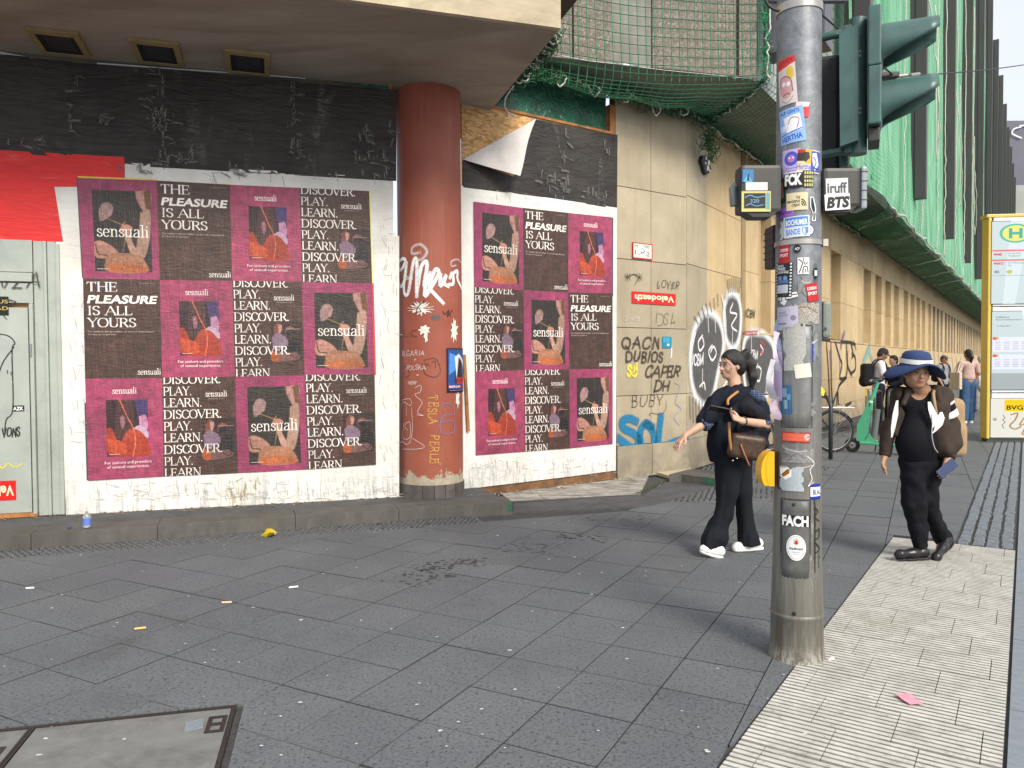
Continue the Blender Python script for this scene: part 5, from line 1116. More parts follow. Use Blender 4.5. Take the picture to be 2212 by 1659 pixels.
wt_(cq([[(490, 870), (530, 900), (500, 1010), (540, 1060), (490, 1120), (530, 1180)]]), paint_mat((.25, .32, .5)), .012, 'graffiti', 'faint pale blue scribble')
GF, GWt, GDk = mat('grey_sprayed_fill', (.085, .082, .08), .6, var=.25, scale=9, world=True), WH, paint_mat((.07, .06, .055))
def blob(W_, pts, off, m_, label, par=fc):
 q = [W_.uz(*p) for p in pts]; q = [(v.x, v.y) for v in crom(q + [q[0]], 6)[:-1]]; cu, cz = sum(p[0] for p in q) / len(q), sum(p[1] for p in q) / len(q)
 v = [W_.pt(cu, cz, off)] + [W_.pt(*p, off) for p in q]; n = len(q); o = build('graffiti', v, [(0, 1 + i, 1 + (i + 1) % n) for i in range(n)], m_, par); o['label'] = label; return q
c3 = lambda lst: [(1309.5 + .2988 * x, 566.3 + .2988 * y) for x, y in lst]
b1p = c3([(700, 360), (640, 470), (610, 600), (605, 760), (620, 900), (660, 1000), (720, 1040), (770, 960), (800, 820), (840, 640), (840, 520), (810, 420), (760, 370)])
b2p = c3([(870, 240), (850, 330), (850, 440), (865, 560), (900, 620), (940, 600), (965, 500), (970, 360), (950, 260), (910, 220)])
b3p = c3([(1040, 500), (1000, 560), (985, 660), (990, 800), (1020, 950), (1100, 1000), (1170, 940), (1210, 760), (1200, 600), (1140, 520), (1090, 510)])
for bp, lb in ((b1p, 'large grey sprayed face with white outline'), (b2p, 'narrow grey sprayed oval above the first face'), (b3p, 'second grey sprayed face with white outline')):
 W2 = WF; q = blob(W2, bp, .006, GF, lb); ribbon([q + [q[0], q[1]]], pl(W2, .009), GWt, 'graffiti', fc, 'white outline of a sprayed face', .2, .9)
def fw(lst, m_, wid, label, off=.012, soft=.5): return ribbon(px_strokes(WF, cq(lst)), pl(WF, off), m_, 'graffiti', fc, label, wid, soft)
fw([[(640, 510), (620, 600), (600, 800), (640, 960)], [(730, 400), (735, 500)], [(780, 400), (785, 500)], [(690, 530), (660, 580), (670, 640), (700, 600), (690, 540)], [(760, 600), (735, 650), (760, 710), (790, 660), (770, 610), (750, 650)], [(690, 780), (690, 900)], [(670, 900), (700, 870), (710, 920)], [(830, 240), (860, 420), (850, 640)], [(910, 300), (890, 360), (940, 380), (900, 460), (940, 500)], [(910, 470), (905, 610)]], GWt, .045, 'white inner lines of the sprayed faces')
fw([[(1045, 540), (1045, 640)], [(1110, 600), (1130, 640), (1110, 670)], [(1090, 740), (1070, 820), (1100, 860), (1115, 780), (1090, 750)], [(1150, 900), (1150, 1000)], [(800, 980), (870, 860), (960, 840)]], GWt, .05, 'white inner lines of the second face')
fw([[(635 + k * 28, 400 - 30 * k + (k > 3) * 20), (655 + k * 25, 330 - 22 * k + 110)] for k in range(7)] + [[(870 + k * 16, 120 + 6 * abs(k - 3)), (880 + k * 13, 210)] for k in range(7)] + [[(600 + k * 22, 980 + 10 * k), (605 + k * 22, 1120 + 18 * (k % 3) + 10 * k)] for k in range(8)], GDk, .07, 'dark sprayed hair strokes round the faces', soft=.9)
def fword(text, x, y, h, m_, wid, label, sx=1.6, seed=0, sl=.05): px, py = 1309.5 + .2988 * x, 566.3 + .2988 * y; return word(text, px, py, h * .2988, m_, wid, label, WF, fc, sx, sl, seed, .012)
fword('ICBM', 615, 740, 75, GWt, .035, 'white letters ICBM', 1.0, 2); fword('ICBM', 1005, 395, 55, BLK, .028, 'black letters ICBM', 1.3, 3); fword('ICBM', 1030, 700, 60, GWt, .03, 'white letters ICBM on the second face', 1.1, 4)
fw([[(985, 505), (1090, 500)], [(1110, 575), (1135, 600), (1130, 650), (1108, 660), (1105, 600)], [(1000, 525), (1085, 520)]], paint_mat((.5, .05, .05)), .05, 'red sprayed band')
c4 = lambda lst: [[(1734.2 + .24 * x, 619.4 + .24 * y) for x, y in s_] for s_ in lst]
def fw2(lst, m_, wid, label, soft=.4): return ribbon(px_strokes(WF, c4(lst)), pl(WF, .012), m_, 'graffiti', fc, label, wid, soft)
fw2([[(160, 470), (240, 480), (330, 495), (420, 500), (470, 520)], [(210, 500), (230, 800), (240, 1050)], [(250, 500), (255, 900), (270, 1070)], [(290, 500), (330, 640), (350, 700), (330, 820), (390, 820)], [(390, 500), (400, 700), (440, 800)], [(400, 590), (390, 800), (320, 900), (300, 1080)], [(440, 600), (470, 640), (470, 740), (430, 780)], [(260, 1080), (310, 950), (330, 1080), (440, 1040)], [(430, 500), (450, 600), (440, 640)], [(455, 490), (475, 560)]], BLK, .10, 'long dark scribbled letters on the facade foot')
fw2([[(370, 420), (350, 480), (340, 540)], [(240, 600), (250, 720)], [(330, 640), (330, 760)]], paint_mat((.2, .1, .26)), .2, 'faded purple strokes', .9)
fw2([[(600, 540), (560, 640), (540, 690)], [(600, 600), (640, 700)], [(830, 760), (800, 860)]], paint_mat((.2, .45, .42)), .35, 'faded turquoise spray', .9)
fw2([[(1140 + 40 * k, 600 + 8 * k), (1150 + 40 * k, 700 + 8 * k)] for k in range(9)], paint_mat((.3, .28, .3)), .5, 'distant faded tags', .9)
def printed(name, W_, u0, u1, z0, z1, off, canvas, parent, label=None, rough=.4, th=.004, flat_=True):
 im = canvas.image(name); m = print_mat('print_' + name, im, rough, 0, 0.0)
 v = [W_.pt(u0, z1, off), W_.pt(u1, z1, off), W_.pt(u1, z0, off), W_.pt(u0, z0, off)]; n = W_.n * -th
 o = build(name, v + [p + n for p in v], [(3, 2, 1, 0), (0, 1, 5, 4), (1, 2, 6, 5), (2, 3, 7, 6), (3, 0, 4, 7)], m, parent, uvs=[(0, 1), (1, 1), (1, 0), (0, 0)] * 2)
 if label: o['label'] = label
 return o
c = Canvas(384, 128, (.80, .10, .07)); 
def velo(c): c.sans('Velodeath', .96, .26, .52, (.96, .88, .72), wmax=.90, bold=.03, rot=math.pi); return c
velo(c); u0, z1 = WP.uz(1364.5, 629); u1, z0 = WP.uz(1459, 660)
tag(printed('upside_down_sticker', WP, u0, u1, z0, z1, .008, c, None), 'red rectangular sticker with the word Velodeath upside down on the stone wall', 'sticker')
cs = Canvas(384, 128, (.80, .10, .07)); velo(cs); u1, z0 = WL.uz(39, 1078); z1 = WL.uz(39, 1036)[1]
tag(printed('upside_down_sticker', WL, u1 - (u1 - WL.uz(-75, 1060)[0]), u1, z0, z1, .05, cs, None), 'red sticker with upside down white lettering low on the metal door', 'sticker')
dW = dict(W_=WL, par=dr, off=.049)
word('WZA', -18, 622, 34, BLK, .014, 'black looping tag', sx=1.0, seed=11, **dW)
wt_([[(0, 645), (30, 650), (36, 655), (0, 668)], [(0, 668), (18, 690)], [(-10, 720), (22, 726), (36, 742), (30, 760), (32, 880), (18, 905), (14, 930)], [(0, 810), (12, 780), (34, 750)], [(20, 800), (20, 806)], [(28, 804), (28, 810)]], BLK, .012, 'graffiti', 'black looping marker figure', WL, dr, .049)
word('LE VONS', -14, 943, 18, BLK, .014, 'black marker words le vons', sx=.55, seed=12, **dW); wt_([[(0, 1002), (10, 1010), (22, 1000), (36, 1008), (52, 1000)]], YEL, .014, 'graffiti', 'yellow marker squiggle', WL, dr, .049)
c = Canvas(96, 160, (.05, .045, .03)); c.sans('JESUS', .98, .36, .2, (.85, .75, .4), anchor='r'); c.sans('HEAD', .98, .72, .2, (.85, .75, .4), anchor='r'); u1, z0 = WL.uz(23, 682); u0, z1 = WL.uz(-22, 641)
printed('dark_sticker', WL, u0, u1, z0, z1, .05, c, dr); 
c = Canvas(128, 64, (.04, .04, .04)); c.sans('AZK', .06, .82, .62, (.95, .95, .95), wmax=.88, bold=.03); u0, z0 = WL.uz(31, 888); u1, z1 = WL.uz(56, 875); printed('small_sticker', WL, u0, u1, z0, z1, .05, c, dr)
hy = thing('hydrant_sign', 'small white hydrant sign with red frame on the stone wall', 'sign', WP.pt(*WP.uz(1386, 540)))
c = Canvas(128, 112, (.85, .83, .78)); c.rect(0, 0, 1, .06, (.75, .1, .07)); c.rect(0, .94, 1, 1, (.75, .1, .07)); c.rect(0, 0, .05, 1, (.75, .1, .07)); c.rect(.95, 0, 1, 1, (.75, .1, .07)); c.sans('H', .1, .3, .2, (.1, .1, .1)); c.sans('200', .5, .3, .2, (.3, .3, .3)); c.sans('1', .12, .75, .28, (.2, .1, .1)); c.sans('2', .7, .8, .28, (.2, .2, .2))
c.poly([(.32, .3), (.55, .22), (.7, .4), (.66, .75), (.4, .8), (.28, .6)], (.97, .97, .97)); c.line([(.36, .4), (.5, .35), (.6, .5), (.45, .65), (.4, .5)], .04, (.1, .1, .1)); c.line([(.3, .75), (.5, .6), (.7, .7)], .03, (.1, .1, .1))
u0, z1 = WP.uz(1365, 523); u1, z0 = WP.uz(1408, 562); printed('plate', WP, u0, u1, z0, z1, .014, c, hy, th=.01)
fx = thing('figure_cutout', 'small black and white cutout figure fixed high on the facade', 'street art', WF.pt(*WF.uz(1518, 355)))
q = [WF.uz(*p) for p in ((1510, 338), (1518, 336), (1524, 342), (1528, 340), (1530, 350), (1526, 356), (1529, 366), (1526, 374), (1519, 378), (1514, 370), (1512, 360), (1508, 350))]
G().prism([WF.pt(*p, .002) for p in q], WF.n * .05).build('board', plain((.02, .02, .02), .6), fx)
for e in ((1517, 342, 3), (1522, 352, 4), (1520, 364, 4), (1525, 370, 2), (1516, 354, 2)): u_, z_ = WF.uz(e[0], e[1]); G().ball(tuple(WF.pt(u_, z_, .054)), (.022 * e[2] / 3, .008, .032 * e[2] / 3), 8, 6).build('white_detail', plain((.85, .8, .7), .6), fx)
c = Canvas(96, 128, (.14, .5, .62)); c.rect(.1, .08, .8, .5, (.2, .6, .72)); c.rect(.5, .62, .75, .8, (.85, .9, .92)); u0, z1 = WP.uz(1430, 727); u1, z0 = WP.uz(1450, 752); printed('turquoise_sticker', WP, u0, u1, z0, z1, .008, c, sw); ribbon([[WP.uz(1449, 745), WP.uz(1450, 760), WP.uz(1449, 772)]], pl(WP, .006), WH, 'sticker_rest', sw, None, .035, .5)
cp = lambda lst: [[(831.7 + .3623 * x, 495.5 + .3623 * y) for x, y in s_] for s_ in lst]    # crop units of the column view
def cw(lst, m_, wid, label, n=5, soft=.4, off=.006, name='graffiti'):
 out = []
 for st in cp(lst): q = [col_uz(*p) for p in st]; out.append([(v.x, v.y) for v in crom(q, n)] if len(q) > 2 else q)
 return ribbon(out, lambda u, z: col_place(u, z, off), m_, name, colm, label, wid, soft)
cw([[(205, 140), (165, 145), (165, 110), (210, 90), (250, 130), (225, 175), (190, 185)]], paint_mat((.62, .5, .48)), .05, 'hazy white spray curl', soft=1)
cw([[(90, 190), (110, 175), (125, 190), (100, 240), (80, 250), (95, 340), (120, 300), (130, 200)], [(130, 200), (115, 360), (140, 380), (170, 200), (190, 190), (190, 400)], [(120, 290), (160, 290)], [(195, 240), (190, 380), (215, 230), (245, 190), (250, 230), (235, 330), (250, 370)], [(270, 260), (245, 330), (240, 400), (290, 320), (320, 260), (300, 240), (265, 340), (290, 380), (345, 440)], [(330, 270), (330, 340), (365, 270), (350, 320), (375, 340)], [(385, 290), (400, 260), (405, 320), (380, 330)], [(405, 260), (430, 250), (430, 300), (455, 360)], [(90, 230), (70, 260)]], WH, .046, 'large white sprayed throw up tag')
cw([[(420, 215), (395, 220), (395, 190), (430, 180), (450, 200)]], paint_mat((.6, .48, .46)), .03, 'small hazy white curl', soft=1)
rr = random.Random(5)
def star(cx, cy, rx, ry, n, m_, label):
 pts = []
 for k in range(n * 2): a = math.pi * k / n; r_ = 1 if k % 2 else rr.uniform(.45, .7); pts.append((cx + rx * r_ * math.cos(a) * rr.uniform(.8, 1.1), cy + ry * r_ * math.sin(a) * rr.uniform(.8, 1.1)))
 q = [col_uz(831.7 + .3623 * x, 495.5 + .3623 * y) for x, y in pts]; cu, cz = sum(p[0] for p in q) / len(q), sum(p[1] for p in q) / len(q); v = [col_place(cu, cz, .004)] + [col_place(*p, .004) for p in q]
 o = build('torn_paper', v, [(0, 1 + i, 1 + (i + 1) % len(q)) for i in range(len(q))], m_, colm); o['label'] = label
M_pp = mat('torn_paper_rest', (.72, .69, .62), .8, var=.15, scale=20, world=True)
star(212, 468, 80, 48, 15, M_pp, 'torn white paper rest like a star'); star(235, 600, 46, 34, 7, M_pp, 'torn white paper rest'); star(245, 640, 16, 40, 5, M_pp, 'torn white paper strip'); star(300, 525, 34, 22, 9, plain((.1, .1, .11), .7), 'dark torn rest'); star(410, 600, 26, 80, 9, M_pp, 'torn paper above the small poster'); star(432, 1010, 14, 60, 6, M_pp, 'torn paper under the small poster')
cw([[(235, 425), (200, 460), (190, 490), (215, 490), (205, 470)], [(345, 490), (355, 505), (380, 480)], [(380, 480), (370, 520), (400, 480)], [(375, 490), (390, 520)]], BLK, .012, 'black marker signs')
def cword(text, x, y, h, m_, wid, label, sx=1.0, seed=0, down=False, slant=.1):
 px, py = 831.7 + .3623 * x, 495.5 + .3623 * y; u, z = col_uz(px, py); hh = h * .3623 / 1661 * 8.1
 return ribbon(hand(text, u, z, hh, sx, slant, .05, seed, down), lambda u, z: col_place(u, z, .006), m_, 'graffiti', colm, label, wid, .4)
CH = paint_mat((.75, .68, .64)); cword('BUGARIA', 104, 755, 30, CH, .006, 'white chalk word BUGARIA', .95, 1); cword('+', 172, 790, 26, CH, .006, 'white chalk plus'); cword('POLSKA', 130, 838, 26, CH, .006, 'white chalk word POLSKA', 1.0, 2); cword('=', 188, 880, 22, CH, .006, 'white chalk equals sign'); cword('FRENT', 140, 925, 18, CH, .005, 'white chalk word', .8, 3)
YC = paint_mat((.72, .42, .09)); cword('TESLA', 258, 990, 54, YC, .009, 'yellow chalk word TESLA written downwards', .82, 4, True, 0); cword('PERLE', 268, 1225, 50, YC, .009, 'yellow chalk word PERLE written downwards', .9, 5, True, 0)
cw([[(180, 945), (215, 930), (210, 970), (180, 985), (215, 1020), (220, 1040), (195, 1090), (230, 1110), (190, 1105)], [(100, 1020), (150, 1010), (155, 1050), (110, 1030), (95, 1100), (100, 1240), (140, 1280), (165, 1200), (160, 1060)], [(130, 1040), (130, 1110)], [(115, 1150), (110, 1240), (150, 1240), (150, 1150), (120, 1170), (140, 1200)], [(160, 1240), (235, 1300), (105, 1310)]], CH, .006, 'white chalk drawing')
cw([[(330, 1070), (350, 1040), (400, 1050), (410, 1100), (350, 1110), (330, 1150), (400, 1140), (410, 1200), (350, 1220), (325, 1180), (340, 1120)]], paint_mat((.22, .2, .42)), .009, 'violet chalk scribble')
cw([[(85, 655), (95, 640), (90, 610)], [(115, 605), (115, 640), (145, 635)], [(190, 640), (160, 630), (165, 605), (195, 600)], [(230, 780), (300, 770), (330, 840), (300, 880), (240, 860), (225, 800)], [(240, 790), (240, 820), (255, 800), (270, 820)], [(280, 790), (300, 790), (300, 825)], [(110, 820), (140, 815), (145, 870), (120, 880), (108, 850)]], paint_mat((.07, .03, .025)), .007, 'thin dark marker drawing')
fl = Canvas(128, 300, (.08, .09, .14)); fl.rect(.05, .03, .95, .97, (.14, .3, .55)); fl.poly([(.1, .1), (.5, .2), (.3, .5), (.08, .6)], (.3, .55, .85)); fl.poly([(.5, .15), (.68, .35), (.75, .8), (.3, .8), (.35, .35)], (.18, .13, .08)); fl.poly([(.3, .2), (.5, .12), (.9, .3), (.95, .5), (.7, .3), (.5, .2), (.38, .7)], (.85, .85, .9)); fl.rect(.4, .66, .92, .80, (.75, .16, .08)); fl.sans('LIVE', .45, .78, .09, (.4, .05, .03), wmax=.4, bold=.03)
fl.rect(.05, .83, .95, .9, (.5, .12, .1)); fl.sans('BERLIN', .08, .89, .05, (.95, .95, .95), wmax=.5, bold=.02); fl.rect(.05, .92, .95, .98, (.03, .03, .03)); fl.line([(.1, .95), (.9, .95)], .01, (.8, .8, .8)); fm = print_mat('flyer', fl.image('flyer'), .4, .1, 0)
def colpatch(name, c_, rad, pxy, mat_, parent, off=.004, nx=8, center=None, label=None, rot=0, amp=0, ny=2):
 """a print wrapped round a column; pxy = left,top,right,bottom in picture units"""
 x0, y0, x1, y1 = pxy; ua, za = col_uz(x0, y0, rad, c_); ub, zb = col_uz(x1, y1, rad, c_); cu, cz = (ua + ub) / 2, (za + zb) / 2; w2, h2 = (ub - ua) / 2, (za - zb) / 2; v, uv = [], []
 a0 = math.atan2(-c_.y, -c_.x)
 for j in range(ny + 1):
  for i in range(nx + 1):
   s_, t_ = i / nx * 2 - 1, 1 - j / ny * 2; x, y = s_ * w2, t_ * h2; u, z = cu + x * math.cos(rot) - y * math.sin(rot), cz + x * math.sin(rot) + y * math.cos(rot)
   a = a0 + u / rad; r_ = rad + off + amp * random.random(); v.append(c_ + Vector((r_ * math.cos(a), r_ * math.sin(a), z))); uv.append((i / nx, 1 - j / ny))
 f = [(j * (nx + 1) + i, (j + 1) * (nx + 1) + i, (j + 1) * (nx + 1) + i + 1, j * (nx + 1) + i + 1) for j in range(ny) for i in range(nx)]
 o = build(name, v, f, mat_, parent, True, uvs=uv)
 if label: o['label'] = label
 return o
tag(colpatch('flyer', cc, CR, (964, 752, 999.5, 846), fm, None, .007), 'small colourful event flyer pasted on the right side of the red column', 'flyer')
G().prism([WP.pt(-.01, .75, .02), WP.pt(.02, .75, .03), WP.pt(-.02, 1.6, .02), WP.pt(-.05, 1.6, .01)], WP.n * .02).build('splintered_strip', M_wood, wp)
pf = flat(on_z(1721, 1436)); PC = pf + pf.normalized() * .127
def prad(z): return .127 if z < .30 else (.117 - (.117 - .105) * min(1, (z - .3) / 3.0))
pole = thing('signal_mast', 'thick galvanised traffic signal mast covered in stickers at the pale ribbed tiles', 'signal mast', (PC.x, PC.y, 0))
def galv_mat():
 m, t, b = nt('galvanised_steel'); w = coords(t, (1, 1, 1), 'World'); sx = t.nodes.new('ShaderNodeSeparateXYZ'); t.links.new(w, sx.inputs[0])
 c = ramp(t, noise_n(t, w, 14, 6, .75, .6), [(.32, (.14, .15, .165)), (.5, (.20, .215, .235)), (.68, (.29, .31, .335))])
 lowc = ramp(t, noise_n(t, coords(t, (18, 18, 1.3), 'World'), 1.6, 6, .75, .3), [(.3, (.13, .125, .105)), (.6, (.22, .215, .19)), (.75, (.30, .30, .28))])
 c = mix(t, ramp(t, sx.outputs['Z'], [(0, 0), (1, 0)]), c, c)
 k = N(t, 'ShaderNodeMapRange'); t.links.new(sx.outputs['Z'], k.inputs[0]); k.inputs[1].default_value = .9; k.inputs[2].default_value = 2.0; k.inputs[3].default_value = 1; k.inputs[4].default_value = 0
 c = mix(t, k.outputs[0], c, lowc)
 k2 = N(t, 'ShaderNodeMapRange'); t.links.new(sx.outputs['Z'], k2.inputs[0]); k2.inputs[1].default_value = .02; k2.inputs[2].default_value = .42; k2.inputs[3].default_value = 1; k2.inputs[4].default_value = 0
 c = mix(t, mix(t, 1.0, k2.outputs[0], ramp(t, noise_n(t, coords(t, (22, 22, 1), 'World'), 1.3, 5, .8), [(.42, 0.0), (.6, .9)]), 'MULTIPLY'), c, (.10, .075, .04))
 k3 = N(t, 'ShaderNodeMapRange'); t.links.new(sx.outputs['Z'], k3.inputs[0]); k3.inputs[1].default_value = .0; k3.inputs[2].default_value = .09; k3.inputs[3].default_value = 1; k3.inputs[4].default_value = 0
 c = mix(t, mix(t, 1.0, k3.outputs[0], ramp(t, noise_n(t, coords(t, (40, 40, 12), 'World'), 1.3, 5, .8), [(.45, 0.0), (.55, .8)]), 'MULTIPLY'), c, (.5, .48, .42))
 c = mix(t, ramp(t, noise_n(t, coords(t, (1.2, 1.2, .5), 'World'), 9, 8, .85, 1), [(.6, 0.0), (.66, .5)]), c, (.48, .48, .47))
 t.links.new(c, b.inputs['Base Color']); b.inputs['Metallic'].default_value = .35; b.inputs['Roughness'].default_value = .5; bump(t, b, noise_n(t, w, 60, 4, .7), .12, .004); return m
M_galv = galv_mat(); M_dksteel = mat('dark_green_signal_paint', (.06, .125, .115), .38, .1, world=True, scale=4, var=.25, dirt=(.05, .09, .085), dscale=3, bmp=.03)
M_dgrey = mat('dark_grey_housing', (.05, .052, .048), .5, .1, world=True, scale=5, bmp=.04); M_blackp = plain((.02, .02, .022), .5)
zt_ = on_y(1721, 1335, PC.y - .12).z
G().lathe([(.140, -.01), (.133, .03), (.128, .08), (.127, zt_ - .02), (.130, zt_ - .015), (.130, zt_), (.118, zt_ + .012)], PC, 40).build('foot_sleeve', M_galv, pole, True)
G().lathe([(prad(z), z) for z in (zt_ - .02, .6, 1.2, 2, 2.8, 3.6)] + [(.10, 7.5)], PC, 40).build('shaft', M_galv, pole, True)
def zof(py): return on_y(1721, py, PC.y - .11).z
def band(py, h, name='clamp_band', k=.006, m_=None):
 z = zof(py); g = G(); r = prad(z); g.lathe([(r, z - h), (r + k, z - h), (r + k, z + h), (r, z + h)], PC, 40); return autosmooth(g.build(name, m_ or plain((.42, .40, .36), .35, .7), pole))
b_ = band(521, .012); band(2, .02); G().box(tuple(col_place(0, 0) * 0 + PC + Vector((prad(1) * .98, -.05, zof(521)))), (.025, .03, .035)).build('band_lock', plain((.45, .42, .38), .35, .7), b_)
def ring_panel(x0, y0, x1, y1, name, m_):
 """raised rounded cover bent round the shaft"""
 r = prad(zof((y0 + y1) / 2)); ua, za = col_uz(x0, y0, r, PC); ub, zb = col_uz(x1, y1, r, PC); a0 = math.atan2(-PC.y, -PC.x); v, f = [], []; nx, ny = 10, 8
 for lay, off in ((0, .0), (1, .005)):
  for j in range(ny + 1):
   for i in range(nx + 1):
    s_, t_ = i / nx * 2 - 1, j / ny * 2 - 1; k = 1 - .05 * (max(0, abs(s_) - .6) / .4 * max(0, abs(t_) - .86) / .14) ; sh = 1 if lay == 0 else .985
    a = a0 + ((ua + ub) / 2 + s_ * k * sh * (ub - ua) / 2) / r; z = (za + zb) / 2 + t_ * (1 - .03 * max(0, abs(s_) - .7) / .3) * (za - zb) / 2 * sh; v.append(PC + Vector(((r + off) * math.cos(a), (r + off) * math.sin(a), z)))
 n = (nx + 1) * (ny + 1)
 for j in range(ny):
  for i in range(nx): q = (j * (nx + 1) + i, j * (nx + 1) + i + 1, (j + 1) * (nx + 1) + i + 1, (j + 1) * (nx + 1) + i); f.append(tuple(n + a for a in q))
 rim = [j for j in range(nx + 1)] + [j * (nx + 1) + nx for j in range(1, ny + 1)] + [ny * (nx + 1) + nx - j for j in range(1, nx + 1)] + [j * (nx + 1) for j in range(ny - 1, 0, -1)]
 f += [(rim[i], rim[(i + 1) % len(rim)], n + rim[(i + 1) % len(rim)], n + rim[i]) for i in range(len(rim))]
 o = build(name, v, f, m_, pole, True)
 st = [[(ua - .004, za), (ua - .004, zb)], [(ub + .004, za), (ub + .004, zb)], [(ua, za + .004), ((ua + ub) / 2, za + .006), (ub, za + .004)], [(ua, zb - .004), ((ua + ub) / 2, zb - .006), (ub, zb - .004)]]
 st = [[(a[0] + (b[0] - a[0]) * k / 6, a[1] + (b[1] - a[1]) * k / 6) for k in range(7)] for a, b in [(s_[0], s_[-1]) for s_ in st]]
 ribbon(st, lambda u, z: PC + Vector(((r + .0015) * math.cos(a0 + u / r), (r + .0015) * math.sin(a0 + u / r), z)), M_blackp, 'panel_gap', o, wid=.005)
 return o
M_cover2 = mat('grey_inspection_cover', (.115, .12, .115), .5, .3, world=True, scale=8, dirt=(.2, .2, .18), dscale=4)
lp = ring_panel(1689, 1078, 1748, 1252, 'lower_cover', M_cover2); ring_panel(1690, 706, 1752, 922, 'upper_cover', M_galv)
rr_ = prad(.9); a0_ = math.atan2(-PC.y, -PC.x)
def pplace(off=.003, rad=None):
 def f_(u, z): r = (rad or prad(z)) ; a = a0_ + u / (rad or .11); return PC + Vector(((r + off) * math.cos(a), (r + off) * math.sin(a), z))
 return f_
def pstrokes(lst, n=5):
 out = []
 for st in lst: q = [col_uz(x, y, .11, PC) for x, y in st]; out.append([(v.x, v.y) for v in crom(q, n)] if len(q) > 2 else q)
 return out
u_, z_ = col_uz(1716, 1090, .112, PC); G().lathe([(0, .006), (.008, .006), (.011, .0)], pplace(.002)(u_, z_), 12, Matrix.Rotation(R(90), 4, 'X')).build('cover_screw', M_blackp, lp)
u_, z_ = col_uz(1716, 1325, .118, PC); G().ball(tuple(pplace(-.004)(u_, z_)), .011, 8, 6).build('drain_hole', M_dkgap, pole)
def patch(name, canvas, box, rot=0, off=.004, label=None, rough=.35):
 im = canvas.image(name); m = print_mat(name, im, rough, .04, 0.0)
 if (canvas.al < 1).any():
  t = m.node_tree; b = t.nodes['Principled BSDF']; im_ = [n for n in t.nodes if n.type == 'TEX_IMAGE'][0]; t.links.new(im_.outputs['Alpha'], b.inputs['Alpha'])
 y = (box[1] + box[3]) / 2; r = prad(zof(y)); return colpatch('sticker', PC, r, box, m, pole, off, 8, label=label, rot=rot)
W1, K1 = (.93, .93, .92), (.05, .05, .06)
def cv(w, h, c): return Canvas(w, h, c)
def ragged(c, seed, amt=.16):
 rr = random.Random(seed)
 for k in range(9):
  e = rr.choice('tblr'); p = rr.random(); s_ = rr.uniform(.05, amt); pts = {'t': [(p - s_, -.01), (p + s_, -.01), (p, s_)], 'b': [(p - s_, 1.01), (p + s_, 1.01), (p, 1 - s_)], 'l': [(-.01, p - s_), (-.01, p + s_), (s_, p)], 'r': [(1.01, p - s_), (1.01, p + s_), (1 - s_, p)]}[e]
  c.al[c.mask(pts)] = 0
 return c
c = cv(96, 200, (.86, .80, .78)); c.poly([(0, .0), (1, .0), (1, .13), (.5, .2), (0, .22)], (.82, .16, .12)); c.sans('LODEN', .12, .13, .08, (.15, .03, .03), wmax=.75, rot=.1); c.ell(.72, .34, .2, .14, (.85, .72, .25)); c.ell(.45, .62, .36, .25, (.84, .62, .62)); c.line([(.1, .6), (.2, .42), (.5, .4), (.75, .5), (.8, .75)], .03, (.2, .1, .1), 1, True); c.ell(.35, .55, .1, .05, (.95, .95, .95)); c.ell(.6, .57, .1, .05, (.95, .95, .95)); c.line([(.3, .8), (.5, .76), (.65, .8)], .03, (.2, .1, .1)); c.line([(.2, .9), (.5, .97), (.8, .85)], .02, (.2, .1, .1), 1, True)
patch('face_sticker', c, (1684, 133, 1720, 222), .07, label='sketched face sticker with a red top')
c = cv(110, 130, (.55, .70, .88)); c.sans('AUF GEHTS', .05, .15, .10, (.1, .25, .65), wmax=.8, bold=.02); c.poly([(.2, .25), (.85, .2), (.9, .65), (.3, .7)], (.93, .92, .93)); c.line([(.3, .6), (.5, .3), (.8, .35), (.7, .6)], .03, (.6, .3, .4), 1, True); c.sans('1892', .05, .62, .16, (.95, .95, .98), wmax=.4, bold=.03); c.line([(.05, .75), (.9, .62)], .03, (.12, .3, .7)); c.sans('HERTHA', .08, .95, .16, (.12, .3, .7), wmax=.8, bold=.03, rot=.08)
patch('blue_club_sticker', c, (1687, 240, 1738, 306), .1, label='blue and white sticker reading HERTHA')
c = cv(60, 60, (.78, .13, .18)); c.poly([(0, 0), (1, 0), (.9, .3), (0, .4)], (.93, .8, .8)); patch('red_scrap', c, (1718, 222, 1748, 252), -.1, .0035)
c = cv(100, 150, (.72, .66, .84)); c.ell(.5, .35, .38, .27, (.28, .3, .72)); c.ell(.5, .35, .2, .14, (.7, .45, .7)); c.ell(.4, .32, .05, .03, W1); c.ell(.6, .32, .05, .03, W1); c.rect(.2, .7, .8, .73, (.5, .4, .6)); c.rect(.3, .8, .8, .83, (.5, .4, .6)); patch('lilac_sticker', c, (1692, 327, 1730, 378), .02, label='lilac sticker with a blue flower like head')
c = cv(160, 110, (.85, .76, .62)); c.rect(0, 0, .35, .5, (.15, .12, .1)); c.rect(0, .0, .4, .15, (.7, .1, .05)); c.rect(.3, .0, .55, .6, (.85, .66, .12)); c.poly([(.2, .1), (.45, .1), (.5, .35), (.33, .55), (.18, .35)], (.12, .09, .07)); c.sans('Hertha', .0, .85, .25, (.16, .42, .85), wmax=.55, bold=.02); c.rect(.55, .05, 1, .95, (.25, .32, .68)); c.poly([(.6, .15), (.8, .1), (.95, .6), (.75, .9), (.62, .5)], (.9, .9, .95)); c.line([(.66, .3), (.8, .5), (.72, .75), (.88, .8)], .04, (.1, .1, .15), 1, True)
patch('eagle_sticker', c, (1722, 325, 1768, 376), -.06, .0045, label='sticker with an eagle crest and the word Hertha')
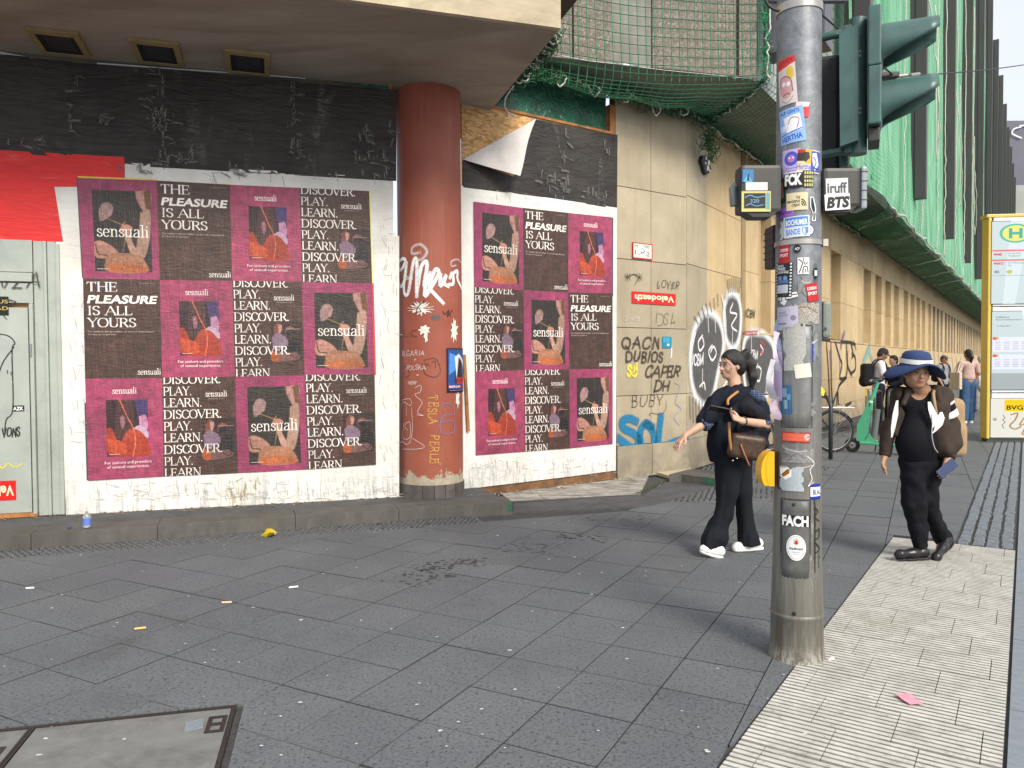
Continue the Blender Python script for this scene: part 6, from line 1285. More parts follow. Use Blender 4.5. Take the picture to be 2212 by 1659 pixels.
c = cv(200, 90, (.08, .08, .07)); c.rect(0, 0, .62, .1, (.85, .85, .85)); c.sans('FCK', .03, .78, .62, W1, wmax=.58, bold=.06)
for i in range(4):
 for j in range(4): c.rect(.68 + i * .08, .06 + j * .24, .735 + i * .08, .22 + j * .24, (.75, .74, .45))
patch('fck_sticker', ragged(c, 3, .08), (1695, 374, 1756, 405), 0, .005, label='black sticker with the letters FCK')
c = cv(60, 100, (.10, .25, .16)); c.poly([(.3, .2), (.6, .1), (.8, .8), (.2, .85)], (.6, .35, .42)); patch('green_sticker', c, (1683, 390, 1698, 437), 0)
c = cv(170, 120, (.86, .80, .64)); c.sans('THE', .45, .36, .16, (.1, .08, .07), wmax=.2, bold=.03); c.sans('MASSIVE', .05, .58, .16, (.1, .08, .07), wmax=.6, bold=.03); c.sans('CREW', .26, .80, .16, (.1, .08, .07), wmax=.38, bold=.03)
for r_ in (.24, .17, .10): c.poly([(.70 + r_ * math.cos(a), .78 - r_ * 1.7 * math.sin(a)) for a in [i * math.pi / 2 / 8 for i in range(9)]] + [(.70 + (r_ - .045) * math.cos(a), .78 - (r_ - .045) * 1.7 * math.sin(a)) for a in [math.pi / 2 - i * math.pi / 2 / 8 for i in range(9)]], (.1, .08, .07))
patch('massive_sticker', c, (1700, 419, 1744, 453), 0, .005, label='cream sticker reading THE MASSIVE CREW')
c = cv(60, 180, (0, 0, 0)); c.al[:] = 0; c.poly([(.2, .02), (.5, 0), (.7, .15), (.95, .5), (.8, .7), (.9, .98), (.4, 1), (.5, .7), (.2, .4)], W1, 1, True); c.poly([(.3, .05), (.5, .04), (.6, .18), (.82, .5), (.7, .65), (.6, .66), (.3, .4)], (.1, .12, .2), 1, True); c.poly([(.58, .66), (.75, .66), (.8, .95), (.55, .96)], (.08, .08, .1)); patch('figure_sticker', c, (1746, 425, 1762, 478), 0, .004)
c = cv(120, 50, (.62, .38, .72)); c.sans('ricarido', .05, .7, .45, (.2, .22, .65), wmax=.85, bold=.02); patch('violet_sticker', c, (1684, 452, 1715, 467), .06)
c = cv(170, 120, (.82, .84, .84)); c.rect(.05, .05, .95, .5, (.28, .5, .82)); c.sans('BOCHUMER', .08, .42, .26, W1, wmax=.84, bold=.03); c.sans('BANDE', .08, .88, .28, (.3, .52, .85), wmax=.55, bold=.03); c.poly([(.7, .56), (.94, .56), (.94, .8), (.82, .97), (.7, .8)], (.3, .52, .85)); c.poly([(.73, .6), (.82, .6), (.82, .92), (.73, .78)], W1); patch('bochum_sticker', c, (1695, 470, 1748, 511), .04, .005, label='blue and white sticker reading BOCHUMER BANDE')
c = cv(90, 90, (.75, .78, .75)); patch('pale_scrap', ragged(c, 4), (1686, 478, 1712, 515), .05, .0035); c = cv(80, 80, (0, 0, 0)); c.al[:] = 0; c.ell(.5, .5, .48, .48, (.2, .2, .45)); c.ell(.5, .5, .38, .38, W1); c.sans('25', .3, .65, .35, (.3, .1, .1), wmax=.4); patch('round_sticker', c, (1736, 484, 1758, 510), 0, .0045)
def cordon(): c = cv(100, 140, (.66, .06, .09)); c.rect(.03, .02, .97, .98, (.72, .08, .11)); c.sans('CORDON', .08, .35, .17, W1, wmax=.8, bold=.03); c.sans('SPORT', .08, .63, .17, W1, wmax=.8, bold=.03); return c
patch('cordon_sticker', cordon(), (1685, 532, 1706, 568), 0, .005, 'red sticker reading CORDON SPORT'); patch('cordon_sticker', cordon(), (1742, 612, 1765, 651), .18, .0055, 'tilted red sticker reading CORDON SPORT')
c = cv(64, 64, (0, 0, 0)); c.al[:] = 0; c.ell(.5, .5, .49, .49, (.06, .06, .06)); c.sans('ACF', .2, .65, .32, W1, wmax=.6, bold=.03); patch('round_black_sticker', c, (1714, 529, 1730, 546), 0, .005)
c = cv(110, 210, (.06, .07, .08))
for k in range(11): c.rect(.86, .02 + k * .09, .96, .07 + k * .09, W1); c.rect(.02, .02 + k * .09, .08, .07 + k * .09, W1)
c.sans('KINO', .12, .13, .07, W1, wmax=.4, bold=.02); c.sans('FREE', .12, .22, .08, W1, wmax=.5, bold=.03); c.sans('ASSANGE', .12, .31, .07, W1, wmax=.68, bold=.03); c.ell(.3, .45, .12, .07, (.45, .6, .75)); c.ell(.62, .45, .12, .07, (.45, .6, .75)); c.rect(.14, .5, .8, .6, (.3, .45, .65)); c.rect(.12, .64, .8, .88, (.8, .82, .85)); patch('film_sticker', c, (1679, 570, 1712, 641), -.03, .0045, label='film strip sticker reading FREE ASSANGE')
c = cv(90, 130, W1); c.line([(.1, .1), (.4, .3), (.3, .6), (.15, .9)], .09, K1, 1, True); c.line([(.5, .05), (.6, .4), (.9, .3)], .08, K1, 1, True); c.line([(.45, .95), (.5, .6), (.8, .55), (.9, .9)], .09, K1, 1, True); c.line([(.65, .9), (.7, .7)], .07, K1); patch('doodle_sticker', c, (1723, 557, 1747, 592), 0, .0045)
c = cv(80, 160, (0, 0, 0)); c.al[:] = 0
for k in range(22): a = k * 2 * math.pi / 22; c.line([(.5, .5), (.5 + .48 * math.cos(a), .5 + .48 * math.sin(a))], .03, K1)
c.ell(.5, .5, .28, .26, K1); c.rect(.34, .36, .7, .62, (.8, .8, .82)); patch('spiky_sticker', c, (1752, 566, 1768, 615), 0, .004)
c = cv(150, 110, (0, 0, 0)); c.al[:] = 0; c.poly([(0, .2), (.3, .1), (.5, .15), (.95, .05), (1, .35), (.6, .5), (.45, .9), (.3, .8), (.1, .5)], W1); c.line([(.15, .3), (.15, .6), (.3, .6), (.3, .3), (.5, .3), (.5, .55), (.65, .5)], .045, K1); c.line([(.7, .25), (.95, .2)], .045, K1); patch('block_letter_sticker', c, (1680, 632, 1724, 662), 0, .004)
c = cv(150, 140, (.74, .72, .80)); c.sans('RISING', .1, .3, .1, (.3, .3, .4), wmax=.4); c.sans('IN MAY', .1, .42, .1, (.3, .3, .4), wmax=.5); c.ell(.8, .5, .12, .12, (.5, .5, .55)); c.rect(.1, .7, .5, .76, (.4, .4, .5)); patch('grey_notice', c, (1681, 664, 1724, 712), .03, .004)
c = cv(120, 160, (.66, .66, .64)); c.grain(.2, 2); patch('torn_notices', ragged(c, 6, .2), (1694, 700, 1740, 800), .03, .006); c = cv(100, 60, (.60, .58, .55)); c.grain(.3, 3); c.line([(.1, .3), (.5, .2), (.9, .5)], .03, (.5, .35, .15), 1, True); patch('torn_scrap', ragged(c, 7, .2), (1708, 655, 1768, 700), 0, .003)
for k_, bx_ in enumerate(((1688, 706, 1756, 760), (1692, 766, 1740, 838), (1738, 716, 1766, 790), (1700, 868, 1762, 905), (1690, 960, 1758, 1000), (1686, 300, 1700, 330), (1724, 596, 1756, 640))):
 c = cv(120, 120, (.50, .50, .49)); c.grain(.35, 20 + k_); c.line([(.1, .2), (.5, .35), (.9, .25)], .05, (.75, .75, .76), .8, True); c.line([(.2, .9), (.4, .5), (.7, .7)], .04, (.35, .36, .38), .8, True); patch('torn_layers', ragged(c, 30 + k_, .34), bx_, .05 * (k_ % 3 - 1), .0025)
c = cv(100, 90, (.86, .84, .78)); patch('blank_note', c, (1717, 786, 1750, 816), .13, .008, label='blank cream note'); c = cv(60, 110, (.12, .36, .55)); c.rect(.1, .1, .5, .4, (.45, .65, .75)); c.rect(.2, .5, .6, .8, (.5, .68, .75)); c.rect(.55, .3, .9, .5, (.35, .6, .72)); patch('cyan_sticker', c, (1690, 832, 1711, 896), .03, .0045)
c = cv(50, 140, (.72, .66, .80)); patch('lilac_strip', c, (1675, 760, 1692, 866), 0, .008)
c = cv(60, 40, (.25, .28, .6)); c.poly([(0, .4), (1, 0), (.9, .9)], (.25, .3, .65)); patch('blue_scrap', ragged(c, 9, .3), (1722, 841, 1741, 855), .1, .004); c = cv(60, 90, (.12, .22, .6)); patch('blue_sticker', ragged(c, 10), (1747, 742, 1756, 780), 0, .004)
c = cv(190, 60, (.62, .12, .10)); c.rect(.03, .12, .96, .86, (.85, .38, .28)); c.ell(.88, .45, .1, .32, (.85, .7, .7)); c.line([(.82, .6), (.94, .3)], .02, (.6, .2, .2)); c.grain(.15, 5); patch('red_strip_sticker', ragged(c, 11, .12), (1690, 932, 1750, 956), -.02, .004, label='worn red strip sticker')
c = cv(120, 130, (.66, .70, .72)); c.grain(.15, 6); c.poly([(.05, .1), (.55, .02), (.55, .4), (.3, .55), (.1, .4)], W1); c.poly([(.12, .35), (.4, .1), (.5, .12), (.45, .3), (.2, .45)], (.78, .5, .08)); c.line([(.15, .36), (.42, .15)], .04, (.1, .07, .03)); c.line([(.2, .42), (.46, .22)], .03, (.1, .07, .03)); patch('torn_tiger_sticker', ragged(c, 12, .15), (1684, 1005, 1736, 1062), .02, .004, label='torn white sticker rest with yellow and black stripes')
c = cv(110, 100, W1); c.rect(0, 0, 1, .2, (.15, .22, .6)); c.rect(0, .8, 1, 1, (.12, .2, .6)); c.sans('BLAU', .18, .68, .34, (.12, .14, .3), wmax=.9, bold=.03); patch('blau_sticker', c, (1750, 1046, 1770, 1077), 0, .004, label='white and blue sticker reading BLAU')
c = cv(200, 110, (0, 0, 0)); c.al[:] = 0; c.rect(.0, .1, 1, .92, (.1, .1, .1)); c.sans('FACH', .04, .92, .80, W1, wmax=.92, bold=.05); patch('fach_sticker', c, (1690, 1107, 1747, 1138), 0, .009, label='bold white letters FACH')
c = cv(120, 170, (0, 0, 0)); c.al[:] = 0; c.ell(.5, .5, .49, .49, (.93, .93, .93)); c.ell(.5, .5, .43, .44, (.2, .2, .2)); c.ell(.5, .5, .415, .43, (.9, .9, .9)); c.poly([(.35, .2), (.5, .13), (.65, .2), (.62, .36), (.5, .42), (.38, .36)], (.78, .76, .7)); c.poly([(.45, .25), (.55, .2), (.6, .34), (.5, .38), (.42, .34)], (.75, .15, .1)); c.sans('Stadtwald', .16, .58, .10, (.05, .25, .27), wmax=.68, bold=.03); c.rect(.3, .66, .7, .68, (.6, .6, .6)); c.rect(.35, .73, .65, .75, (.6, .6, .6)); patch('oval_beer_sticker', c, (1700, 1152, 1740, 1212), 0, .009, label='oval white sticker reading Stadtwald')
ribbon(pstrokes([[(1757, 1078), (1758, 1120), (1757, 1235)], [(1757, 1095), (1764, 1105), (1757, 1115), (1766, 1125)], [(1758, 1150), (1766, 1142), (1765, 1160), (1757, 1165)], [(1757, 1170), (1766, 1185), (1757, 1195)], [(1756, 1205), (1767, 1203)], [(1764, 1190), (1764, 1225)]]), pplace(.004), BLK, 'marker_tag', pole, 'black marker tag running down the mast', .008)
ribbon(pstrokes([[(1742, 985), (1756, 1000), (1748, 1015), (1752, 1035), (1744, 1050), (1756, 1040)], [(1735, 1010), (1752, 1005)]]), pplace(.004), WH, 'scratched_tag', pole, None, .004)
M_pap = plain((.66, .60, .70), .7); 
for k, (x0, y0, x1, y1, sw_) in enumerate(((1672, 715, 1684, 800, .03), (1663, 775, 1677, 860, .05), (1668, 855, 1690, 905, .03), (1676, 690, 1690, 760, .02))):
 a = on_y(x0, y0, PC.y - .03); b_2 = on_y(x1, y1, PC.y - .03); v, uv = [], []
 for j in range(7):
  t_ = j / 6; cx = a.x + (b_2.x - a.x) * .3 * t_ - sw_ * .5 * math.sin(t_ * 3); z = a.z + (b_2.z - a.z) * t_; v += [Vector((cx, PC.y - .03 - .02 * math.sin(t_ * 4 + k), z)), Vector((cx + (b_2.x - a.x) * .8, PC.y - .05 + .02 * math.sin(t_ * 5), z - .01))]
 build('hanging_paper', v, [(2 * j, 2 * j + 1, 2 * j + 3, 2 * j + 2) for j in range(6)], [M_pap, plain((.62, .62, .66), .6), plain((.75, .6, .68), .6), plain((.3, .34, .5), .6)][k], pole, True)
q = [(1759, 800), (1766, 797), (1771, 801), (1771, 832), (1776, 836), (1782, 846), (1779, 856), (1764, 848), (1760, 838)]
G().prism([on_y(x, y, PC.y - .06) for x, y in q], (0, .012, 0)).build('yellow_strap_end', plain((.78, .66, .03), .4), pole)
for k in range(6): a = on_y(1761, 806 + k * 5, PC.y - .063); b_2 = on_y(1770, 806 + k * 5, PC.y - .063); G().tube([a, b_2], .0018, 4).build('strap_rib', plain((.5, .42, .02), .5), pole)
def bx(name, x0, y0, x1, y1, Y0, Y1, m_, par, bev=.006):
 a = on_y(x0, y0, (Y0 + Y1) / 2); b2 = on_y(x1, y1, (Y0 + Y1) / 2); return G().bbox(((a.x + b2.x) / 2, (Y0 + Y1) / 2, (a.z + b2.z) / 2), (abs(b2.x - a.x), abs(Y1 - Y0), abs(a.z - b2.z)), 0, bev).build(name, m_, par)
YS = PC.y + .04
sig = thing('signal_head', 'dark green two lens signal head in profile with long hoods right of the mast', 'traffic light', tuple(on_y(1860, 333, YS)))
a, b2 = on_y(1853, 41, YS), on_y(1853, 333, YS)
autosmooth(G().tube([a, b2], (on_y(1872, 200, YS).x - on_y(1834, 200, YS).x) / 2, 24).build('mounting_tube', M_dksteel, sig))
q = [on_y(x, y, YS - .10) for x, y in ((1836, 62), (1874, 46), (1874, 300), (1838, 310))]
autosmooth(G().prism(q, (0, .20, 0)).build('rear_housing', M_dksteel, sig))
for y0, y1 in ((40, 164.5), (165.5, 287)): fp = bx('front_plate', 1873.5, y0, 1898, y1, YS - .145, YS + .145, M_dksteel, sig, .008)
bx('lower_bracket', 1874, 289, 1896, 317, YS - .09, YS + .09, M_dgrey, sig, .006)
for y0 in (106, 230):
 for dy in (0, 9): bx('latch', 1883, y0 + dy, 1889, y0 + dy + 5, YS - .149, YS - .142, M_blackp, sig, .001)
def hood(y_top, y_bot, y_in, name):
 z0, z1 = on_y(1898, y_top, YS).z, on_y(1898, y_bot, YS).z; r = (z0 - z1) / 2 + .01; cz = (z0 + z1) / 2; xs = on_y(1898, 100, YS).x; xe = on_y(2006, 100, YS).x; v, f = [], []; n = 28; m = 6
 for lay, rr in ((0, r), (1, r - .006)):
  for j in range(m + 1):
   for i in range(n + 1):
    a = -math.pi / 2 - 1.35 * 0 + (2 * math.pi) * i / n; lower = (1 - math.sin(a)) / 2    # 0 top, 1 bottom
    x = xs + (xe - xs) * j / m * max(.04, 1 if lower < .42 else 1 - .06 * (lower - .42) - (lower - .42) / .50); k = 1 - .12 * j / m
    v.append(Vector((x, YS + rr * math.cos(a) * k, cz + rr * math.sin(a) * k + (r * .12 * j / m))))
 N_ = (m + 1) * (n + 1)
 for lay in (0, 1):
  for j in range(m):
   for i in range(n): q = (j * (n + 1) + i, j * (n + 1) + i + 1, (j + 1) * (n + 1) + i + 1, (j + 1) * (n + 1) + i); f.append(tuple(lay * N_ + t for t in (q if lay == 0 else q[::-1])))
 for i in range(n): q = (m * (n + 1) + i, m * (n + 1) + i + 1, N_ + m * (n + 1) + i + 1, N_ + m * (n + 1) + i); f.append(q)
 o = build(name, v, f, M_dksteel, sig, True); G().lathe([(0, .012), (r * .6, .006), (r - .012, -.002)], (xs + .006, YS, cz), 24, Matrix.Rotation(R(90), 4, 'Y')).build('lens', plain((.05, .05, .05), .15), o); return o
hood(67, 163, 188, 'hood'); hood(188, 288, 310, 'hood')
for y0, y1, yy in ((57, 76, 66), (313, 334, 324)):
 A_ = PC + Vector((prad(3) - .01, .02, 0)); z_ = on_y(1800, yy, YS).z; e = on_y(1842, yy - 2, YS)
 autosmooth(G().tube([Vector((A_.x, YS, z_ - .01)), Vector((A_.x + .09, YS, z_)), e], .021, 12).build('bracket_arm', M_dksteel, sig))
 bx('arm_collar', 1826, y0 - 3, 1842, y1 - 3, YS - .035, YS + .035, M_dksteel, sig, .005)
 bx('clamp_plate', 1769, y0 + (-2 if yy > 200 else 2), 1779, y0 + (-50 if yy > 200 else 52), YS - .05, YS + .03, M_dksteel, sig, .004)
q = on_y(1822, 52, YS - .03); build('folded_note', [on_y(x, y, YS - .02) for x, y in ((1812, 61), (1826, 59), (1843, 53), (1842, 61), (1815, 64))], [(0, 1, 2, 3, 4)], plain((.75, .75, .75), .6), sig)
sig.rotation_euler.z = R(-24)
YB = PC.y + .32
sg2 = thing('rear_signal_head', 'dark signal head facing away directly behind the mast bracket', 'traffic light', tuple(on_y(1800, 420, YB)))
bx('rear_housing', 1770, 124, 1812, 420, YB - .05, YB + .05, M_blackp, sg2, .02); bx('front_plate', 1812, 112, 1828, 250, YB - .12, YB + .12, M_dksteel, sg2, .004); bx('front_plate', 1812, 252, 1828, 372, YB - .12, YB + .12, M_dksteel, sg2, .004)
for y0 in (178, 188, 300, 310): bx('latch', 1819, y0, 1825, y0 + 7, YB - .125, YB - .118, M_blackp, sg2, .001)
bx('metal_reflector', 1829, 148, 1836, 330, YB - .06, YB + .06, plain((.3, .35, .4), .15, .9), sg2, .003)
sg2.rotation_euler.z = R(-22)
def ped(x0, y0, x1, y1, Y, label, lens_right):
 t = thing('pedestrian_signal', label, 'pedestrian signal', tuple(on_y((x0 + x1) / 2, y1, Y)))
 bx('housing', x0, y0, x1, y1, Y - .06, Y + .06, M_dgrey, t, .018); a = on_y((x0 + x1) / 2, y1 - 3, Y); w = abs(on_y(x1, y1, Y).x - on_y(x0, y1, Y).x)
 g = G(); g.prism([a + Vector((-w * .42, -.055, .0)), a + Vector((w * .42, -.055, 0)), a + Vector((w * .25, -.055, -.03)), a + Vector((-w * .2, -.055, -.03))], (0, .10, 0)); g.build('belly', M_blackp, t)
 return t
YP = PC.y - .03
p1 = ped(1593, 362, 1680, 463, YP, 'dark grey pedestrian signal box with yellow framed sticker left of the mast', False)
p2 = ped(1769, 368, 1848, 452, YP, 'dark grey pedestrian signal box with white lettered stickers right of the mast', True)
bx('lens_front', 1849, 366, 1861, 456, YP - .065, YP + .065, plain((.28, .32, .34), .25), p2, .01)
for k in range(4): bx('lens_louvre', 1849.5, 376 + k * 20, 1862, 378 + k * 20, YP - .067, YP + .067, M_dgrey, p2, .001)
autosmooth(G().tube([on_y(1590, 400, YP + .02), on_y(1583, 408, YP + .02), on_y(1586, 445, YP + .02)], .02, 10).build('speaker_grip', plain((.16, .17, .17), .5), p1))
def flatp(canvas, par, x0, y0, x1, y1, Y, label=None, rot=0, name='sticker'):
 im = canvas.image(name); m = print_mat('flat_' + name, im, .35, 0, 0.0)
 if (canvas.al < 1).any():
  t = m.node_tree; b = t.nodes['Principled BSDF']; im_ = [n for n in t.nodes if n.type == 'TEX_IMAGE'][0]; t.links.new(im_.outputs['Alpha'], b.inputs['Alpha'])
 a, b_2 = on_y(x0, y0, Y), on_y(x1, y1, Y); c = (a + b_2) / 2; hx, hz = (b_2.x - a.x) / 2, (a.z - b_2.z) / 2
 v = [c + Vector((x * hx * math.cos(rot) - z * hz * math.sin(rot), 0, x * hx * math.sin(rot) + z * hz * math.cos(rot))) for x, z in ((-1, 1), (1, 1), (1, -1), (-1, -1))]
 o = build(name, v, [(3, 2, 1, 0)], m, par, uvs=[(0, 1), (1, 1), (1, 0), (0, 0)]); 
 if label: o['label'] = label
 return o
c = cv(90, 110, (.16, .45, .66)); c.poly([(.1, 1), (.5, .3), (.9, 1)], (.35, .65, .8)); c.poly([(.45, .35), (.6, .35), (.65, .9), (.4, .9)], (.1, .15, .25)); flatp(c, p1, 1604, 366, 1628, 393, YP - .063, 'small blue picture sticker', -.05)
c = cv(150, 60, (.88, .88, .87)); c.serif('ANGST', .22, .42, .30, (.55, .55, .55), wmax=.56); c.serif('YOK', .30, .85, .30, (.55, .55, .55), wmax=.38); flatp(c, p1, 1611, 394, 1658, 411, YP - .0635, 'white sticker reading ANGST YOK')
c = cv(160, 120, (.76, .74, .45)); c.rect(.84, .08, .97, .9, (.4, .6, .62)); c.rect(.08, .1, .82, .84, (.06, .08, .09)); c.line([(.12, .3), (.3, .2), (.5, .3), (.78, .25)], .035, (.35, .6, .75), 1, True); c.sans('320', .3, .56, .18, (.45, .7, .85), wmax=.3); c.line([(.15, .7), (.3, .62), (.5, .72), (.75, .66)], .03, (.35, .6, .75), 1, True); flatp(c, p1, 1602, 413, 1665, 457, YP - .063, 'yellow framed sticker with blue script')
c = cv(140, 110, (.80, .81, .82)); c.sans('iruff', .06, .86, .62, (.28, .29, .3), wmax=.88, bold=.03); flatp(c, p2, 1784, 385, 1832, 421, YP - .063, 'silver sticker reading iruff', .03)
c = cv(150, 90, (.92, .92, .92)); c.sans('BTS', .06, .84, .66, (.08, .08, .08), wmax=.88, bold=.06, shear=.2); flatp(c, p2, 1782, 419, 1836, 453, YP - .0635, 'white sticker with black letters BTS', .06)
jb = thing('black_signal_box', 'narrow black box fixed at the left of the mast', 'box', tuple(on_y(1668, 578, PC.y + .12))); bx('box', 1660, 490, 1684, 580, PC.y + .06, PC.y + .2, M_blackp, jb, .012)
for k in range(5): bx('rib', 1659, 500 + k * 14, 1664, 503 + k * 14, PC.y + .055, PC.y + .2, M_dgrey, jb, .001)
gb = thing('grey_junction_box', 'small grey green junction box fixed at the right of the mast', 'box', tuple(on_y(1780, 735, PC.y + .1))); bx('lid', 1768, 652, 1787, 730, PC.y + .02, PC.y + .14, plain((.20, .235, .20), .5), gb, .015); bx('body', 1768, 654, 1791, 728, PC.y + .142, PC.y + .2, plain((.17, .2, .17), .5), gb, .01); bx('warning_label', 1776, 707, 1786, 713, PC.y + .016, PC.y + .0195, M_dgrey, gb, .0005)
yb = thing('push_button_box', 'yellow half round pedestrian push button box at the left of the mast', 'push button', tuple(on_y(1660, 1051, PC.y)))
prof_ = [(1673, 976), (1668, 975), (1660, 979), (1652, 988), (1646.5, 1000), (1644.5, 1015), (1645, 1030), (1648, 1042), (1652, 1049), (1673, 1050.5)]
M_yel = mat('yellow_plastic', (.82, .42, .005), .35, world=True, var=.06, scale=4, bmp=.02)
o = G().prism([on_y(x, y, PC.y - .035) for x, y in prof_], (0, .09, 0)).build('yellow_housing', M_yel, yb); autosmooth(o, 30)
ribbon([[(on_y(x, y, PC.y - .036).x, on_y(x, y, PC.y - .036).z) for x, y in ((1660, 982), (1655, 1000), (1655, 1022), (1660, 1050))]], lambda u, z: Vector((u, PC.y - .0365, z)), plain((.5, .24, .01), .5), 'moulding_line', yb, wid=.002)
bx('back_plate', 1673.5, 973, 1679, 1052, PC.y - .05, PC.y + .07, M_blackp, yb, .003)
wr = thing('span_wire', 'thin dark span wire running off to the right from behind the signal head', 'wire', tuple(on_y(1950, 165, 5))); wa, wb_ = on_y(1934, 166, 5.2), on_y(2300, 124, 9); 
G().tube([wa.lerp(wb_, k / 12) + Vector((0, 0, -.03 * math.sin(math.pi * k / 12))) for k in range(13)], .005, 6).build('wire', M_blackp, wr); bx('insulator', 1890, 159, 1936, 172, 5.15, 5.25, M_blackp, wr, .01)
G().tube([on_y(1936, 166, 5.2), on_y(1960, 163, 5.2)], .012, 8).build('turnbuckle', plain((.35, .33, .3), .4, .6), wr); G().tube([on_y(1966, 162.6, 5.25), on_y(1985, 160, 5.45)], .012, 8).build('turnbuckle', plain((.35, .33, .3), .4, .6), wr)
G().tube([PC + Vector((0, .1, wa.z)), wa], .006, 6).build('wire_tail', M_blackp, wr)
tp = thing('mast_top_plate', 'blue grey plate clamped to the top of the mast with a black cable', 'sign plate', (PC.x, PC.y + .3, 3.3))
bx('plate', 1655, -160, 1830, 6, PC.y + .30, PC.y + .34, plain((.12, .125, .15), .4, .2), tp, .01)
G().tube(crom([tuple(on_y(x, y, PC.y - .1)) for x, y in ((1650, -20), (1656, 5), (1668, 18), (1684, 24))], 5), .007, 6).build('cable', M_blackp, tp, True)
bl, br = flat(on_z(2127, 955)), None
BW = Wall(bl.x, bl.y, R(-6)); bv = thing('stop_pillar', 'yellow and white tram stop information pillar at the right edge of the picture', 'information pillar', (bl.x, bl.y, 0))
M_by = mat('yellow_pillar_edge', (.66, .49, .09), .35, world=True, scale=2, var=.08, bmp=.02); M_bw = mat('white_pillar_panel', (.68, .70, .72), .35, world=True, scale=2, var=.06, bmp=.02, dirt=(.5, .5, .5), dscale=3, thr=(.55, .8))
zt, zm1, zm2, z0b = BW.uz(2135, 470)[1], BW.uz(2135, 664)[1], BW.uz(2135, 850)[1], .03
def bbx(u0, u1, z0, z1, o0, o1, n, m_, b_=.006): return wbox(BW, u0, u1, z0, z1, o0, o1, n, m_, bv, b_)
bbx(0.03, .09, z0b + .03, zt, -.25, .0, 'yellow_edge', M_by, .02); bbx(0, 1.9, zt + .002, zt + .06, -.25, .0, 'yellow_top', M_by, .01)
bbx(.12, 1.9, zm1 + .02, zt, -.24, -.01, 'upper_case', M_bw); bbx(.12, 1.9, zm2 + .02, zm1, -.24, -.01, 'middle_case', M_bw); bbx(.12, 1.9, z0b + .04, zm2, -.24, -.01, 'lower_case', M_bw); bbx(.05, 1.9, -.01, z0b + .038, -.22, -.03, 'plinth', M_dgrey)
def bp(canvas, x0, y0, x1, y1, name, label=None, off=.002):
 u0, z1 = BW.uz(x0, y0); u1, z0 = BW.uz(x1, y1); o = printed(name, BW, u0, u1, z0, z1, off, canvas, bv, label, rough=.12, th=.008); return o
GL = (.70, .76, .79)
c = Canvas(260, 460, GL); c.rect(0, 0, 1, .006, (.3, .3, .3)); c.rect(0, 0, .02, 1, (.3, .32, .33)); c.rect(.98, 0, 1, 1, (.3, .32, .33)); c.rect(0, .994, 1, 1, (.3, .3, .3)); c.poly([(.4, 0), (.8, 0), (.5, 1), (.25, 1)], (.76, .82, .85), .8)
c.ell(.5, .15, .33, .115, (.30, .66, .56)); c.ell(.5, .15, .27, .095, (.80, .80, .42)); c.rect(.36, .09, .43, .21, (.25, .6, .55)); c.rect(.57, .09, .64, .21, (.25, .6, .55)); c.rect(.43, .135, .57, .165, (.25, .6, .55))
c.rect(.03, .345, .97, .365, (.80, .42, .40)); c.rect(.03, .46, .97, .48, (.80, .42, .40)); c.rect(.06, .39, .12, .41, (.8, .2, .2)); c.sans('M8', .13, .415, .03, (.75, .2, .2), bold=.03); c.sans('Ahrensfelde', .35, .40, .022, (.35, .4, .42)); c.sans('Waldgestell', .35, .43, .022, (.35, .4, .42))
c.rect(.06, .50, .12, .52, (.8, .2, .2)); c.sans('M10', .13, .525, .03, (.75, .2, .2), bold=.03); c.sans('S+U Warschauer', .35, .515, .022, (.35, .4, .42)); c.sans('Str.', .35, .545, .022, (.35, .4, .42)); c.sans('M5', .08, .625, .032, (.3, .35, .37), bold=.02); c.ell(.38, .612, .06, .022, (.65, .68, .25)); c.line([(.7, .6), (.95, .6)], .012, (.8, .35, .4)); c.rect(.05, .655, .9, .659, (.45, .5, .5))
bp(c, 2141, 478, 2246, 656, 'glass_upper', 'glazed timetable panel with a green and yellow H')
c = Canvas(260, 460, GL); c.rect(0, 0, .02, 1, (.3, .32, .33)); c.rect(.98, 0, 1, 1, (.3, .32, .33)); c.rect(0, 0, 1, .006, (.3, .3, .3)); c.rect(0, .994, 1, 1, (.3, .3, .3)); c.sans('U-Bahnhof', .1, .09, .026, (.3, .35, .36)); c.sans('Naturkundemuseum', .1, .12, .026, (.3, .35, .36)); c.sans('Tarifbereich', .1, .20, .026, (.3, .35, .36)); c.poly([(.62, 0), (.8, 0), (.98, .35), (.98, .6), (.75, .3)], (.86, .9, .92), .7)
for y in (.33, .55): c.rect(.04, y, .85, y + .19, (.80, .82, .88)); c.rect(.04, y, .12, y + .035, (.8, .3, .2)); c.ell(.14, y + .015, .025, .012, (.8, .6, .1)); [c.rect(.08 + .18 * i, y + .06 + .022 * j, .2 + .18 * i, y + .068 + .022 * j, (.62, .64, .74)) for i in range(4) for j in range(5)]
c.rect(.02, .79, .98, .99, (.58, .62, .64)); bp(c, 2141, 672, 2246, 842, 'glass_middle', 'glazed panel with notices')
c = Canvas(260, 300, (.80, .80, .78)); [c.rect(*q, (.3, .3, .3)) for q in ((0, 0, .012, 1), (.988, 0, 1, 1), (0, 0, 1, .01), (0, .99, 1, 1))]; c.rect(.29, .04, .69, .33, (.88, .72, .05)); c.sans('BVG', .33, .29, .11, (.1, .1, .08), wmax=.33, bold=.02)
c.line([(.42, .42), (.55, .38), (.5, .55), (.4, .7), (.5, .78), (.62, .72)], .035, (.60, .50, .34), 1, True); c.line([(.68, .5), (.6, .68), (.75, .64), (.65, .9), (.8, .85), (.95, .62)], .035, (.62, .52, .36), 1, True)
